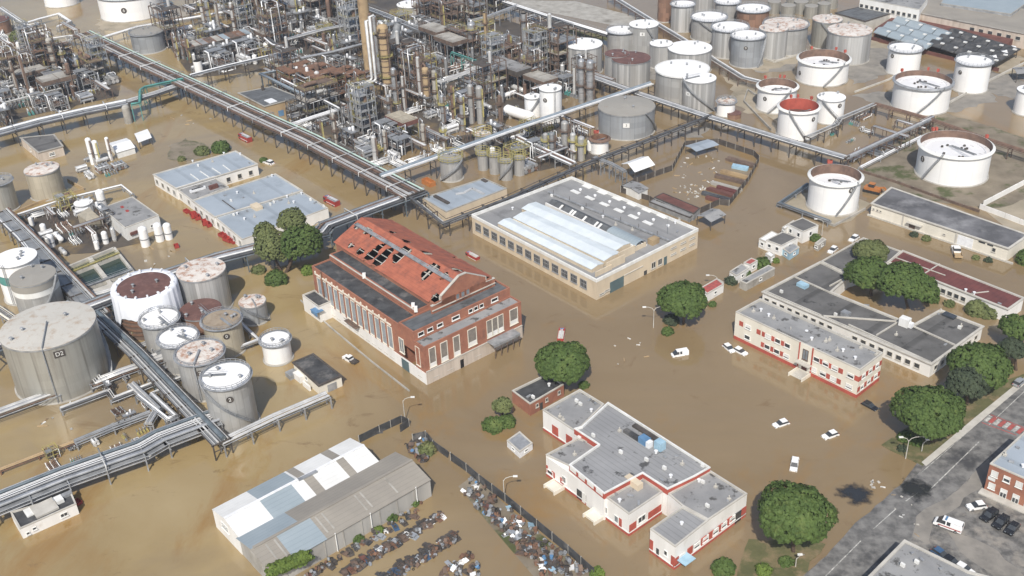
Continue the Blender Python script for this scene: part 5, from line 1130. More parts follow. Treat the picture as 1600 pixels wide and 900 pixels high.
rack('pipe bridge crossing behind the tan chimney', [(490, -18), (600, 22), (655, 45), (720, 60)], 6.5, 5, 7, lv=2, steel='dark_steel', walk=True)
rack('silver pipe bridge over the inner lagoon', [(735, 34), (760, 28), (808, 10)], 6, 3.6, 3, big=((.1, .55, 'silver_pipe'),), steel='galvanised')
rack('grey-blue pipe deck leading to the white domed vessel', [(684, 130), (720, 118), (775, 98)], 7, 3.4, 4, pal=['pale_pipe', 'slate_pipe'], big=((.2, .5, 'pale_pipe'),), steel='blue_pipe')
rack('teal pipeline next to the grey cooler roofs', [(706, 82), (740, 94), (772, 102)], 6.5, 1.2, 1, pal=['white_metal'], big=((0, .3, 'teal_pipe'),), steel='teal_pipe')
rack('blue pipe ledge over the tan rendered office', [(408, 116), (452, 108), (408, 116), (436, 130), (478, 150)], 7.5, 1.6, 2, pal=['slate_pipe'], big=((0, .4, 'slate_pipe'),), steel='blue_pipe')
rack('white slanting pipe above the tan rendered office', [(440, 124), (486, 147), (530, 170)], 8, 1.0, 0, big=((0, .36, 'white_metal'),), steel='galvanised')
rack('green-topped pipe deck in front of the tan rendered office', [(452, 197), (490, 184), (528, 172)], 6, 3.4, 4, pal=['teal_pipe', 'white_metal', 'pale_pipe'], steel='dark_steel')
rack('pipe bridge among the valve rows of the flare unit', [(-10, 165), (40, 152), (95, 138)], 5, 2.4, 3, pal=['concrete', 'pale_pipe'], steel='concrete')
rack('pipe bridge leading up to the far white tanks', [(0, 12), (45, 42), (78, 66)], 5, 3, 4, steel='galvanised')
rack('pale elbowed pipe run beside the far white tanks', [(30, 40), (62, 30), (92, 22), (110, 34), (90, 42)], 3, 1.6, 2, pal=['white_metal'], rr=(.25, .35), steel='galvanised')
rack('pipe bridge feeding the flare unit from behind', [(70, 62), (108, 56), (140, 60)], 6, 2.4, 3, pal=['white_metal', 'pale_pipe'], steel='galvanised')
rack('long thin pipe bridge behind the mid-grey tank', [(150, 62), (215, 42), (300, 28), (400, 10), (460, -4)], 4.5, 2.6, 3, pal=['white_metal', 'pale_pipe'], steel='galvanised')
rack('pipe bridge over the valve rows beside the tan chimney', [(448, 62), (500, 48), (556, 36)], 6.5, 4, 6, steel='dark_steel')
rack('double pipe hugging the foot of the tan chimney', [(470, 92), (520, 82), (566, 70)], 7, 2, 0, big=((.25, .4, 'silver_pipe'), (-.25, .4, 'silver_pipe')), steel='dark_steel')
rack('low pipe run between the caged tanks and the gantry', [(806, 215), (850, 236), (895, 256)], 4, 3, 6, steel='galvanised')
rack('white overhead pipe to the gabled canopy', [(928, 246), (955, 256), (976, 268)], 5.5, 1.6, 3, pal=['grey_pipe', 'silver_pipe'], steel='grey_pipe', post=4)
rack('pipe track behind the hill of basins', [(112, 470), (180, 452)], 3, 2.5, 4, pal=['ivory_wall', 'pale_pipe'], steel='galvanised')
rack('long white pipe along the basin pens', [(28, 336), (100, 312), (190, 290), (206, 303)], 2.4, 1.0, 1, pal=['white_metal'], rr=(.3, .32), steel='galvanised')
rack('upper of three short pipe runs in the pen beside the lower trunk', [(118, 692), (176, 668), (236, 646)], 1.6, 2.2, 4, pal=['silver_pipe', 'pale_pipe', 'grey_pipe'], steel='galvanised', post=6)
rack('pipe run with a dog-leg in the pen beside the lower trunk', [(95, 640), (170, 612), (178, 624), (250, 596)], 1.4, 1.6, 3, pal=['grey_pipe', 'dark_pipe', 'pale_pipe'], steel='galvanised', post=8)
rack('pipe loop turning twice near the corner of the lower trunk', [(215, 618), (262, 655), (276, 650), (238, 615), (250, 610)], 2.4, 1.0, 2, pal=['silver_pipe', 'white_metal'], steel='galvanised', post=5)
rack('short silver pipe run under the diagonal bridge', [(205, 600), (246, 640), (232, 662)], 2.0, 2.0, 4, pal=['silver_pipe', 'pale_pipe'], steel='galvanised', post=5)
rack('pipe run leaving the slim tank row toward the diagonal bridge', [(228, 560), (262, 548), (284, 572)], 1.8, 1.2, 3, pal=['pale_pipe', 'silver_pipe'], steel='galvanised', post=5)
rack('silver pipes from the second tank to the diagonal bridge', [(262, 598), (300, 582), (318, 600)], 1.8, 1.0, 2, pal=['pale_pipe', 'white_metal'], steel='galvanised', post=5)
rack('pair of pale pipes running behind the khaki tank toward the small white one', [(330, 560), (405, 532), (392, 520), (372, 500)], 1.6, .9, 2, pal=['pale_pipe', 'white_metal'], steel='galvanised', post=6)
rack('pipe fan behind the largest steel tank', [(-10, 478), (30, 505), (60, 540)], 2.4, 3, 5, pal=['ivory_wall', 'pale_pipe', 'grey_pipe'], steel='galvanised', post=6)
rack('pipe tangle between the white drums and the trunk bridge', [(300, 106), (350, 92), (346, 84), (410, 68)], 3.0, 2.0, 4, pal=['white_metal', 'pale_pipe'], steel='galvanised', post=6)
# ---------------------------------------------------------------- towers and stacks
def tower(label, tx, ty, by, w, mt='silver_pipe', rings=3, plat=2, name='process_column', taper=1.0, dome=True, lad=True, elbow=None, group=None, rust='galvanised', bx=None):
    dx, dy = 939-tx, 3397-ty; bx = bx if bx else tx+dx/dy*(by-ty); B = P(bx, by); z = HT((bx, by), ty); r = w/2*proj(B+Z*z*.7)[2]/FPX
    T = thing(name, label, 'stack' if 'stack' in name or 'chimney' in name else 'tower', B, group); m = M()
    pr = [(r, -1), (r*taper, z)]
    if dome: pr += [(r*taper*.85, z+r*.35), (r*taper*.45, z+r*.6), (.01, z+r*.68)]
    m.lathe(B, pr, 20); m.build('shell', mt, T)
    if not dome: m = M(); m.lathe(B, [(r*taper, z), (r*taper*.8, z), (r*taper*.8, z-3), (.01, z-3)], 20, False); m.build('mouth', 'void', T)
    for i in range(rings):
        zz = z*(i+.6)/(rings+.3); q = r+(r*taper-r)*zz/z; m = M(); m.lathe(B, [(q, zz-.18), (q+.12, zz-.18), (q+.12, zz+.18), (q, zz+.18)], 20, False); m.build('band', rust, T)
    for i in range(plat):
        zz = z*(i+1)/(plat+.35); q = r+(r*taper-r)*zz/z; m = M(); m.lathe(B, [(q+.05, zz), (q+1.0, zz), (q+1.0, zz+.12), (q+.05, zz+.12), (q+.05, zz)], 16, False)
        for k in range(10): a = .628*k; p = B+Vector((math.cos(a), math.sin(a), 0))*(q+.95)+Z*zz; m.bar(p, p+Z*1.1, .08)
        for h in (.55, 1.1): m.lathe(B, [(q+.92, zz+h), (q+1.0, zz+h), (q+1.0, zz+h+.08), (q+.92, zz+h+.08)], 16, False)
        m.build('platform', 'lattice_yellow' if R.random() < .3 else 'brown_steel', T)
    if lad: m = M(); [m.bar(B+GA*(r+.35)+GB*s_+Z*.3, B+GA*(r*taper+.35)+GB*s_+Z*z, .1) for s_ in (-.3, .3)]; m.bar(B+GA*(r+.7)+Z*3, B+GA*(r*taper+.7)+Z*z, .5, .06); m.build('ladder', 'lattice_yellow' if R.random() < .4 else 'brown_steel', T)
    if elbow:
        m = M(); s_ = elbow; m.tube([B+Z*(z+r*.4), B+Z*(z+1.6), B-GA*s_*.6+Z*(z+2.2), B-GA*s_*1.1+Z*(z+1.2), B-GA*s_*1.2+Z*z*.25], max(.14, r*.28), 8); m.build('overhead_pipe', R.choice(('silver_pipe', 'rust_pipe', 'pale_pipe')), T)
    return T, B, z, r
tower('tall tan concrete chimney rising above all the units', 564, -22, 112, 18, 'tan_concrete', 0, 0, 'chimney', .95, False, False)
tower('fat banded column beside the tan chimney', 597, 43, 150, 18, 'tan_concrete', 12, 3, rust='brown_steel', elbow=2.4)
tower('tall thin pipe-like column between chimney and banded column', 584, 26, 125, 6.5, 'silver_pipe', 2, 1, elbow=None)
tower('dark thin riser next to the tan chimney', 577, 22, 118, 5, 'rust_pipe', 2, 1)
tower('shiny ringed column with a yellow ladder below the inclined duct', 614, 108, 182, 8, 'silver_pipe', 5, 3)
tower('tan lagged column over the dark machinery pit', 664, 108, 168, 11, 'tan_concrete', 3, 3, rust='brown_steel', elbow=1.8)
tower('twin of the tan lagged column, slightly greyer', 677, 112, 166, 8, 'concrete', 3, 2, rust='brown_steel')
tower('silver ringed column beyond the grey cooler roofs', 736, 38, 84, 13, 'silver_pipe', 5, 2, elbow=2)
tower('slim cream stack behind the silver ringed column', 757, 20, 84, 5, 'tan_concrete', 1, 1, 'flue_stack', dome=False)
tower('tall silver stack standing alone by the flooded lagoon', 818, 21, 96, 8.5, 'silver_pipe', 2, 2, 'flue_stack', dome=False)
tower('first of two shiny columns under a hooked overhead pipe', 908, 95, 160, 10, 'silver_pipe', 6, 2, elbow=2.2)
tower('second of two shiny columns, nearer the red-roofed tank', 922, 97, 164, 12, 'silver_pipe', 6, 2)
tower('cream pencil stack in front of the dark frame by the twin shiny columns', 897, 105, 150, 4.5, 'pale_pipe', 0, 0, 'flue_stack', dome=False)
tower('plain pale grey upright vessel above the pipe yard', 767, 114, 152, 12.5, 'steel_plates', 1, 0, 'upright_vessel')
tower('grey column with a white cap by the valve yard', 734, 134, 192, 9, 'steel_plates', 1, 1)
tower('grey smooth column close by the white-capped one', 748, 137, 192, 11, 'steel_plates', 1, 1)
tower('plain grey column rising through the blue-grey main', 882, 192, 238, 11, 'steel_plates', 0, 1)
tower('one of two stubby dark columns by the copper-topped tank', 852, 210, 246, 8, 'steel_plates', 1, 1)
tower('stubby dark column with a square head box', 862, 209, 246, 9, 'grey_pipe', 1, 1)
tower('column with a white chimney cap beside the copper-topped tank', 908, 216, 250, 11, 'steel_plates', 0, 1)
tower('lattice-clad column with white cap in the green pipework', 895, 210, 248, 9, 'pale_pipe', 2, 1)
tower('big silver twin column at the rear unit, fatter one', 457, -2, 42, 12, 'silver_pipe', 2, 1)
tower('big silver twin column at the rear unit, thinner one', 468, 0, 40, 9, 'silver_pipe', 2, 1)
tower('slender greenish flare stack behind the long brown shed', 336, 6, 54, 5, 'concrete', 1, 0, 'flue_stack', dome=False)
tower('rusty column of the flare unit with crowded platforms', 76, 62, 122, 10, 'concrete', 4, 4, rust='brown_steel', elbow=2)
tower('thinner grey column of the flare unit', 95, 80, 120, 6, 'concrete', 3, 3, rust='brown_steel', elbow=1.6)
tower('dark column leaning out of the flare unit frame', 60, 70, 120, 6, 'brown_steel', 3, 3, rust='brown_steel')
tower('grey upright drum with a round top beside the blue pipe ledge', 462, 105, 134, 12, 'steel_plates', 1, 0, 'upright_vessel')
tower('silver upright vessel leaning out of the manifold yard', 583, 214, 254, 8.5, 'pale_pipe', 1, 0, 'upright_vessel')
tower('concrete surge drum at the bend of the upper yard pipes', 196, 168, 192, 12, 'concrete', 0, 0, 'upright_vessel', lad=False)
tower('white cylinder among the white drums below the long shed', 308, 95, 116, 13, 'white_plates', 0, 0, 'upright_vessel', dome=False, lad=False)
for x, t, b_ in ((648, 5, 40), (700, -10, 36), (722, -6, 30), (690, 8, 60), (795, 55, 98), (640, 78, 150), (652, 90, 160), (628, 120, 178), (606, 150, 190), (556, 120, 178), (545, 140, 200), (516, 60, 100), (536, 0, 40), (430, -10, 30), (400, 0, 45), (380, -6, 30), (360, 5, 50), (312, -4, 40), (322, 2, 44),
                 (290, 60, 98), (268, 52, 90), (280, 55, 92), (272, 58, 94), (118, 92, 130), (30, 88, 150), (15, 96, 150), (104, 100, 150), (705, 135, 190), (690, 150, 200), (720, 150, 205), (780, 150, 200), (815, 85, 130), (840, 75, 120), (868, 60, 118), (660, 195, 228), (692, 200, 232), (600, 205, 240), (520, 178, 225), (500, 190, 230)):
    tower('rusty process column with platforms rising among the pipework', x, t, b_, R.choice((4, 5, 5, 6, 7)), R.choice(('rust_pipe', 'brown_steel', 'silver_pipe', 'concrete', 'pale_pipe', 'grey_pipe')), R.randrange(1, 4), R.randrange(0, 3), group='process columns among the pipework', rust='brown_steel', elbow=R.choice((None, 1.5, 2)))
for x, t, b_, w_ in ((222, 358, 384, 14), (245, 352, 376, 13), (260, 352, 373, 12), (147, 366, 382, 9), (162, 364, 380, 9), (76, 370, 385, 13), (66, 352, 366, 9), (155, 300, 322, 13)):
    tower('white upright dosing vessel standing on legs near the control house', x, t, b_, w_, 'white_plates', 1, 0, 'dosing_vessel', lad=False, group='white dosing vessels')
for x, t, b_, w_ in ((137, 218, 256, 9), (147, 222, 255, 9), (166, 216, 250, 6)):
    tower('tall white gas silo on the island of green pumps', x, t, b_, w_, 'white_plates', 1, 0, 'gas_silo', group='white gas silos')
# inclined duct and bent overhead pipes
T = thing('exhaust_duct', 'inclined grey exhaust duct above the shiny ringed column', 'duct', P(617, 118)); m = M(); zt = HT((617, 118), 80)
m.cyl(P(616, 120)+Z*zt*1.1, P(630, 116)+Z*(zt*1.1+11), 2.0, 1.7, 14); m.build('duct', 'grey_pipe', T); m = M(); m.cyl(P(616, 120), P(616, 120)+Z*zt*1.1, 1.7, 2.0, 12); m.build('duct_leg', 'brown_steel', T)
T = thing('bent_pipe', 'pair of fat pale pipes bending down beside the tan chimney', 'pipe', P(590, 150))
zt = HT((592, 165), 26); z1 = HT((592, 165), 126)
for k in range(2):
    a = P(592, 165)-GA*1.8*k-GB*.8*k; m = M(); m.tube([a+Z*(zt-2*k)+GB*2, a+Z*(zt-2*k), a+Z*(z1+1), a+Z*z1-GB*1, a+Z*(z1-.3)-GB*(11-k), a+Z*(z1-1.3)-GB*(12-k), a-GB*(12-k)], .62, 8); m.build('pipe', 'pale_pipe', T)
T = thing('vessel_bullet', 'white horizontal bullet vessel beside the tall white tank', 'vessel', P(812, 190)); a = P(793, 182)+Z*3; b_ = P(830, 194)+Z*3
m = M(); d = (b_-a).normalized(); m.cyl(a, b_, 2.1, n=20, caps=False); m.cyl(b_, b_+d*1.2, 2.1, 1.2, 20); m.cyl(a, a-d*1.2, 2.1, 1.2, 20); m.build('shell', 'white_plates', T)
for f in (.2, .8): m = M(); m.box(a.lerp(b_, f)-Z*2.2, .6, 3, 2.4, GROT); m.build('saddle', 'concrete', T)
# ---------------------------------------------------------------- prototypes of process equipment, copied around the units
PROTO = {}
def opipe(m, x0, x1, y0, y1, z0, z1, r):
    p = Vector((R.uniform(x0, x1), R.uniform(y0, y1), z0)); q = [p]
    ax = R.sample((0, 1, 2), 3)+[R.randrange(3)]
    for k in ax:
        p = p.copy(); lo, hi = ((x0, x1), (y0, y1), (z0, z1))[k]; p[k] = R.uniform(lo, hi)
        if (p-q[-1]).length > .5: q.append(p)
    if len(q) > 1: m.tube(q, r, 5)
def reg(key, T): PROTO.setdefault(key, []).append((T, tree_of(T)))
FAR = Vector((0, 0, 0))
def start(name): return thing(name, 'tmp label to be replaced', 'plant', FAR)
def frame_proto(key, nx, ny, lv, lh, bx, by, steel, deckm, pal, npipe=9, drums=3, fill=.6):
    T = start('process_unit'); X, Y, H_ = nx*bx, ny*by, lv*lh; m = M()
    for i in range(nx+1):
        for j in range(ny+1): m.box((i*bx-X/2, j*by-Y/2, H_/2-.3), .32, .32, H_+.6)
    for l in range(1, lv+1):
        for j in range(ny+1): m.bar((-X/2, j*by-Y/2, l*lh), (X/2, j*by-Y/2, l*lh), .26)
        for i in range(nx+1): m.bar((i*bx-X/2, -Y/2, l*lh), (i*bx-X/2, Y/2, l*lh), .26)
    for i in range(nx):   # bracing
        if R.random() < .7: l = R.randrange(lv); m.bar((i*bx-X/2, -Y/2, l*lh), ((i+1)*bx-X/2, -Y/2, (l+1)*lh), .16)
    m.build('steel_frame', steel, T)
    for l in range(1, lv+1):
        m = M()
        for i in range(nx):
            for j in range(ny):
                if R.random() < fill: m.box(((i+.5)*bx-X/2, (j+.5)*by-Y/2, l*lh+.19), bx*.99, by*.99, .1)
        if m.f: m.build('deck', R.choice(deckm), T)
        if R.random() < .75:
            m = M()
            for h in (.55, 1.1):
                for s_ in (-1, 1): m.bar((-X/2, s_*Y/2, l*lh+h+.2), (X/2, s_*Y/2, l*lh+h+.2), .07); m.bar((s_*X/2, -Y/2, l*lh+h+.2), (s_*X/2, Y/2, l*lh+h+.2), .07)
            for i in range(int(X/1.5)+1):
                for s_ in (-1, 1): m.bar((-X/2+i*1.5, s_*Y/2, l*lh+.2), (-X/2+i*1.5, s_*Y/2, l*lh+1.3), .07)
            m.build('handrail', R.choice(('galvanised', 'lattice_yellow', 'brown_steel')), T)
    for k in range(drums):
        l = R.randrange(0, lv+1); r = R.uniform(.5, 1.1); x, y, z = R.uniform(-X/3, X/3), R.uniform(-Y/3, Y/3), l*lh+r+.6; m = M()
        if R.random() < .6: d = R.uniform(1.5, 3); m.cyl((x-d, y, z), (x+d, y, z), r, n=12, caps=False); m.cyl((x+d, y, z), (x+d+r*.4, y, z), r, r*.5, 12); m.cyl((x-d, y, z), (x-d-r*.4, y, z), r, r*.5, 12)
        else: h = R.uniform(2, 5); m.cyl((x, y, l*lh), (x, y, l*lh+h), r, n=12, caps=False); m.cyl((x, y, l*lh+h), (x, y, l*lh+h+r*.5), r, r*.4, 12)
        m.build('drum', R.choice(('silver_pipe', 'pale_pipe', 'rust_pipe', 'grey_pipe', 'white_metal')), T)
    for k in range(npipe):
        m = M()
        for _ in range(2): opipe(m, -X*.56, X*.56, -Y*.58, Y*.58, .3, H_*1.12, R.choice((.1, .14, .2, .3)))
        if m.f: m.build('pipe', R.choice(pal), T)
    reg(key, T)
DK = ('dark_steel', 'grey_pipe', 'brown_steel', 'concrete')
frame_proto('frame', 3, 2, 4, 4.2, 4.5, 4.5, 'brown_steel', DK, PRUST)
frame_proto('frame', 2, 2, 5, 4, 4.5, 4.5, 'brown_steel', ('brown_steel', 'rust', 'dark_steel'), PRUST, 10)
frame_proto('frame', 3, 2, 3, 4.5, 5, 4, 'dark_steel', DK, PAL, 10, 4)
frame_proto('frame', 2, 2, 6, 3.6, 4, 4, 'galvanised', ('galvanised', 'grey_pipe'), PAL, 8, 2)
frame_proto('frame', 4, 2, 3, 4, 4.5, 4, 'brown_steel', DK, PAL+PRUST, 12, 4)
frame_proto('low_frame', 3, 2, 2, 3.6, 4, 3.6, 'galvanised', DK, PAL, 9, 3, .4)
frame_proto('low_frame', 2, 2, 2, 3.2, 4, 4, 'lattice_yellow', ('grey_pipe', 'dark_steel'), PAL, 8, 2, .35)
frame_proto('low_frame', 3, 1, 2, 4, 4.5, 4, 'dark_steel', DK, PRUST, 9, 3, .5)
frame_proto('furnace', 4, 3, 4, 2.6, 4, 4, 'rust', ('rust', 'brown_steel', 'rust_pipe'), PRUST, 16, 5, .5)
def cooler_proto(skin, X, Y, H_, leg):
    T = start('air_cooler'); m = M()
    for i in range(4):
        for s_ in (-1, 1): m.box((-X/2+X*i/3, s_*Y*.46, H_/2-.3), .35, .35, H_+.6)
    for s_ in (-1, 1): m.bar((-X/2, s_*Y*.46, H_-.3), (X/2, s_*Y*.46, H_-.3), .35)
    m.build('leg_frame', leg, T); m = M(); m.box((0, 0, H_+.9), X, Y, 1.8); m.build('plenum', skin[0], T)
    for i in range(2): m = M(); m.box((X*(i-.5)/2, 0, H_+1.9), X*.48, Y*.97, .2); m.build('fan_deck', skin[1], T)
    for i in range(3): m = M(); m.cyl((-X/3+X*i/3, 0, H_-.6), (-X/3+X*i/3, 0, H_), Y*.3, n=14); m.build('fan_ring', 'grey_pipe', T)
    for k in range(5):
        m = M(); opipe(m, -X*.55, X*.55, -Y*.6, Y*.6, .3, H_, .18); opipe(m, -X*.55, X*.55, -Y*.6, Y*.6, .3, H_+2, .14); m.build('pipe', R.choice(PAL), T)
    m = M()
    for h in (.5, 1.0):
        for s_ in (-1, 1): m.bar((-X/2, s_*Y/2, H_+2+h), (X/2, s_*Y/2, H_+2+h), .07); m.bar((s_*X/2, -Y/2, H_+2+h), (s_*X/2, Y/2, H_+2+h), .07)
    m.build('handrail', 'brown_steel', T); reg('cooler', T)
cooler_proto(('brown_steel', 'concrete'), 15, 9, 8, 'galvanised'); cooler_proto(('oxide_red', 'tan_plates'), 13, 8, 6.5, 'lattice_yellow'); cooler_proto(('dark_steel', 'felt_roof'), 18, 8, 8, 'brown_steel')
def exch_proto(mt, nn):
    T = start('heat_exchanger')
    for i in range(nn):
        for l in range(2):
            m = M(); y = (i-(nn-1)/2)*1.9; z = 1.3+l*1.7; m.cyl((-3, y, z), (3, y, z), .7, n=12); m.cyl((3, y, z), (3.25, y, z), .9, n=12); m.cyl((-3.25, y, z), (-3, y, z), .9, n=12); m.build('tube_shell', R.choice(mt), T)
    m = M()
    for s_ in (-2, 2): m.box((s_, 0, .4), .5, nn*1.9, 1.4)
    m.build('saddle', 'concrete', T)
    for k in range(4): m = M(); opipe(m, -4, 4, -nn, nn, .4, 5, .16); m.build('pipe', R.choice(PAL), T)
    reg('exchanger', T)
exch_proto(('silver_pipe', 'pale_pipe'), 3); exch_proto(('rust_pipe', 'grey_pipe', 'silver_pipe'), 4); exch_proto(('white_metal', 'pale_pipe'), 2)
def manifold_proto(pal, n, Lx):
    T = start('pipe_manifold')
    for i in range(n):
        y = (i-n/2)*.85; z = R.uniform(.7, 1.3); e = R.uniform(-.8, .8); m = M(); r = R.uniform(.16, .3)
        m.tube([(-Lx/2+e, y, .1), (-Lx/2+e, y, z), (Lx/2+e, y, z), (Lx/2+e, y, z+R.uniform(.8, 2.2)), (Lx/2+e+R.uniform(.6, 2), y, z+R.uniform(.8, 2.2))], r, 6); m.build('pipe', R.choice(pal), T)
    m = M()
    for s_ in (-.35, 0, .35): m.box((s_*Lx, 0, .3), .3, n*.9, .7)
    m.build('sleeper', 'concrete', T); reg('manifold', T)
manifold_proto(['white_metal', 'pale_pipe', 'silver_pipe'], 7, 9); manifold_proto(['silver_pipe', 'grey_pipe', 'pale_pipe'], 6, 7); manifold_proto(['pale_pipe', 'rust_pipe'], 8, 8)
def drum_proto(mt, L, r, zc):
    T = start('horizontal_drum'); m = M(); m.cyl((-L/2, 0, zc), (L/2, 0, zc), r, n=16, caps=False)
    for s_ in (-1, 1): m.cyl((s_*L/2, 0, zc), (s_*(L/2+r*.35), 0, zc), r, r*.75, 16); m.cyl((s_*(L/2+r*.35), 0, zc), (s_*(L/2+r*.5), 0, zc), r*.75, r*.2, 16)
    m.build('shell', mt, T)
    for s_ in (-.3, .3): m = M(); m.box((s_*L, 0, zc/2-.3), .5, r*1.6, zc); m.build('saddle', 'concrete', T)
    m = M(); m.cyl((0, 0, zc+r-.1), (0, 0, zc+r+.6), .35, n=8); m.build('nozzle', 'grey_pipe', T)
    m = M(); opipe(m, -L/2, L/2, -r*2, r*2, .3, zc+r+2, .14); opipe(m, -L/2, L/2, -r*2, r*2, .3, zc+r+2, .14); m.build('pipe', R.choice(PAL), T); reg('drum', T)
drum_proto('pale_pipe', 7, 1.2, 2.4); drum_proto('silver_pipe', 5, .9, 2); drum_proto('rust_pipe', 6, 1.1, 3.4); drum_proto('white_plates', 8, 1.3, 2.6)
def pump_proto(n, mt):
    T = start('pump_row')
    for i in range(n):
        m = M(); y = (i-n/2)*1.7; m.box((0, y, .35), 1.8, .8, .9); m.cyl((-.8, y, 1.1), (.5, y, 1.1), .38, n=10); m.cyl((.6, y, .8), (.6, y, 1.9), .28, n=8); m.build('pump', R.choice(mt), T)
        m = M(); m.tube([(.6, y, 1.6), (.6, y, 2.8), (2.2, y, 2.8), (2.2, y, .2)], .14, 5); m.build('pipe', R.choice(PAL), T)
    reg('pumps', T)
pump_proto(5, ('galvanised', 'teal_pipe', 'grey_pipe')); pump_proto(6, ('lattice_yellow', 'galvanised', 'pale_pipe'))
def vert_proto(mt, r, h):
    T = start('upright_vessel'); m = M(); m.cyl((0, 0, .8), (0, 0, h), r, n=16, caps=False); m.cyl((0, 0, h), (0, 0, h+r*.35), r, r*.75, 16); m.cyl((0, 0, h+r*.35), (0, 0, h+r*.5), r*.75, r*.2, 16); m.build('shell', mt, T)
    m = M(); m.cyl((0, 0, -.5), (0, 0, .85), r*.8, n=12); m.build('skirt', 'concrete', T)
    m = M(); m.tube([(0, 0, h+r*.4), (0, 0, h+1.2), (r+.5, 0, h+1.2), (r+.5, 0, .4)], .14, 5); m.build('pipe', R.choice(PAL), T); reg('upright', T)
vert_proto('pale_pipe', 1.1, 7); vert_proto('silver_pipe', .8, 9); vert_proto('rust_pipe', 1, 8); vert_proto('white_plates', 1.3, 5)
def rackseg_proto(pal, n, L, H_):
    T = start('pipe_trestle')
    for i in range(n): m = M(); y = (i-(n-1)/2)*.55; m.tube([(-L/2, y, H_), (L/2, y, H_), (L/2, y, H_-R.uniform(1, H_-.5))], R.uniform(.1, .24), 5); m.build('pipe', R.choice(pal), T)
    m = M()
    for i in range(4):
        x = -L/2+L*i/3
        for s_ in (-1, 1): m.bar((x, s_*n*.3, -.5), (x, s_*n*.3, H_), .22)
        m.bar((x, -n*.33, H_-.25), (x, n*.33, H_-.25), .24)
    m.bar((-L/2, 0, H_-.4), (L/2, 0, H_-.4), .2)
    m.build('trestle_frame', 'brown_steel', T); reg('trestle', T)
rackseg_proto(PAL, 5, 16, 5); rackseg_proto(PRUST, 6, 20, 6.5); rackseg_proto(PAL, 4, 12, 8)
MARK = [(75, 95, 'the flare unit columns'), (25, 165, 'the far-bank pipe bridge'), (160, 110, 'the head of the trunk pipe bridge'), (228, 55, 'the mid-grey open-rimmed tank'), (340, 60, 'the long brown shed'), (430, 50, 'the grey cooler roof at the rear'),
        (462, 20, 'the big silver twin columns'), (500, 130, 'the rusty furnace block'), (565, 90, 'the tan chimney'), (600, 120, 'the fat banded column'), (664, 150, 'the tan lagged columns'), (690, 65, 'the grey cooler roofs'), (736, 60, 'the silver ringed column'),
        (818, 80, 'the lone silver stack'), (870, 80, 'the dark frame near the lagoon'), (915, 130, 'the twin shiny columns'), (860, 160, 'the tall white tank'), (748, 165, 'the grey smooth column'), (640, 195, 'the pink-roofed cooler'), (640, 240, 'the manifold yard'),
        (790, 245, 'the caged tanks'), (870, 235, 'the stubby dark columns'), (420, 165, 'the tan rendered office'), (540, 190, 'the open lattice decks'), (340, 110, 'the white drums below the long shed'), (120, 360, 'the basin pens'), (60, 370, 'the dark descending bridge'),
        (140, 240, 'the gas silo island'), (200, 650, 'the corner of the lower trunk'), (100, 720, 'the lower trunk pipes'), (1400, 205, 'the sunken pipe pen'), (640, 20, 'the low white-roofed tank'), (760, 10, 'the upper pipe bridge'), (200, 555, 'the diagonal pipe bridge'), (720, 190, 'the row of stub piers'), (560, 20, 'the chimney top bridge'), (380, 10, 'the flare stack')]
DESC = {'frame': 'many-decked steel process frame', 'low_frame': 'low pipework frame', 'furnace': 'rusty stepped furnace block', 'cooler': 'air cooler on tall legs', 'exchanger': 'stacked heat exchangers', 'manifold': 'comb of parallel pipes', 'drum': 'horizontal drum on saddles', 'pumps': 'row of pumps with looped pipes', 'upright': 'upright vessel with a side pipe', 'trestle': 'short pipe trestle'}
CATS = {'frame': 'process frame', 'low_frame': 'process frame', 'furnace': 'furnace', 'cooler': 'air cooler', 'exchanger': 'heat exchanger', 'manifold': 'pipes', 'drum': 'drum', 'pumps': 'pump row', 'upright': 'vessel', 'trestle': 'pipe trestle'}
USED = [P(x, y) for x, y in ((505, 152), (470, 138), (545, 142), (520, 160), (488, 146), (490, 160), (572, 205), (630, 212), (706, 90), (682, 74), (798, 138), (845, 150), (630, 225), (415, 165), (445, 165), (430, 175), (400, 155))]; SEEN = {}
def put(key, x, y, rot=None, s=1.0, label=None, var=None, near=None, sz=None):
    T, ch = PROTO[key][var if var is not None else R.randrange(len(PROTO[key]))]
    p = P(x, y); mk = near or min(MARK, key=lambda q: (P(q[0], q[1])-p).length)[2]
    adj = {0: '', 1: ''}[0]; lb = label or f'{DESC[key]} near {mk}'; grp = None if label else f'{CATS[key]}s near {mk}'
    o = dup(T, ch, p, GROT+(rot if rot is not None else R.choice((0, math.pi/2, math.pi))), lb, grp); o['category'] = CATS[key]; o.scale = (s, s, sz or s)
    if not label: pass
    return o
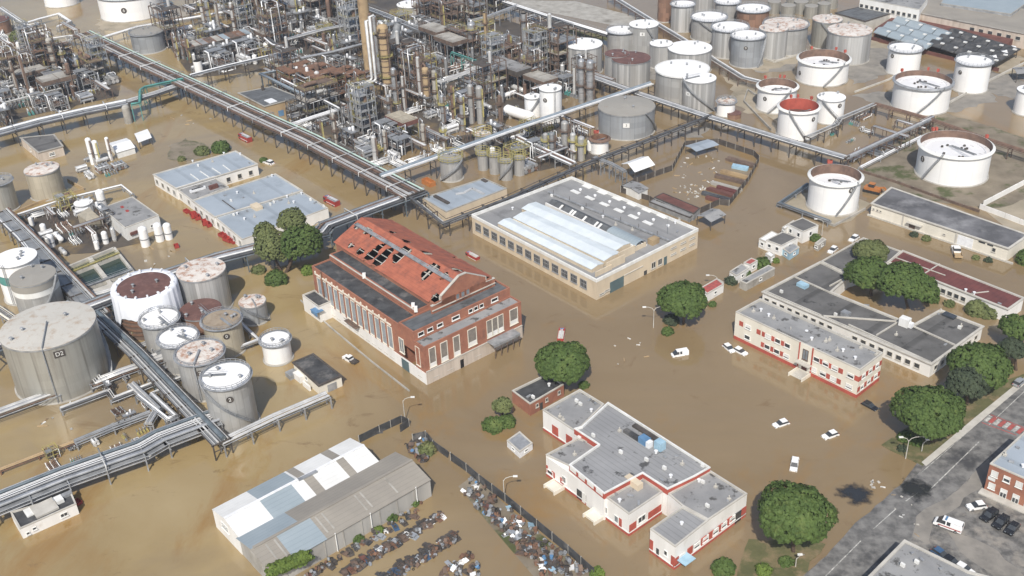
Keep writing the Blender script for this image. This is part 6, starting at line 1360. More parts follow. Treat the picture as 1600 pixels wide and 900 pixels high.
# the ones the photo shows clearly
for key, x, y, rot, s, var, lb in (
    ('furnace', 505, 152, 0, 1.15, 0, 'big rusty furnace block with stepped decks beside the fat banded column'),
    ('furnace', 470, 138, math.pi/2, .95, 0, 'second rusty furnace block nearer the blue pipe ledge'), ('furnace', 545, 142, 0, .85, 0, 'rusty furnace block at the foot of the tan chimney'),
    ('frame', 572, 205, .0, .9, 3, 'open grey lattice of six decks in front of the furnace block'),
    ('cooler', 630, 212, .0, .95, 1, 'pink-topped air cooler on yellow legs'),
    ('cooler', 706, 90, 0, 1.0, 0, 'grey-topped air cooler, front of the pair by the teal pipeline'),
    ('cooler', 682, 74, 0, 1.0, 0, 'grey-topped air cooler, rear of the pair by the teal pipeline'),
    ('cooler', 798, 138, 0, 1.1, 2, 'long dark air cooler with a grey deck behind the tall white tank'),
    ('cooler', 845, 150, 0, .9, 0, 'brown air cooler end next to the tall white tank'),
    ('cooler', 95, 152, math.pi/2, 1.0, 0, 'grey-green air cooler over the dark pit of the flare unit'),
    ('cooler', 52, 138, math.pi/2, .9, 0, 'smaller concrete-topped cooler behind the flare unit pit'),
    ('cooler', 428, 74, math.pi/2, .9, 0, 'grey cooler roof standing before the silver twin columns'),
    ('frame', 75, 118, 0, 1.1, 1, 'tall rusty frame crowning the flare unit'),
    ('frame', 150, 128, 0, .8, 2, 'dark frame with a white roof plate near the trunk head'),
    ('frame', 868, 110, 0, 1.2, 0, 'dark brown four-decked frame before the lagoon'),
    ('frame', 835, 92, 0, .9, 1, 'brown frame behind the lone silver stack'),
    ('frame', 655, 150, 0, 1.0, 1, 'rusty frame wrapped round the tan lagged columns'),
    ('frame', 635, 130, 0, 1.1, 0, 'wide rusty frame behind the shiny ringed column'),
    ('frame', 700, 40, 0, 1.0, 4, 'wide rusty frame behind the grey cooler pair'),
    ('frame', 668, 34, 0, 1.0, 1, 'rusty tower frame near the low white-roofed tank'),
    ('frame', 740, 40, 0, .9, 0, 'rust-brown frame beside the silver ringed column'),
    ('frame', 420, 25, 0, 1.2, 2, 'dark frame at the rear near the silver twin columns'),
    ('frame', 490, 25, 0, 1.2, 0, 'brown frame behind the valve rows of the rear unit'),
    ('frame', 530, 22, 0, 1.1, 2, 'black-decked frame just behind the tan chimney'),
    ('frame', 390, 20, 0, 1.0, 4, 'sprawling frame beside the flare stack'),
    ('low_frame', 330, 62, 0, 1.0, 2, 'low frame of pumps behind the long brown shed'),
    ('frame', 20, 130, 0, 1.0, 2, 'dark frame at the edge behind the valve rows')):
    put(key, x, y, rot, s, lb, var)
# long brown shed on stilts
T = thing('pipe_shed', 'long patched brown roof over the rear pipe alley', 'shed', P(340, 82)); z_ = 7.5
a, c, d = P(293, 77, z_), P(396, 53, z_), P(281, 69, z_); e = d-a; m = M(); m.prism([a, c, c+e, d], z_, z_+.3, True); m.build('roof', 'rust', T); m = M()
for i in range(9):
    mm = M(); p = a.lerp(c, i/9+.01); q = a.lerp(c, i/9+.1); mm.prism([p, q, q+e, p+e], z_+.305, z_+.34); mm.build('roof_sheet', R.choice(('concrete', 'felt_roof', 'rust', 'brown_steel', 'grey_blue_sheet')), T)
for i in range(8):
    for k in (a, d): mm = M(); p = a.lerp(c, (i+.3)/8)+(k-a)*.9; mm.bar(Vector((p.x, p.y, -.5)), p, .35); mm.build('post', 'dark_steel', T)
m.bar(a, c, .3, 1.0); m.build('edge_beam', 'dark_steel', T)
def inpoly(x, y, q):
    c = False
    for i in range(len(q)):
        (x1, y1), (x2, y2) = q[i], q[i-1]
        if (y1 > y) != (y2 > y) and x < (x2-x1)*(y-y1)/(y2-y1)+x1: c = not c
    return c
def fill(poly, n, kinds, dmin, s=(.8, 1.15), avoid=()):
    xs = [q[0] for q in poly]; ys = [q[1] for q in poly]; pts = []; t_ = 0
    while len(pts) < n and t_ < n*40:
        t_ += 1; x, y = R.uniform(min(xs), max(xs)), R.uniform(min(ys), max(ys))
        if not inpoly(x, y, poly): continue
        p = P(x, y)
        if any((p-q).length < dmin for q in USED): continue
        USED.append(p); pts.append(p); put(R.choice(kinds), x, y, None, R.uniform(*s))
MIX = ['frame', 'low_frame', 'low_frame', 'exchanger', 'manifold', 'drum', 'pumps', 'upright', 'trestle', 'exchanger']
fill([(0, 118), (40, 112), (130, 108), (180, 130), (175, 150), (0, 196)], 26, ['low_frame', 'exchanger', 'pumps', 'upright', 'trestle', 'pumps', 'manifold', 'drum'], 8)
fill([(0, 60), (110, 52), (130, 66), (60, 100), (0, 112)], 10, ['trestle', 'manifold', 'drum', 'low_frame'], 12)
fill([(250, 66), (290, 62), (400, 40), (556, 8), (556, 95), (400, 105), (300, 112)], 62, MIX, 8.5)
fill([(255, 64), (400, 36), (556, 10), (556, 92), (420, 100), (300, 112)], 55, ['low_frame', 'trestle', 'exchanger', 'manifold', 'upright', 'pumps'], 5.6, (.6, .95))
fill([(420, 122), (560, 100), (700, 95), (800, 95), (880, 120), (890, 150), (760, 185), (690, 185), (600, 200), (480, 200)], 95, ['low_frame', 'trestle', 'exchanger', 'manifold', 'upright', 'frame', 'pumps', 'drum'], 5.2, (.6, .95))
fill([(0, 70), (60, 60), (130, 108), (180, 130), (170, 150), (0, 192)], 34, ['low_frame', 'trestle', 'exchanger', 'pumps', 'upright', 'frame'], 6, (.6, .95))
fill([(595, 30), (790, 65), (930, 98), (938, 138), (800, 95), (640, 98)], 30, ['low_frame', 'trestle', 'exchanger', 'frame', 'upright'], 6, (.6, .95))
fill([(300, 5), (560, -40), (556, 8), (400, 38), (280, 55)], 34, MIX+['frame'], 10)
fill([(415, 122), (480, 112), (560, 95), (800, 92), (880, 118), (895, 150), (830, 165), (760, 190), (690, 190), (600, 205), (560, 190), (480, 205)], 92, MIX, 7.5)
fill([(590, 30), (650, 45), (790, 62), (930, 95), (940, 140), (800, 92), (640, 100), (590, 90)], 40, MIX, 8.5)
fill([(640, 8), (760, -10), (800, 12), (740, 34), (660, 35)], 16, MIX, 9)
fill([(535, 212), (600, 215), (705, 205), (735, 225), (620, 265), (560, 250)], 26, ['manifold', 'manifold', 'exchanger', 'trestle', 'pumps', 'low_frame'], 6.5, (.75, 1.0))
fill([(700, 215), (890, 190), (930, 225), (930, 245), (840, 270), (770, 262), (735, 230)], 26, ['low_frame', 'manifold', 'pumps', 'exchanger', 'trestle', 'upright'], 7, (.7, .95))
fill([(20, 345), (110, 318), (150, 335), (200, 360), (190, 385), (100, 400), (60, 390)], 24, ['pumps', 'exchanger', 'drum', 'upright', 'manifold', 'trestle', 'low_frame'], 5.5, (.55, .75))
fill([(120, 262), (135, 250), (172, 250), (195, 270), (175, 282), (140, 278)], 7, ['pumps', 'drum', 'exchanger'], 4.5, (.55, .7))
fill([(150, 600), (235, 575), (290, 640), (330, 662), (240, 690), (80, 738), (60, 722), (180, 660)], 30, ['manifold', 'low_frame', 'pumps', 'manifold', 'exchanger'], 4.6, (.3, .48))
fill([(175, 510), (205, 540), (270, 610), (300, 655), (330, 655), (290, 590), (215, 520)], 10, ['manifold', 'pumps', 'low_frame'], 5, (.3, .45))
fill([(1330, 248), (1440, 195), (1450, 204), (1345, 258)], 12, ['manifold', 'manifold', 'trestle', 'drum'], 5.5, (.6, .8))
fill([(1275, 218), (1360, 178), (1420, 190), (1330, 240)], 5, ['manifold', 'pumps'], 8, (.5, .6))
for k, l in PROTO.items():
    for T, ch in l:
        for c, subs in ch:
            for s_ in subs: bpy.data.objects.remove(s_)
            bpy.data.objects.remove(c)
        bpy.data.objects.remove(T)
# ================================================================ trees and bushes
def leaves(m, c, rx, ry, rz, n, q, lump, flat=0.0, low=-.35):
    """leaf clumps over a crown: small faces turned outward, gaps between the clumps"""
    c = Vector(c); ncl = max(10, int(n/14)); g = math.pi*(3-math.sqrt(5)); cl = []
    ph = [R.random()*6.28 for _ in range(3)]
    for i in range(ncl):
        z = 1-(1-low)*(i+.5)/ncl; rr = math.sqrt(max(0, 1-z*z)); a = g*i+R.uniform(-.25, .25)
        w = 1+.07*math.sin(3*a+ph[0])*rr+.055*math.sin(5*a+4*z+ph[1])+R.uniform(-.09, .05)
        d = Vector((math.cos(a)*rr, math.sin(a)*rr, z)); cl.append((Vector((d.x*rx, d.y*ry, d.z*rz))*w, d, R.uniform(.75, 1.25)))
    for p, d, k in cl:
        for _ in range(14):
            e = Vector((R.gauss(0, 1), R.gauss(0, 1), R.gauss(0, 1))).normalized()
            if e.dot(d) < -.2 and R.random() < .8: e = -e
            o = c+p+e*lump*k*R.uniform(.55, 1.0)*(.6 if e.z > .5 else 1); nn = (e*.8+d*.7+Z*.35+Vector((R.uniform(-.6, .6), R.uniform(-.6, .6), R.uniform(-.3, .3)))).normalized()
            x = nn.orthogonal().normalized(); x.rotate(Matrix.Rotation(R.random()*6.28, 3, nn)); y = nn.cross(x); s_ = q*R.uniform(.6, 1.25)
            m.add([o-x*s_-y*s_*.55, o+x*s_-y*s_*.55, o+x*s_*.7+y*s_*.6, o-x*s_*.7+y*s_*.6], [(0, 1, 2, 3)])
    for _ in range(n//5):   # inner twigs and leaves, sparser
        e = Vector((R.gauss(0, 1), R.gauss(0, 1), R.gauss(0, 1))).normalized(); e.z = max(low, e.z); o = c+Vector((e.x*rx, e.y*ry, e.z*rz))*R.uniform(.55, .82)
        x = Vector((R.gauss(0, 1), R.gauss(0, 1), R.gauss(0, .5))).normalized(); y = x.orthogonal().normalized(); s_ = q*1.5
        m.add([o-x*s_-y*s_, o+x*s_-y*s_, o+x*s_+y*s_, o-x*s_+y*s_], [(0, 1, 2, 3)])
def tree(name, label, base, crown, w, hgt=.62, mt='leaf_pine', group=None, lobes=None, q=.42, dens=1.0, trunk=.38):
    B = P(*base); z = HT(base, crown[1]); r = w/2*proj(B+Z*z)[2]/FPX; cx = P(crown[0], crown[1], z)
    T = thing(name, label, 'tree', B, group); m = M()
    top = Vector((cx.x, cx.y, z-r*hgt*.15)); mid = B.lerp(top, .55)+Vector((R.uniform(-.4, .4), R.uniform(-.4, .4), 0))
    m.cyl(B-Z*.5, mid, trunk*1.15, trunk*.8, 10); m.cyl(mid, top, trunk*.8, trunk*.45, 9); m.build('trunk', 'bark', T)
    m = M()
    for i in range(7):
        a = 6.28*i/7+R.random()*.5; p0 = mid.lerp(top, R.uniform(0, .7)); e = Vector((math.cos(a), math.sin(a), 0))
        m.cyl(p0, Vector((cx.x, cx.y, z))+e*r*.7+Z*r*hgt*.1, .17, .05, 6)
    m.build('limb', 'bark', T)
    m = M()
    for dx, dy, dz, k in (lobes or [(0, 0, 0, 1)]):
        rr = r*k; leaves(m, Vector((cx.x+dx*r, cx.y+dy*r, z+dz*r)), rr, rr, rr*hgt, int(215*rr*rr*dens)+200, q*.78, max(.38, rr*.088))
    m.build('crown', mt, T)
def bush(label, x, y, w, mt='leaf_pine', hgt=.8, name='bush', group=None):
    B = P(x, y+w*.22); r = w/2*proj(B+Z)[2]/FPX; m = M(); leaves(m, B+Z*r*hgt*.45, r, r*R.uniform(.8, 1), r*hgt, int(150*r*r)+160, min(.34, .1+r*.1), max(.25, r*.2), low=-.5)
    return tag(m.build(name, mt, None, B), label, 'bush', group)
tree('pine_tree', 'round umbrella pine by the double-armed lamp', (1068, 505), (1067, 468), 72, .66)
tree('pine_tree', 'round umbrella pine overhanging the brick kiosk', (880, 604), (879, 566), 80, .66)
tree('pine_tree', 'largest umbrella pine, beside the road at the flood edge', (1240, 862), (1242, 802), 110, .66)
tree('pine_tree', 'umbrella pine on the verge next to the black sunken car', (1456, 690), (1453, 642), 100, .6)
tree('pine_tree', 'broad umbrella pine at the corner of the low L-plan range', (1536, 612), (1532, 570), 88, .62)
tree('dark_tree', 'dark blue-green tree in front of the broad umbrella pine', (1512, 632), (1511, 598), 60, .8, 'leaf_dark')
tree('pine_tree', 'pine at the frame edge beyond the low L-plan range', (1592, 545), (1590, 512), 50, .7)
tree('pine_tree', 'smaller pine below the edge pine by the flooded lane', (1588, 578), (1582, 545), 40, .7, 'leaf_dark')
tree('pine_tree', 'courtyard pine nearest the white roof cabin', (1420, 482), (1412, 440), 88, .7, lobes=[(0, 0, 0, .85), (.5, -.35, -.1, .6)])
tree('pine_tree', 'courtyard pine beside the dark grey flat roof', (1362, 462), (1358, 428), 66, .7)
tree('pine_tree', 'olive-toned pine rising behind the courtyard pair', (1364, 425), (1362, 393), 50, .6, 'leaf_olive')
tree('broadleaf_tree', 'tall broadleaf tree beside the powerhouse, dark and dense', (446, 425), (470, 380), 62, 1.0, 'leaf_pine', q=.36, trunk=.5)
tree('broadleaf_tree', 'tall olive-green tree leaning over the pale pipe bridge', (440, 424), (425, 385), 66, .95, 'leaf_olive', q=.34, lobes=[(0, 0, 0, .8), (-.3, .3, .6, .5), (.35, .1, -.35, .6)], trunk=.45)
tree('broadleaf_tree', 'light-topped tree behind the dark dense one', (452, 418), (456, 345), 42, .9, 'leaf_olive', q=.34)
tree('palm_tree', 'bushy palm with drooping fronds above the round bushes', (786, 655), (785, 633), 28, .7, 'leaf_olive', q=.5, dens=.6)
for x, y, w_, mt_, lb in ((432, 434, 32, 'leaf_pine', 'round green bush on the mud by the tall trees'), (405, 421, 20, 'leaf_olive', 'small bush beside the round green one'), (482, 421, 22, 'leaf_bright', 'low bright bush at the powerhouse corner'),
    (772, 662, 32, 'leaf_pine', 'large dark bush in the flood below the palm'), (792, 657, 26, 'leaf_pine', 'second dark bush hugging the palm trunk'), (1043, 517, 18, 'leaf_pine', 'small round bush at the foot of the double-armed lamp'),
    (1049, 499, 22, 'leaf_dark', 'brownish bush tucked under the lamp-side pine'), (1113, 475, 12, 'leaf_pine', 'tiny bush alone behind the lamp-side pine'), (912, 601, 16, 'leaf_pine', 'little bush between kiosk pine and laboratory'),
    (1190, 411, 24, 'leaf_pine', 'dark round bush beside the faded red roof'), (1165, 428, 17, 'leaf_pine', 'bush in front of the grey-roofed prefab'), (1143, 438, 19, 'leaf_dark', 'grey leafless-looking bush by the prefabs'), (1212, 407, 11, 'leaf_bright', 'bright small bush by the white tent'),
    (1273, 371, 17, 'leaf_pine', 'bush beside the small grey cabin'), (1115, 452, 10, 'leaf_dark', 'scrubby bush at the end of the red-roofed prefab'), (1527, 481, 34, 'leaf_olive', 'shrub by the end of the maroon roof, bigger half'), (1545, 489, 24, 'leaf_olive', 'shrub by the end of the maroon roof, smaller half'),
    (1483, 474, 16, 'leaf_olive', 'small shrub in the courtyard mouth'), (1455, 465, 22, 'leaf_pine', 'low green growth under the courtyard pines'), (1130, 884, 34, 'leaf_pine', 'bush at the tip of the roadside bank'), (1193, 889, 24, 'leaf_bright', 'yellow-green bush on the roadside bank'),
    (1228, 876, 22, 'leaf_pine', 'bush near the little post on the roadside bank'), (933, 893, 22, 'leaf_bright', 'yellow-green bush by the end of the dark scrap fence'), (1605, 402, 34, 'leaf_pine', 'bush at the end wall of the yellow shed'), (1428, 366, 12, 'leaf_dark', 'dark tuft along the yellow shed plinth'),
    (1447, 372, 13, 'leaf_olive', 'olive tuft along the yellow shed plinth'), (1524, 402, 11, 'leaf_olive', 'tuft in the water by the white flatbed truck'), (1544, 406, 12, 'leaf_dark', 'darker tuft past the white flatbed truck'), (317, 236, 21, 'leaf_olive', 'upright shrub on the weedy island by the workshop'),
    (346, 230, 26, 'leaf_pine', 'wide green shrub on the weedy island by the workshop'), (284, 248, 12, 'leaf_olive', 'small scrub at the workshop corner'), (1410, 700, 15, 'leaf_dark', 'clipped bush under the twin-armed lamp'), (1432, 690, 17, 'leaf_pine', 'second bush behind the twin-armed lamp'),
    (1415, 682, 24, 'leaf_pine', 'dark shrub at the flood edge of the verge'), (618, 785, 16, 'leaf_bright', 'light bush between scrap and warehouse wall'), (645, 783, 20, 'leaf_pine', 'bush at the warehouse end wall'), (592, 827, 15, 'leaf_bright', 'bright weed bush along the warehouse wall'),
    (612, 808, 18, 'leaf_pine', 'dark weed bush along the warehouse wall'), (560, 840, 16, 'leaf_pine', 'bush among wrecks by the warehouse wall'), (668, 700, 26, 'leaf_olive', 'overgrown bush at the corner of the scrap yard'), (412, 250, 12, 'leaf_pine', 'bush at the notch of the workshop roofs'), (428, 283, 14, 'leaf_pine', 'bush beside the white parked car'),
    (622, 552, 12, 'leaf_dark', 'ivy patch climbing beside the arched powerhouse door'), (30, 58, 26, 'leaf_olive', 'scrub growing behind the flare unit')):
    bush(lb, x, y, w_, mt_)
m = M()
for i in range(26):
    f = i/25; p = P(424+54*f, 892-29*f, 4.9); leaves(m, p-Z*(.3+1.2*f), 1.2, 1.2, 1.5+.4*f, 70, .28, .5)
tag(m.build('climbing_ivy', 'leaf_bright', None, P(428, 905)), 'thick ivy climbing the corner of the twin-gabled warehouse', 'ivy')
# ================================================================ vehicles
def car_shell(T, col, L=4.2, wd=1.75, hh=1.45, kind='car'):
    hw = wd/2
    low = {'car': [(-.5, .32), (-.5, .72), (-.44, .92), (.14, .95), (.40, .84), (.5, .66), (.5, .32)], 'suv': [(-.5, .36), (-.5, 1.0), (.2, 1.05), (.44, .95), (.5, .8), (.5, .36)], 'van': [(-.5, .34), (-.5, 1.15), (.3, 1.15), (.45, .95), (.5, .75), (.5, .34)]}.get(kind)
    cab = {'car': [(-.46, .90), (-.36, 1.40), (.02, 1.45), (.22, .93)], 'suv': [(-.49, .98), (-.45, 1.68), (.08, 1.72), (.25, 1.03)], 'van': [(-.495, 1.1), (-.48, 1.95), (.22, 1.98), (.40, 1.08)]}.get(kind)
    def loft(pr, w0, w1, z0, z1):
        m = M(); n = len(pr); wf = lambda z: w0+(w1-w0)*(z-z0)/max(.01, z1-z0)
        m.add([Vector((x*L, s_*wf(z), z)) for s_ in (-1, 1) for x, z in pr], [tuple(range(n)), tuple(range(n, 2*n))[::-1]]+[((i+1) % n, i, n+i, n+(i+1) % n) for i in range(n)]); return m
    b_ = loft(low, hw, hw*.95, .3, 1.0).build('body', col, T)
    zc0, zc1 = cab[0][1], cab[1][1]
    loft(cab, hw*.93, hw*.78, zc0, zc1).build('window_band', 'glass_dark', T)
    x0, x1 = cab[1][0], cab[2][0]; m = M(); m.box(((x0+x1)/2*L, 0, max(cab[1][1], cab[2][1])+.02), (x1-x0)*L*.98, hw*1.62, .1); m.build('roof', col, T)
    if kind in ('suv', 'van'):
        for x in ((cab[0][0]+.012), -.17, .06): m = M(); [m.bar((x*L, s_*hw*.93, zc0), ((x+.01)*L, s_*hw*.79, zc1), .22, .1) for s_ in (-1, 1)]; m.build('pillar', col, T)
    if kind == 'van': m = M(); [m.ob(Vector((-.28*L, s_*hw*.88, 1.52)), Vector((.19*L, 0, 0)), Vector((0, .06, 0)), Vector((0, -s_*.06, .38))) for s_ in (-1, 1)]; m.build('side_panel', col, T)
    for x in (-.3, .31):
        for s_ in (-1, 1): m = M(); m.cyl((x*L, s_*(hw-.2), .32), (x*L, s_*(hw+.02), .32), .32, n=14); w_ = m.build('wheel', 'tyre', T); m = M(); m.cyl((x*L, s_*(hw+.0), .32), (x*L, s_*(hw+.035), .32), .18, n=10); m.build('rim', 'galvanised', w_)
    for s_ in (-1, 1):
        m = M(); m.box((.492*L, s_*hw*.7, .70), .1, .34, .16); m.build('headlight', 'glass_grey', T)
        m = M(); m.box((-.497*L, s_*hw*.78, .78), .06, .26, .22); m.build('tail_light', 'red_paint', T)
def vehicle(name, label, cat, x, y, fx, fy, kind='car', col='car_white', sink=0.0, s=1.0, L=4.2, wd=1.75, zg=0.0, extra=None):
    """fx, fy: a pixel the nose points at"""
    T = thing(name, label, cat, Vector((0, 0, 0))); car_shell(T, col, L, wd, kind=kind)
    if extra: extra(T)
    p = P(x, y, zg); d = P(fx, fy, zg)-p; T.location = p-Z*sink; T.rotation_euler = (0, 0, math.atan2(d.y, d.x)); T.scale = (s, s, s); return T
vehicle('sunken_van', 'white van with a dark windscreen in mid-flood below the lamp-side pine', 'van', 1062, 554, 1045, 557, 'van', sink=.55, L=4.6)
vehicle('sunken_car', 'white car nosing up to the front office wall, further from the porch', 'car', 1139, 545, 1146, 551, sink=.5)
vehicle('sunken_car', 'white car nosing up to the front office wall, nearer the porch', 'car', 1157, 550, 1170, 557, sink=.5)
vehicle('sunken_car', 'white saloon afloat between the office porch and the white van', 'car', 1220, 663, 1205, 668, sink=.5)
vehicle('sunken_car', 'white hatchback afloat toward the verge lamp', 'car', 1297, 681, 1283, 686, sink=.45)
vehicle('sunken_van', 'white estate pointing straight at the largest pine', 'van', 1241, 728, 1238, 745, 'suv', sink=.5)
vehicle('sunken_car', 'black car sunk at the end wall of the white office', 'car', 1359, 635, 1372, 642, col='car_black', sink=.55)
vehicle('parked_car', 'white car parked first in line at the brick office', 'car', 1525, 794, 1505, 797, zg=.12)
vehicle('parked_car', 'black car parked next to the white one at the brick office', 'car', 1545, 809, 1532, 818, 'suv', 'car_black', zg=.12)
vehicle('parked_car', 'black hatchback between two black cars at the brick office', 'car', 1563, 820, 1552, 830, 'suv', 'car_black', zg=.12)
vehicle('parked_car', 'last black car of the row at the brick office', 'car', 1581, 829, 1571, 840, 'car', 'car_black', zg=.12)
vehicle('parked_car', 'blue car half hidden by the grey corner roof', 'car', 1470, 870, 1484, 880, 'car', 'car_blue', zg=.12)
vehicle('parked_car', 'dark car behind the grey corner roof', 'car', 1487, 882, 1500, 890, 'car', 'car_black', zg=.12)
vehicle('parked_car', 'white car poking out behind the grey corner roof', 'car', 1506, 893, 1518, 900, 'car', zg=.12)
vehicle('parked_car', 'silver car beyond the brick office corner on the road', 'car', 1592, 600, 1610, 585, 'car', 'car_silver', zg=.12)
def stripes(T):
    for s_ in (-1, 1): m = M(); m.box((-.08*5.4, s_*.96, .78), 4.3, .05, .2); m.build('red_stripe', 'red_paint', T)
    m = M(); m.box((.1*5.4, 0, 2.12), .35, 1.2, .16); m.build('light_bar', 'blue_paint', T)
vehicle('ambulance', 'white ambulance with a red side stripe on the car park', 'ambulance', 1481, 824, 1462, 817, 'van', zg=.12, L=5.4, wd=1.95, extra=stripes, s=1.08)
def bed(T):
    m = M(); m.box((-.95, 0, 1.0), 2.1, 1.5, .1); m.build('cargo_bed', 'dark_steel', T)
def pickup(name, label, x, y, fx, fy, sink, bedm='dark_steel', s=1.0):
    T = thing(name, label, 'pickup', Vector((0, 0, 0))); m = M(); m.box((1.7, 0, .75), 1.3, 1.7, .75); m.box((.2, 0, .75), 1.8, 1.72, .8); m.build('body', 'car_white', T)
    m = M(); m.add([Vector((x_, s_*y_, z_)) for s_ in (-1, 1) for x_, z_, y_ in ((-.55, 1.1, .82), (-.45, 1.75, .7), (.7, 1.75, .7), (1.15, 1.1, .82))], [(0, 1, 2, 3), (7, 6, 5, 4), (1, 0, 4, 5), (2, 1, 5, 6), (3, 2, 6, 7)]); m.build('window_band', 'glass_dark', T)
    m = M(); m.box((.12, 0, 1.79), 1.15, 1.42, .08); m.build('roof', 'car_white', T)
    m = M(); m.box((-1.7, 0, .7), 2.2, 1.7, .15); m.box((-1.7, .82, .95), 2.2, .08, .5); m.box((-1.7, -.82, .95), 2.2, .08, .5); m.box((-2.78, 0, .95), .08, 1.7, .5); m.build('cargo_bed', bedm, T)
    for x_ in (-1.7, 1.5):
        for s_ in (-1, 1): m = M(); m.cyl((x_, s_*.65, .34), (x_, s_*.88, .34), .34, n=12); m.build('wheel', 'tyre', T)
    p = P(x, y); d = P(fx, fy)-p; T.location = p-Z*sink; T.rotation_euler = (0, 0, math.atan2(d.y, d.x)); T.scale = (s, s, s)
pickup('pickup_truck', 'white pickup with a black bed beside the powerhouse', 547, 563, 534, 556, .45)
pickup('flatbed_truck', 'white flatbed truck stopped at the yellow shed door', 1494, 396, 1490, 385, .35, 'tan_concrete', 1.35)
vehicle('sunken_car', 'white car afloat beside the workshop and trunk bridge', 'car', 420, 255, 410, 252, sink=.4, s=1.15)
vehicle('sunken_car', 'white car half hidden behind the dark office roof', 'car', 1301, 392, 1295, 397, sink=.3)
vehicle('sunken_car', 'white car peeping over the far dark office roof corner', 'car', 1334, 374, 1328, 378, sink=.3)
def fire_engine(label, x, y, fx, fy, sink, top='galvanised', s=1.0):
    T = thing('fire_engine', label, 'fire engine', Vector((0, 0, 0)))
    m = M(); m.box((-.7, 0, 1.3), 5.2, 2.3, 1.9); m.build('body', 'red_paint', T); m = M(); m.box((2.75, 0, 1.35), 1.7, 2.25, 1.9); m.build('cab', 'red_paint', T)
    m = M(); m.box((2.95, 0, 1.75), 1.36, 2.29, .7); m.build('cab_window', 'glass_dark', T); m = M(); m.box((2.75, 0, 2.36), 1.7, 2.2, .12); m.build('cab_roof', 'red_paint', T)
    m = M(); m.box((-.7, 0, 2.3), 4.9, 1.9, .16); m.build('hose_bed', top, T); m = M(); [m.bar((-3.1, y_, 2.65), (2.4, y_, 2.65), .12) for y_ in (-.3, .3)]; [m.bar((-3+i*.5, -.3, 2.65), (-3+i*.5, .3, 2.65), .08) for i in range(11)]; m.build('roof_ladder', 'white_metal', T)
    for s_ in (-1, 1): m = M(); m.box((-.7, s_*1.16, 1.0), 5.2, .06, .22); m.build('white_stripe', 'white_paint', T)
    for x_ in (-2.0, 2.4):
        for s_ in (-1, 1): m = M(); m.cyl((x_, s_*.9, .45), (x_, s_*1.17, .45), .48, n=12); m.build('wheel', 'tyre', T)
    m = M(); m.box((2.9, 0, 2.5), .4, 1.4, .2); m.build('light_bar', 'blue_paint', T)
    p = P(x, y); d = P(fx, fy)-p; T.location = p-Z*sink; T.rotation_euler = (0, 0, math.atan2(d.y, d.x)); T.scale = (s, s, s)
fire_engine('red fire engine in the upper yard near the trunk bridge', 384, 219, 372, 213, .3)
fire_engine('red fire engine stopped at the workshop corner', 519, 318, 505, 311, .4)
fire_engine('red and grey fire tender behind the kiosk pine', 877, 526, 879, 514, .8, 'pale_concrete', .8)
fire_engine('small red tender between powerhouse and cream hall', 739, 402, 728, 396, .7, 'pale_concrete', .75)
T = thing('tracked_loader', 'orange tracked loader beside the lone open-topped tank', 'loader', P(1363, 300)); B = P(1363, 300); q = (P(1385, 305)-B).normalized(); rt = math.atan2(q.y, q.x)
m = M(); m.box(B+Z*1.3, 5.5, 2.4, 1.2, rt); m.build('body', 'orange_paint', T); m = M(); m.box(B+Z*2.4-q*.4, 1.8, 1.6, 1.4, rt); m.build('cab', 'glass_dark', T); m = M(); m.box(B+Z*3.15-q*.4, 2.0, 1.8, .16, rt); m.build('cab_roof', 'orange_paint', T)
for s_ in (-1, 1): m = M(); m.box(B+Z*.45+Vector((-q.y, q.x, 0))*s_*1.2, 5.8, .6, .9, rt); m.build('track', 'tyre', T)
m = M(); m.bar(B+q*1.5+Z*1.9, B+q*4+Z*2.6, .5); m.bar(B+q*4+Z*2.6, B+q*5+Z*.8, .4); m.build('arm', 'orange_paint', T)
T = thing('orange_skip', 'orange-red open skip by the spiral-stair grey tank', 'skip', P(670, 288)); B = P(670, 288); m = M(); q = GA
for s_ in (-1, 1): m.ob(B+GB*s_*1.2+Z*.8, GA*2.6, GB*.08, Z*.9); m.ob(B+GA*s_*2.6+Z*.8, GA*.08, GB*1.2, Z*.9)
m.ob(B+Z*.3, GA*2.5, GB*1.15, Z*.1); m.build('skip_body', 'orange_paint', T)
for i in range(6): m = M(); m.ob(B+GA*(-2.2+.9*i)-GB*1.3+Z*.8, GA*.08, GB*.08, Z*.9); m.build('rib', 'orange_paint', T)
RS = M(); RS.ob((0, 0, .5), Vector((1.1, 0, 0)), Vector((0, .7, 0)), Z*.06)
for s_ in (-1, 1): RS.ob((0, s_*.75, .8), Vector((1.3, 0, 0)), Vector((0, .05, s_*.1)), Z*.4); RS.ob((s_*1.25, 0, .8), Vector((.05, 0, .1)), Vector((0, .75, 0)), Z*.4)
rs = RS.build('red_skip', 'red_paint', None); n_ = 0
for x, y, k in ((292, 332, 1), (303, 339, 1.4), (309, 342, 1.2), (321, 350, 1.3), (326, 353, 1.1), (349, 370, 1.2), (357, 377, 1.3), (364, 379, 1.1), (276, 386, .9), (122, 786, .8)):
    o = rs if n_ == 0 else rs.copy()
    if n_: COL.objects.link(o)
    n_ += 1; o.location = P(x, y)-Z*.3; o.rotation_euler = (0, 0, GROT+R.uniform(-.4, .4)); o.scale = (k, k, k); tag(o, 'red metal tub lying in the water along the workshop wall' if y < 385 else ('red tub alone in the water by the white dosing vessels' if y < 500 else 'red tub at the corner of the pump house'), 'tub', 'red tubs along the workshop wall' if y < 385 else None)
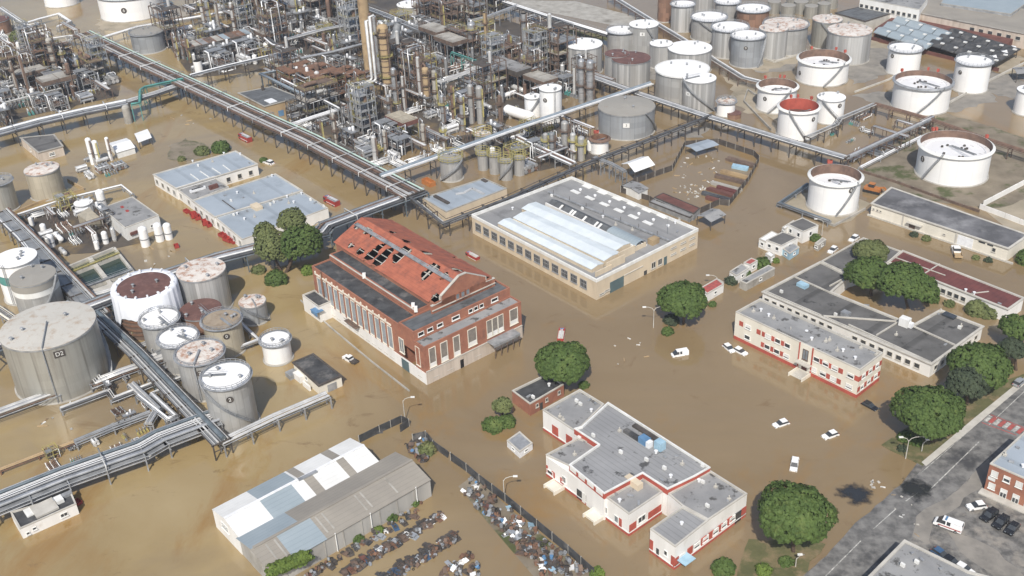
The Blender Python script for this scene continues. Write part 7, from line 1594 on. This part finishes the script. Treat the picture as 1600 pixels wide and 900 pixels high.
# ================================================================ lamps, fences, walls
def lamp(label, bx, by, ty, arms, z0=0.0):
    B = P(bx, by, z0); h = HT((bx, by), ty); T = thing('street_lamp', label, 'lamp', B); m = M(); m.cyl(B-Z*.4, B+Z*h, .13, .08, 8); m.build('pole', 'pale_concrete', T)
    for dx in arms:
        e = (CR*dx); e.z = 0; e.normalize(); m = M(); m.tube([B+Z*(h-.3), B+e*.5+Z*(h+.5), B+e*1.5+Z*(h+.9), B+e*abs(dx)+Z*(h+1.0)], .08, 6); m.build('arm', 'pale_concrete', T)
        m = M(); c = B+e*(abs(dx)+.3)+Z*(h+1.0); m.ob(c, e*.5, e.cross(Z)*.22, Z*.12); m.build('lamp_head', 'white_paint', T)
lamp('double-armed lamp post standing in the flood', 1021, 512, 484, (-2.4, 2.4)); lamp('twin-armed lamp post on the grass verge', 1415, 716, 688, (-1.6, 3.2), .1); lamp('curved lamp post by the dark gate of the scrap yard', 633, 658, 626, (2.2,))
lamp('curved lamp post inside the scrap yard fence', 788, 778, 750, (2.4,)); lamp('curved lamp post over the faded red roof', 1120, 447, 434, (-2.6,)); lamp('pale curved lamp post behind the small grey cabin', 1284, 368, 346, (-2.2,)); lamp('short lamp post among the roadside pines', 1440, 705, 692, (.6,), .1)
lamp('small white post on the roadside bank', 1243, 885, 872, (.3,), .1); lamp('lamp post at the foot of the edge pine', 1552, 602, 594, (-1.5,), .1)
def fence(label, px, h, mt, name='boundary_fence', th=.12, step=5.0, cat='fence', postm='concrete', z0=0.0):
    T = thing(name, label, cat, P(*px[0])); k = 0
    for a, c in zip(px, px[1:]):
        a, c = P(*a, z0), P(*c, z0); n = max(1, int((c-a).length/step))
        for i in range(n):
            if k > 95: break
            k += 1; p, q = a.lerp(c, i/n), a.lerp(c, (i+1)/n); u = (q-p)/2; g = Vector((-u.y, u.x, 0)).normalized()
            m = M(); m.ob((p+q)/2+Z*(h/2-.2), u*.985, g*th/2, Z*(h/2+.2)); m.build('panel', mt, T); m = M(); m.box(p+Z*h*.52, .2, .2, h*1.06); m.build('post', postm, T)
K3 = lambda x, y: (x/3.077+680, y/3.077+180)
fence('dark sheet fence round the flooded timber yard', [K3(890, 368), K3(970, 326), K3(1140, 266), K3(1200, 150), K3(1360, 138), K3(1442, 166), K3(1530, 195), K3(1556, 222), K3(1505, 320), K3(1412, 436), K3(1366, 430), K3(1275, 472)], 2.2, 'dark_steel', step=4)
fence('dark sheet fence along the hut side of the timber yard', [K3(892, 372), K3(1030, 412), K3(1060, 432), K3(1225, 495), K3(1270, 478)], 2.0, 'dark_steel', step=4)
KF = lambda x, y: (550+x/3.4625, 640+y/3.4625)
fence('black screen fence beside the scrap heap', [KF(535, 275), KF(620, 335), KF(690, 395), KF(830, 500), KF(1000, 640), KF(1170, 780), KF(1310, 905)], 2.4, 'tar_roof', step=4)
fence('broken black fence at the scrap yard corner', [KF(330, 172), KF(400, 155), KF(440, 205), KF(520, 262)], 2.2, 'tar_roof', step=3)
fence('black gate fence behind the white warehouse bays', [KF(40, 180), KF(150, 125), KF(270, 70), KF(310, 90), KF(262, 122)], 2.2, 'tar_roof', step=3)
fence('white wall beside the dusty yard and red heap', [(1535, 323), (1640, 268)], 2.0, 'plaster_white', 'yard_wall', .3, cat='wall')
fence('white wall behind the yellow shed', [(1530, 326), (1570, 341), (1640, 368)], 1.8, 'plaster_white', 'yard_wall', .3, cat='wall')
fence('low bund wall along the dry grassy bund', [(1342, 268), (1400, 286), (1480, 315), (1530, 332)], .9, 'brown_steel', 'bund_wall', .5, cat='wall')
fence('kerb wall round the lone open-topped tank', [(1218, 320), (1303, 354), (1352, 328)], .8, 'concrete', 'bund_wall', .5, cat='wall')
fence('bund wall by the red-lined tank', [(1240, 192), (1180, 150), (1168, 142), (1162, 160), (1205, 205)], 1.0, 'concrete', 'bund_wall', .4, cat='wall')
fence('pale bund wall across the right-hand lagoon'.replace('right-hand', 'eastern'), [(1465, 172), (1540, 130), (1600, 100)], .9, 'pale_concrete', 'bund_wall', .5, cat='wall')
fence('low wall crossing below the closed white tanks', [(1335, 145), (1390, 125), (1400, 118)], .7, 'pale_concrete', 'bund_wall', .5, cat='wall')
fence('concrete edge in front of the flecked-roof tanks', [(1150, 78), (1210, 98), (1262, 82)], .7, 'pale_concrete', 'bund_wall', .6, cat='wall')
fence('slanting concrete wall round the rusty-topped tank', [(20, 335), (60, 318), (132, 297), (106, 282)], .8, 'tan_concrete', 'bund_wall', .5, cat='wall')
fence('submerged garden wall in front of the powerhouse', [(470, 470), (520, 515), (580, 565), (640, 612)], .35, 'concrete', 'garden_wall', .4, cat='wall', step=8)
fence('low brick-coloured wall beyond the tan store yard', [(1360, 62), (1450, 85), (1560, 112)], 1.6, 'oxide_red', 'yard_wall', .4, cat='wall')
# basins
T = thing('settling_basin', 'concrete settling basin with four dark green pools and yellow walkways', 'basin', P(150, 440))
oc = [P(x, y, 2.4) for x, y in ((100, 418), (178, 386), (226, 446), (144, 474))]; m = M(); f_ = lambda s_, t_: oc[0].lerp(oc[1], s_).lerp(oc[3].lerp(oc[2], s_), t_)
def wallb(a, c, wd=.5): m.ob((a+c)/2-Z*1.5, (c-a)/2, Vector((-(c-a).y, (c-a).x, 0)).normalized()*wd/2, Z*1.5)
for a, c in ((f_(0, 0), f_(1, 0)), (f_(1, 0), f_(1, 1)), (f_(1, 1), f_(0, 1)), (f_(0, 1), f_(0, 0))): wallb(a, c, .7)
wallb(f_(.5, .02), f_(.5, .98), 1.4); wallb(f_(.02, .18), f_(.98, .18), .9); wallb(f_(.02, .62), f_(.98, .62), .6); m.build('basin_wall', 'pale_concrete', T)
m = M(); m.add([p-Z*1.3 for p in oc][::-1], [(0, 1, 2, 3)]); m.build('pool', 'basin_water', T)
for t_ in (.18, .62):
    m = M(); m.bar(f_(0, t_)+Z*.3, f_(1, t_)+Z*.3, 1.0, .12)
    for h in (.6, 1.2): m.bar(f_(0, t_+.02)+Z*h, f_(1, t_+.02)+Z*h, .09); m.bar(f_(0, t_-.02)+Z*h, f_(1, t_-.02)+Z*h, .09)
    for i in range(9): p = f_(i/8, t_+.02); m.bar(p, p+Z*1.3, .09)
    m.build('walkway', 'lattice_yellow' if t_ < .3 else 'galvanised', T)
m = M(); m.prism([f_(0, .72), f_(1, .72), f_(1, 1), f_(0, 1)], 1.6, 2.43); m.build('basin_slab', 'pale_concrete', T)
m = M(); m.prism([P(x, y, 2) for x, y in ((122, 340), (140, 329), (158, 345), (141, 353))], -.3, 3.2); tag(m.build('sand_coloured_cover', 'tan_plates', None, P(140, 345)), 'flat sand-coloured cover slab beside the control house', 'cover')
# stacks of beams in the timber yard
for (a, c, wd, mt_, lb) in (((1117, 276), (1167, 288), 2.2, 'brown_steel', 'dark stack of beams in the middle of the timber yard'), ((1112, 287), (1158, 300), 1.8, 'concrete', 'grey-brown stack of beams in the timber yard'), ((1106, 296), (1149, 309), 2.0, 'oxide_red', 'dark red beam stack beside the white debris'),
    ((1120, 294), (1152, 303), 1.6, 'maroon_roof', 'shorter dark red beam stack behind the long one'), ((1098, 303), (1144, 316), 2.0, 'dark_pipe', 'blue-black beam stack near the fence'), ((1102, 310), (1136, 320), 1.6, 'oxide_red', 'lowest dark red beam stack by the fence'), ((1136, 249), (1180, 262), 2.4, 'brown_steel', 'rusty beam stack at the far end of the yard'),
    ((1144, 261), (1169, 266), 2.4, 'pale_blue', 'pale blue sheeted stack in the timber yard'), ((1128, 268), (1168, 279), 1.2, 'tan_concrete', 'thin pale planks laid across the timber yard')):
    A, C = P(*a), P(*c); T = thing('beam_stack', lb, 'stack', A); u = (C-A); g = Vector((-u.y, u.x, 0)).normalized()
    for i in range(5):
        m = M(); e = R.uniform(-.04, .04); m.ob((A+C)/2+u*e+g*wd*((i-2)/5)+Z*(.45+R.uniform(-.05, .15)), u*.5*R.uniform(.92, 1), g*wd*.09, Z*.5); m.build('beam', mt_, T)
# floating scraps
pv = []
for i in range(4):
    m = M(); L_ = (1.6, 1.0, 2.4, .8)[i]; w_ = (.35, .7, .25, .6)[i]; m.box((0, 0, .08), L_, w_, .22); m.box((L_*.2, w_*.3, .14), L_*.4, w_*.4, .25); pv.append(m.v[:] and m)
bases = [p.build('floating_plank', mt_, None) for p, mt_ in zip(pv, ('white_paint', 'pale_concrete', 'tan_concrete', 'concrete'))]
def scatter(poly, n, lb, grp, smin=.6, smax=1.3):
    xs = [q[0] for q in poly]; ys = [q[1] for q in poly]; k = 0
    while k < n:
        x, y = R.uniform(min(xs), max(xs)), R.uniform(min(ys), max(ys))
        if not inpoly(x, y, poly): continue
        k += 1; o = R.choice(bases).copy(); COL.objects.link(o); o.location = P(x, y); s_ = R.uniform(smin, smax); o.scale = (s_, s_, 1); o.rotation_euler = (0, 0, R.random()*3.1); tag(o, lb, 'plank', grp)
scatter([(1060, 262), (1080, 235), (1128, 235), (1120, 290), (1090, 320), (1050, 300)], 42, 'splintered pale plank floating inside the timber yard', 'planks afloat in the timber yard', .35, .9)
scatter([(1065, 288), (1100, 290), (1112, 312), (1072, 312)], 26, 'splintered pale plank floating inside the timber yard', 'planks afloat in the timber yard', .4, .9)
scatter([(930, 515), (1010, 515), (1020, 570), (960, 580)], 7, 'small pale scrap drifting by the double-armed lamp', 'scraps by the lamp', .35, .7)
scatter([(250, 360), (320, 370), (250, 420), (200, 420)], 8, 'small pale scrap drifting in front of the workshop', 'scraps by the workshop')
scatter([(260, 175), (330, 175), (330, 195), (250, 195)], 6, 'pale junk lying in the upper yard', 'junk in the upper yard')
scatter([(30, 640), (200, 590), (260, 620), (60, 700)], 10, 'small pale scrap in the pen by the largest tank', 'scraps in the pipe pen')
scatter([(1395, 765), (1440, 800), (1435, 838), (1420, 842), (1390, 800)], 9, 'small pale litter on the wet road junction', 'litter on the road junction', .3, .6)
scatter([(1355, 752), (1380, 748), (1385, 765), (1360, 770)], 6, 'broken pale timber washed up at the road edge', 'timber at the road edge', .5, 1.0)
for o in bases: bpy.data.objects.remove(o)
# ================================================================ scrap yard
W_ = []
def wreck(col, kind):
    T = thing('car_wreck', 'tmp', 'wreck', FAR); L = R.uniform(3.4, 4.1); j = lambda a: a+R.uniform(-.12, .12)
    m = M(); pr = [(-.5, .2), (-.5, .8), (-.2, .85), (.25, .8), (.5, .6), (.5, .2)]; n = len(pr)
    m.add([Vector((j(x*L), s_*j(.8), j(z))) for s_ in (-1, 1) for x, z in pr], [tuple(range(n)), tuple(range(n, 2*n))[::-1]]+[((i+1) % n, i, n+i, n+(i+1) % n) for i in range(n)]); m.build('body', col, T)
    m = M(); q = [Vector((x*L, s_*.68, z)) for s_ in (-1, 1) for x, z in ((-.42, .8), (-.32, 1.3), (.05, 1.32), (.22, .8))]
    for a, c in ((0, 1), (1, 2), (2, 3), (4, 5), (5, 6), (6, 7), (1, 5), (2, 6)): m.bar(q[a], q[c], .12)
    if kind: m.add([q[1], q[2], q[6], q[5]], [(0, 1, 2, 3)])
    m.build('cabin_frame', col, T); m = M(); m.box((0, 0, .82), L*.5, 1.25, .1); m.build('interior', 'tar_roof', T)
    m = M(); m.box((L*.38, 0, .78), L*.18, 1.1, .22); m.build('engine_bay', 'dark_steel', T); W_.append((T, tree_of(T)))
for c_, k_ in (('car_white', 0), ('car_white', 1), ('car_silver', 1), ('car_blue', 0), ('brown_steel', 0), ('dark_steel', 0), ('dark_steel', 1), ('rust', 0), ('oxide_red', 1), ('car_silver', 0), ('tar_roof', 0), ('brown_steel', 1)): wreck(c_, k_)
WN = ['white', 'white', 'silver', 'blue', 'brown', 'black', 'black', 'rusty', 'dark red', 'silver', 'sooty', 'brown']
def wr(x, y, where, i=None, rot=None, s=1.0, dz=0.0):
    i = R.choice((0, 2, 3, 4, 4, 5, 5, 5, 6, 6, 7, 7, 8, 9, 10, 10, 10, 11, 11, 11)) if i is None else i; T, ch = W_[i]
    dup(T, ch, P(x, y)+Z*(dz-.45), R.random()*6.28 if rot is None else rot, f'{WN[i]} stripped car wreck {where}', f'{WN[i]} wrecks {where}').scale = (s, s, s)
sv = P(688, 806)-P(540, 892); sr = math.atan2(sv.y, sv.x)
for i in range(44): f = i/43; wr(537+151*f+R.uniform(-3, 3), 894-88*f+R.uniform(-5, 5), 'in the long scrap row', None, sr+1.57+R.uniform(-.3, .3), R.uniform(.6, .85))
for i in range(44): f = i/43; wr(590+124*f+R.uniform(-4, 4), 908-74*f+R.uniform(-7, 7), 'in the second scrap row', None, sr+1.57+R.uniform(-.5, .5), R.uniform(.55, .8))
for i in range(19): f = i/18; wr(485+160*f+R.uniform(-3, 3), 897-92*f+R.uniform(-3, 3), 'along the warehouse wall', None, sr+1.57+R.uniform(-.5, .5), R.uniform(.55, .8))
for x, y in ((592, 676), (600, 668), (645, 690), (655, 686), (660, 698), (652, 705), (660, 718), (668, 712), (640, 700), (700, 890), (715, 895), (735, 870), (722, 880), (742, 885), (730, 895), (690, 898)): wr(x, y, 'in the loose heaps', None, None, R.uniform(.55, .8))
# smaller scrap: tyres, drums, panels, engines
SP = []
def sp(nm, mt_, m, lb): SP.append((m.build(nm, mt_, None), lb))
m = M(); m.lathe((0, 0, 0), [(.22, .1), (.36, .05), (.38, .15), (.36, .25), (.22, .2)], 12); sp('loose_tyre', 'tyre', m, 'black loose tyre')
for c_, n__ in (('blue_paint', 'blue'), ('rust', 'rusty'), ('grey_pipe', 'grey'), ('dark_steel', 'black')):
    m = M(); m.cyl((0, 0, 0), (0, 0, .9), .4, n=10); m.cyl((0, 0, .9), (0, 0, .94), .42, n=10); sp('scrap_drum', c_, m, f'{n__} scrap drum')
for c_, n__ in (('car_white', 'white'), ('car_silver', 'silver'), ('dark_steel', 'black'), ('brown_steel', 'brown'), ('pale_blue', 'pale blue')):
    m = M(); m.ob((0, 0, .45), Vector((.6, .1, .25)), Vector((-.06, .5, .1)), Vector((0, 0, .06))); m.ob((.1, .1, .2), Vector((.4, 0, 0)), Vector((0, .3, .05)), Vector((0, 0, .2))); sp('scrap_bonnet', c_, m, f'{n__} bent car bonnet')
for c_, n__ in (('dark_steel', 'black'), ('brown_steel', 'brown'), ('galvanised', 'grey'), ('rust', 'rust-red')):
    m = M(); m.box((0, 0, .3), .8, .6, .6); m.cyl((-.5, 0, .4), (.5, 0, .4), .22, n=8); m.box((.1, .2, .7), .3, .3, .3); sp('engine_block', c_, m, f'{n__} greasy engine block')
def heap(poly, n, where, zt=.6, sc_=.8):
    xs = [q[0] for q in poly]; ys = [q[1] for q in poly]; k = 0
    while k < n:
        x, y = R.uniform(min(xs), max(xs)), R.uniform(min(ys), max(ys))
        if not inpoly(x, y, poly): continue
        k += 1; o, lb = R.choice(SP+[q for q in SP if any(k in q[1] for k in ('black', 'brown', 'rust', 'grey', 'silver'))]*2 if 'heap' in where else [q for q in SP if any(k in q[1] for k in ('black', 'brown', 'rust', 'grey', 'silver'))]); c = o.copy(); COL.objects.link(c); c.location = P(x, y)+Z*R.uniform(-.2, zt); s_ = R.uniform(.8, 1.5)*sc_; c.scale = (s_, s_, s_); c.rotation_euler = (R.uniform(-.5, .5), R.uniform(-.5, .5), R.random()*6.28); tag(c, f'{lb} {where}', 'scrap', f'{lb}s {where}')
heap([(718, 757), (735, 745), (800, 800), (860, 850), (925, 900), (850, 905), (815, 870), (770, 820), (722, 775)], 290, 'on the big scrap heap')
heap([(540, 897), (690, 800), (690, 812), (545, 903)], 70, 'in the long scrap row', .4, .62)
heap([(600, 908), (716, 830), (712, 850), (620, 908)], 75, 'in the second scrap row', .4, .62)
heap([(470, 902), (660, 785), (660, 798), (490, 903)], 60, 'along the warehouse wall', .4, .62)
heap([(690, 905), (700, 880), (740, 862), (752, 900)], 40, 'in the loose heaps', .5); heap([(630, 690), (665, 680), (680, 722), (655, 725)], 40, 'in the loose heaps', .5)
for i in range(44): x, y = R.choice(((740, 768), (760, 790), (800, 830), (835, 850), (860, 880), (880, 895), (775, 812), (820, 865))); wr(x+R.uniform(-8, 8), y+R.uniform(-8, 8), 'on the big scrap heap', None, None, R.uniform(.45, .65), R.uniform(.1, .7))
for q in ([(535, 893), (686, 803), (692, 810), (545, 900)], [(590, 907), (708, 834), (716, 843), (610, 909)]): sheet('oily_mud', q, .03, 'tar_roof', jag=.8)
sheet('scrap_yard_mud', [(716, 760), (740, 742), (800, 798), (930, 903), (840, 908), (765, 820)], .04, 'dry_ground')
for o, _ in SP: bpy.data.objects.remove(o)
for T, ch in W_:
    for c, subs in ch: bpy.data.objects.remove(c)
    bpy.data.objects.remove(T)
# ================================================================ thin summer haze over the whole site
m = M(); m.ob((0, 650, 87), Vector((920, 0, 0)), Vector((0, 870, 0)), Z*88.5); o = struct(m.build('haze', []), 'stuff')
hm = bpy.data.materials.new('haze'); hm.use_nodes = True; t = hm.node_tree; t.nodes.remove(t.nodes['Principled BSDF'])
pv_ = t.nodes.new('ShaderNodeVolumePrincipled'); pv_.inputs['Color'].default_value = (.80, .86, .95, 1); pv_.inputs['Density'].default_value = .00012
t.links.new(pv_.outputs[0], t.nodes['Material Output'].inputs['Volume']); o.data.materials.append(hm)
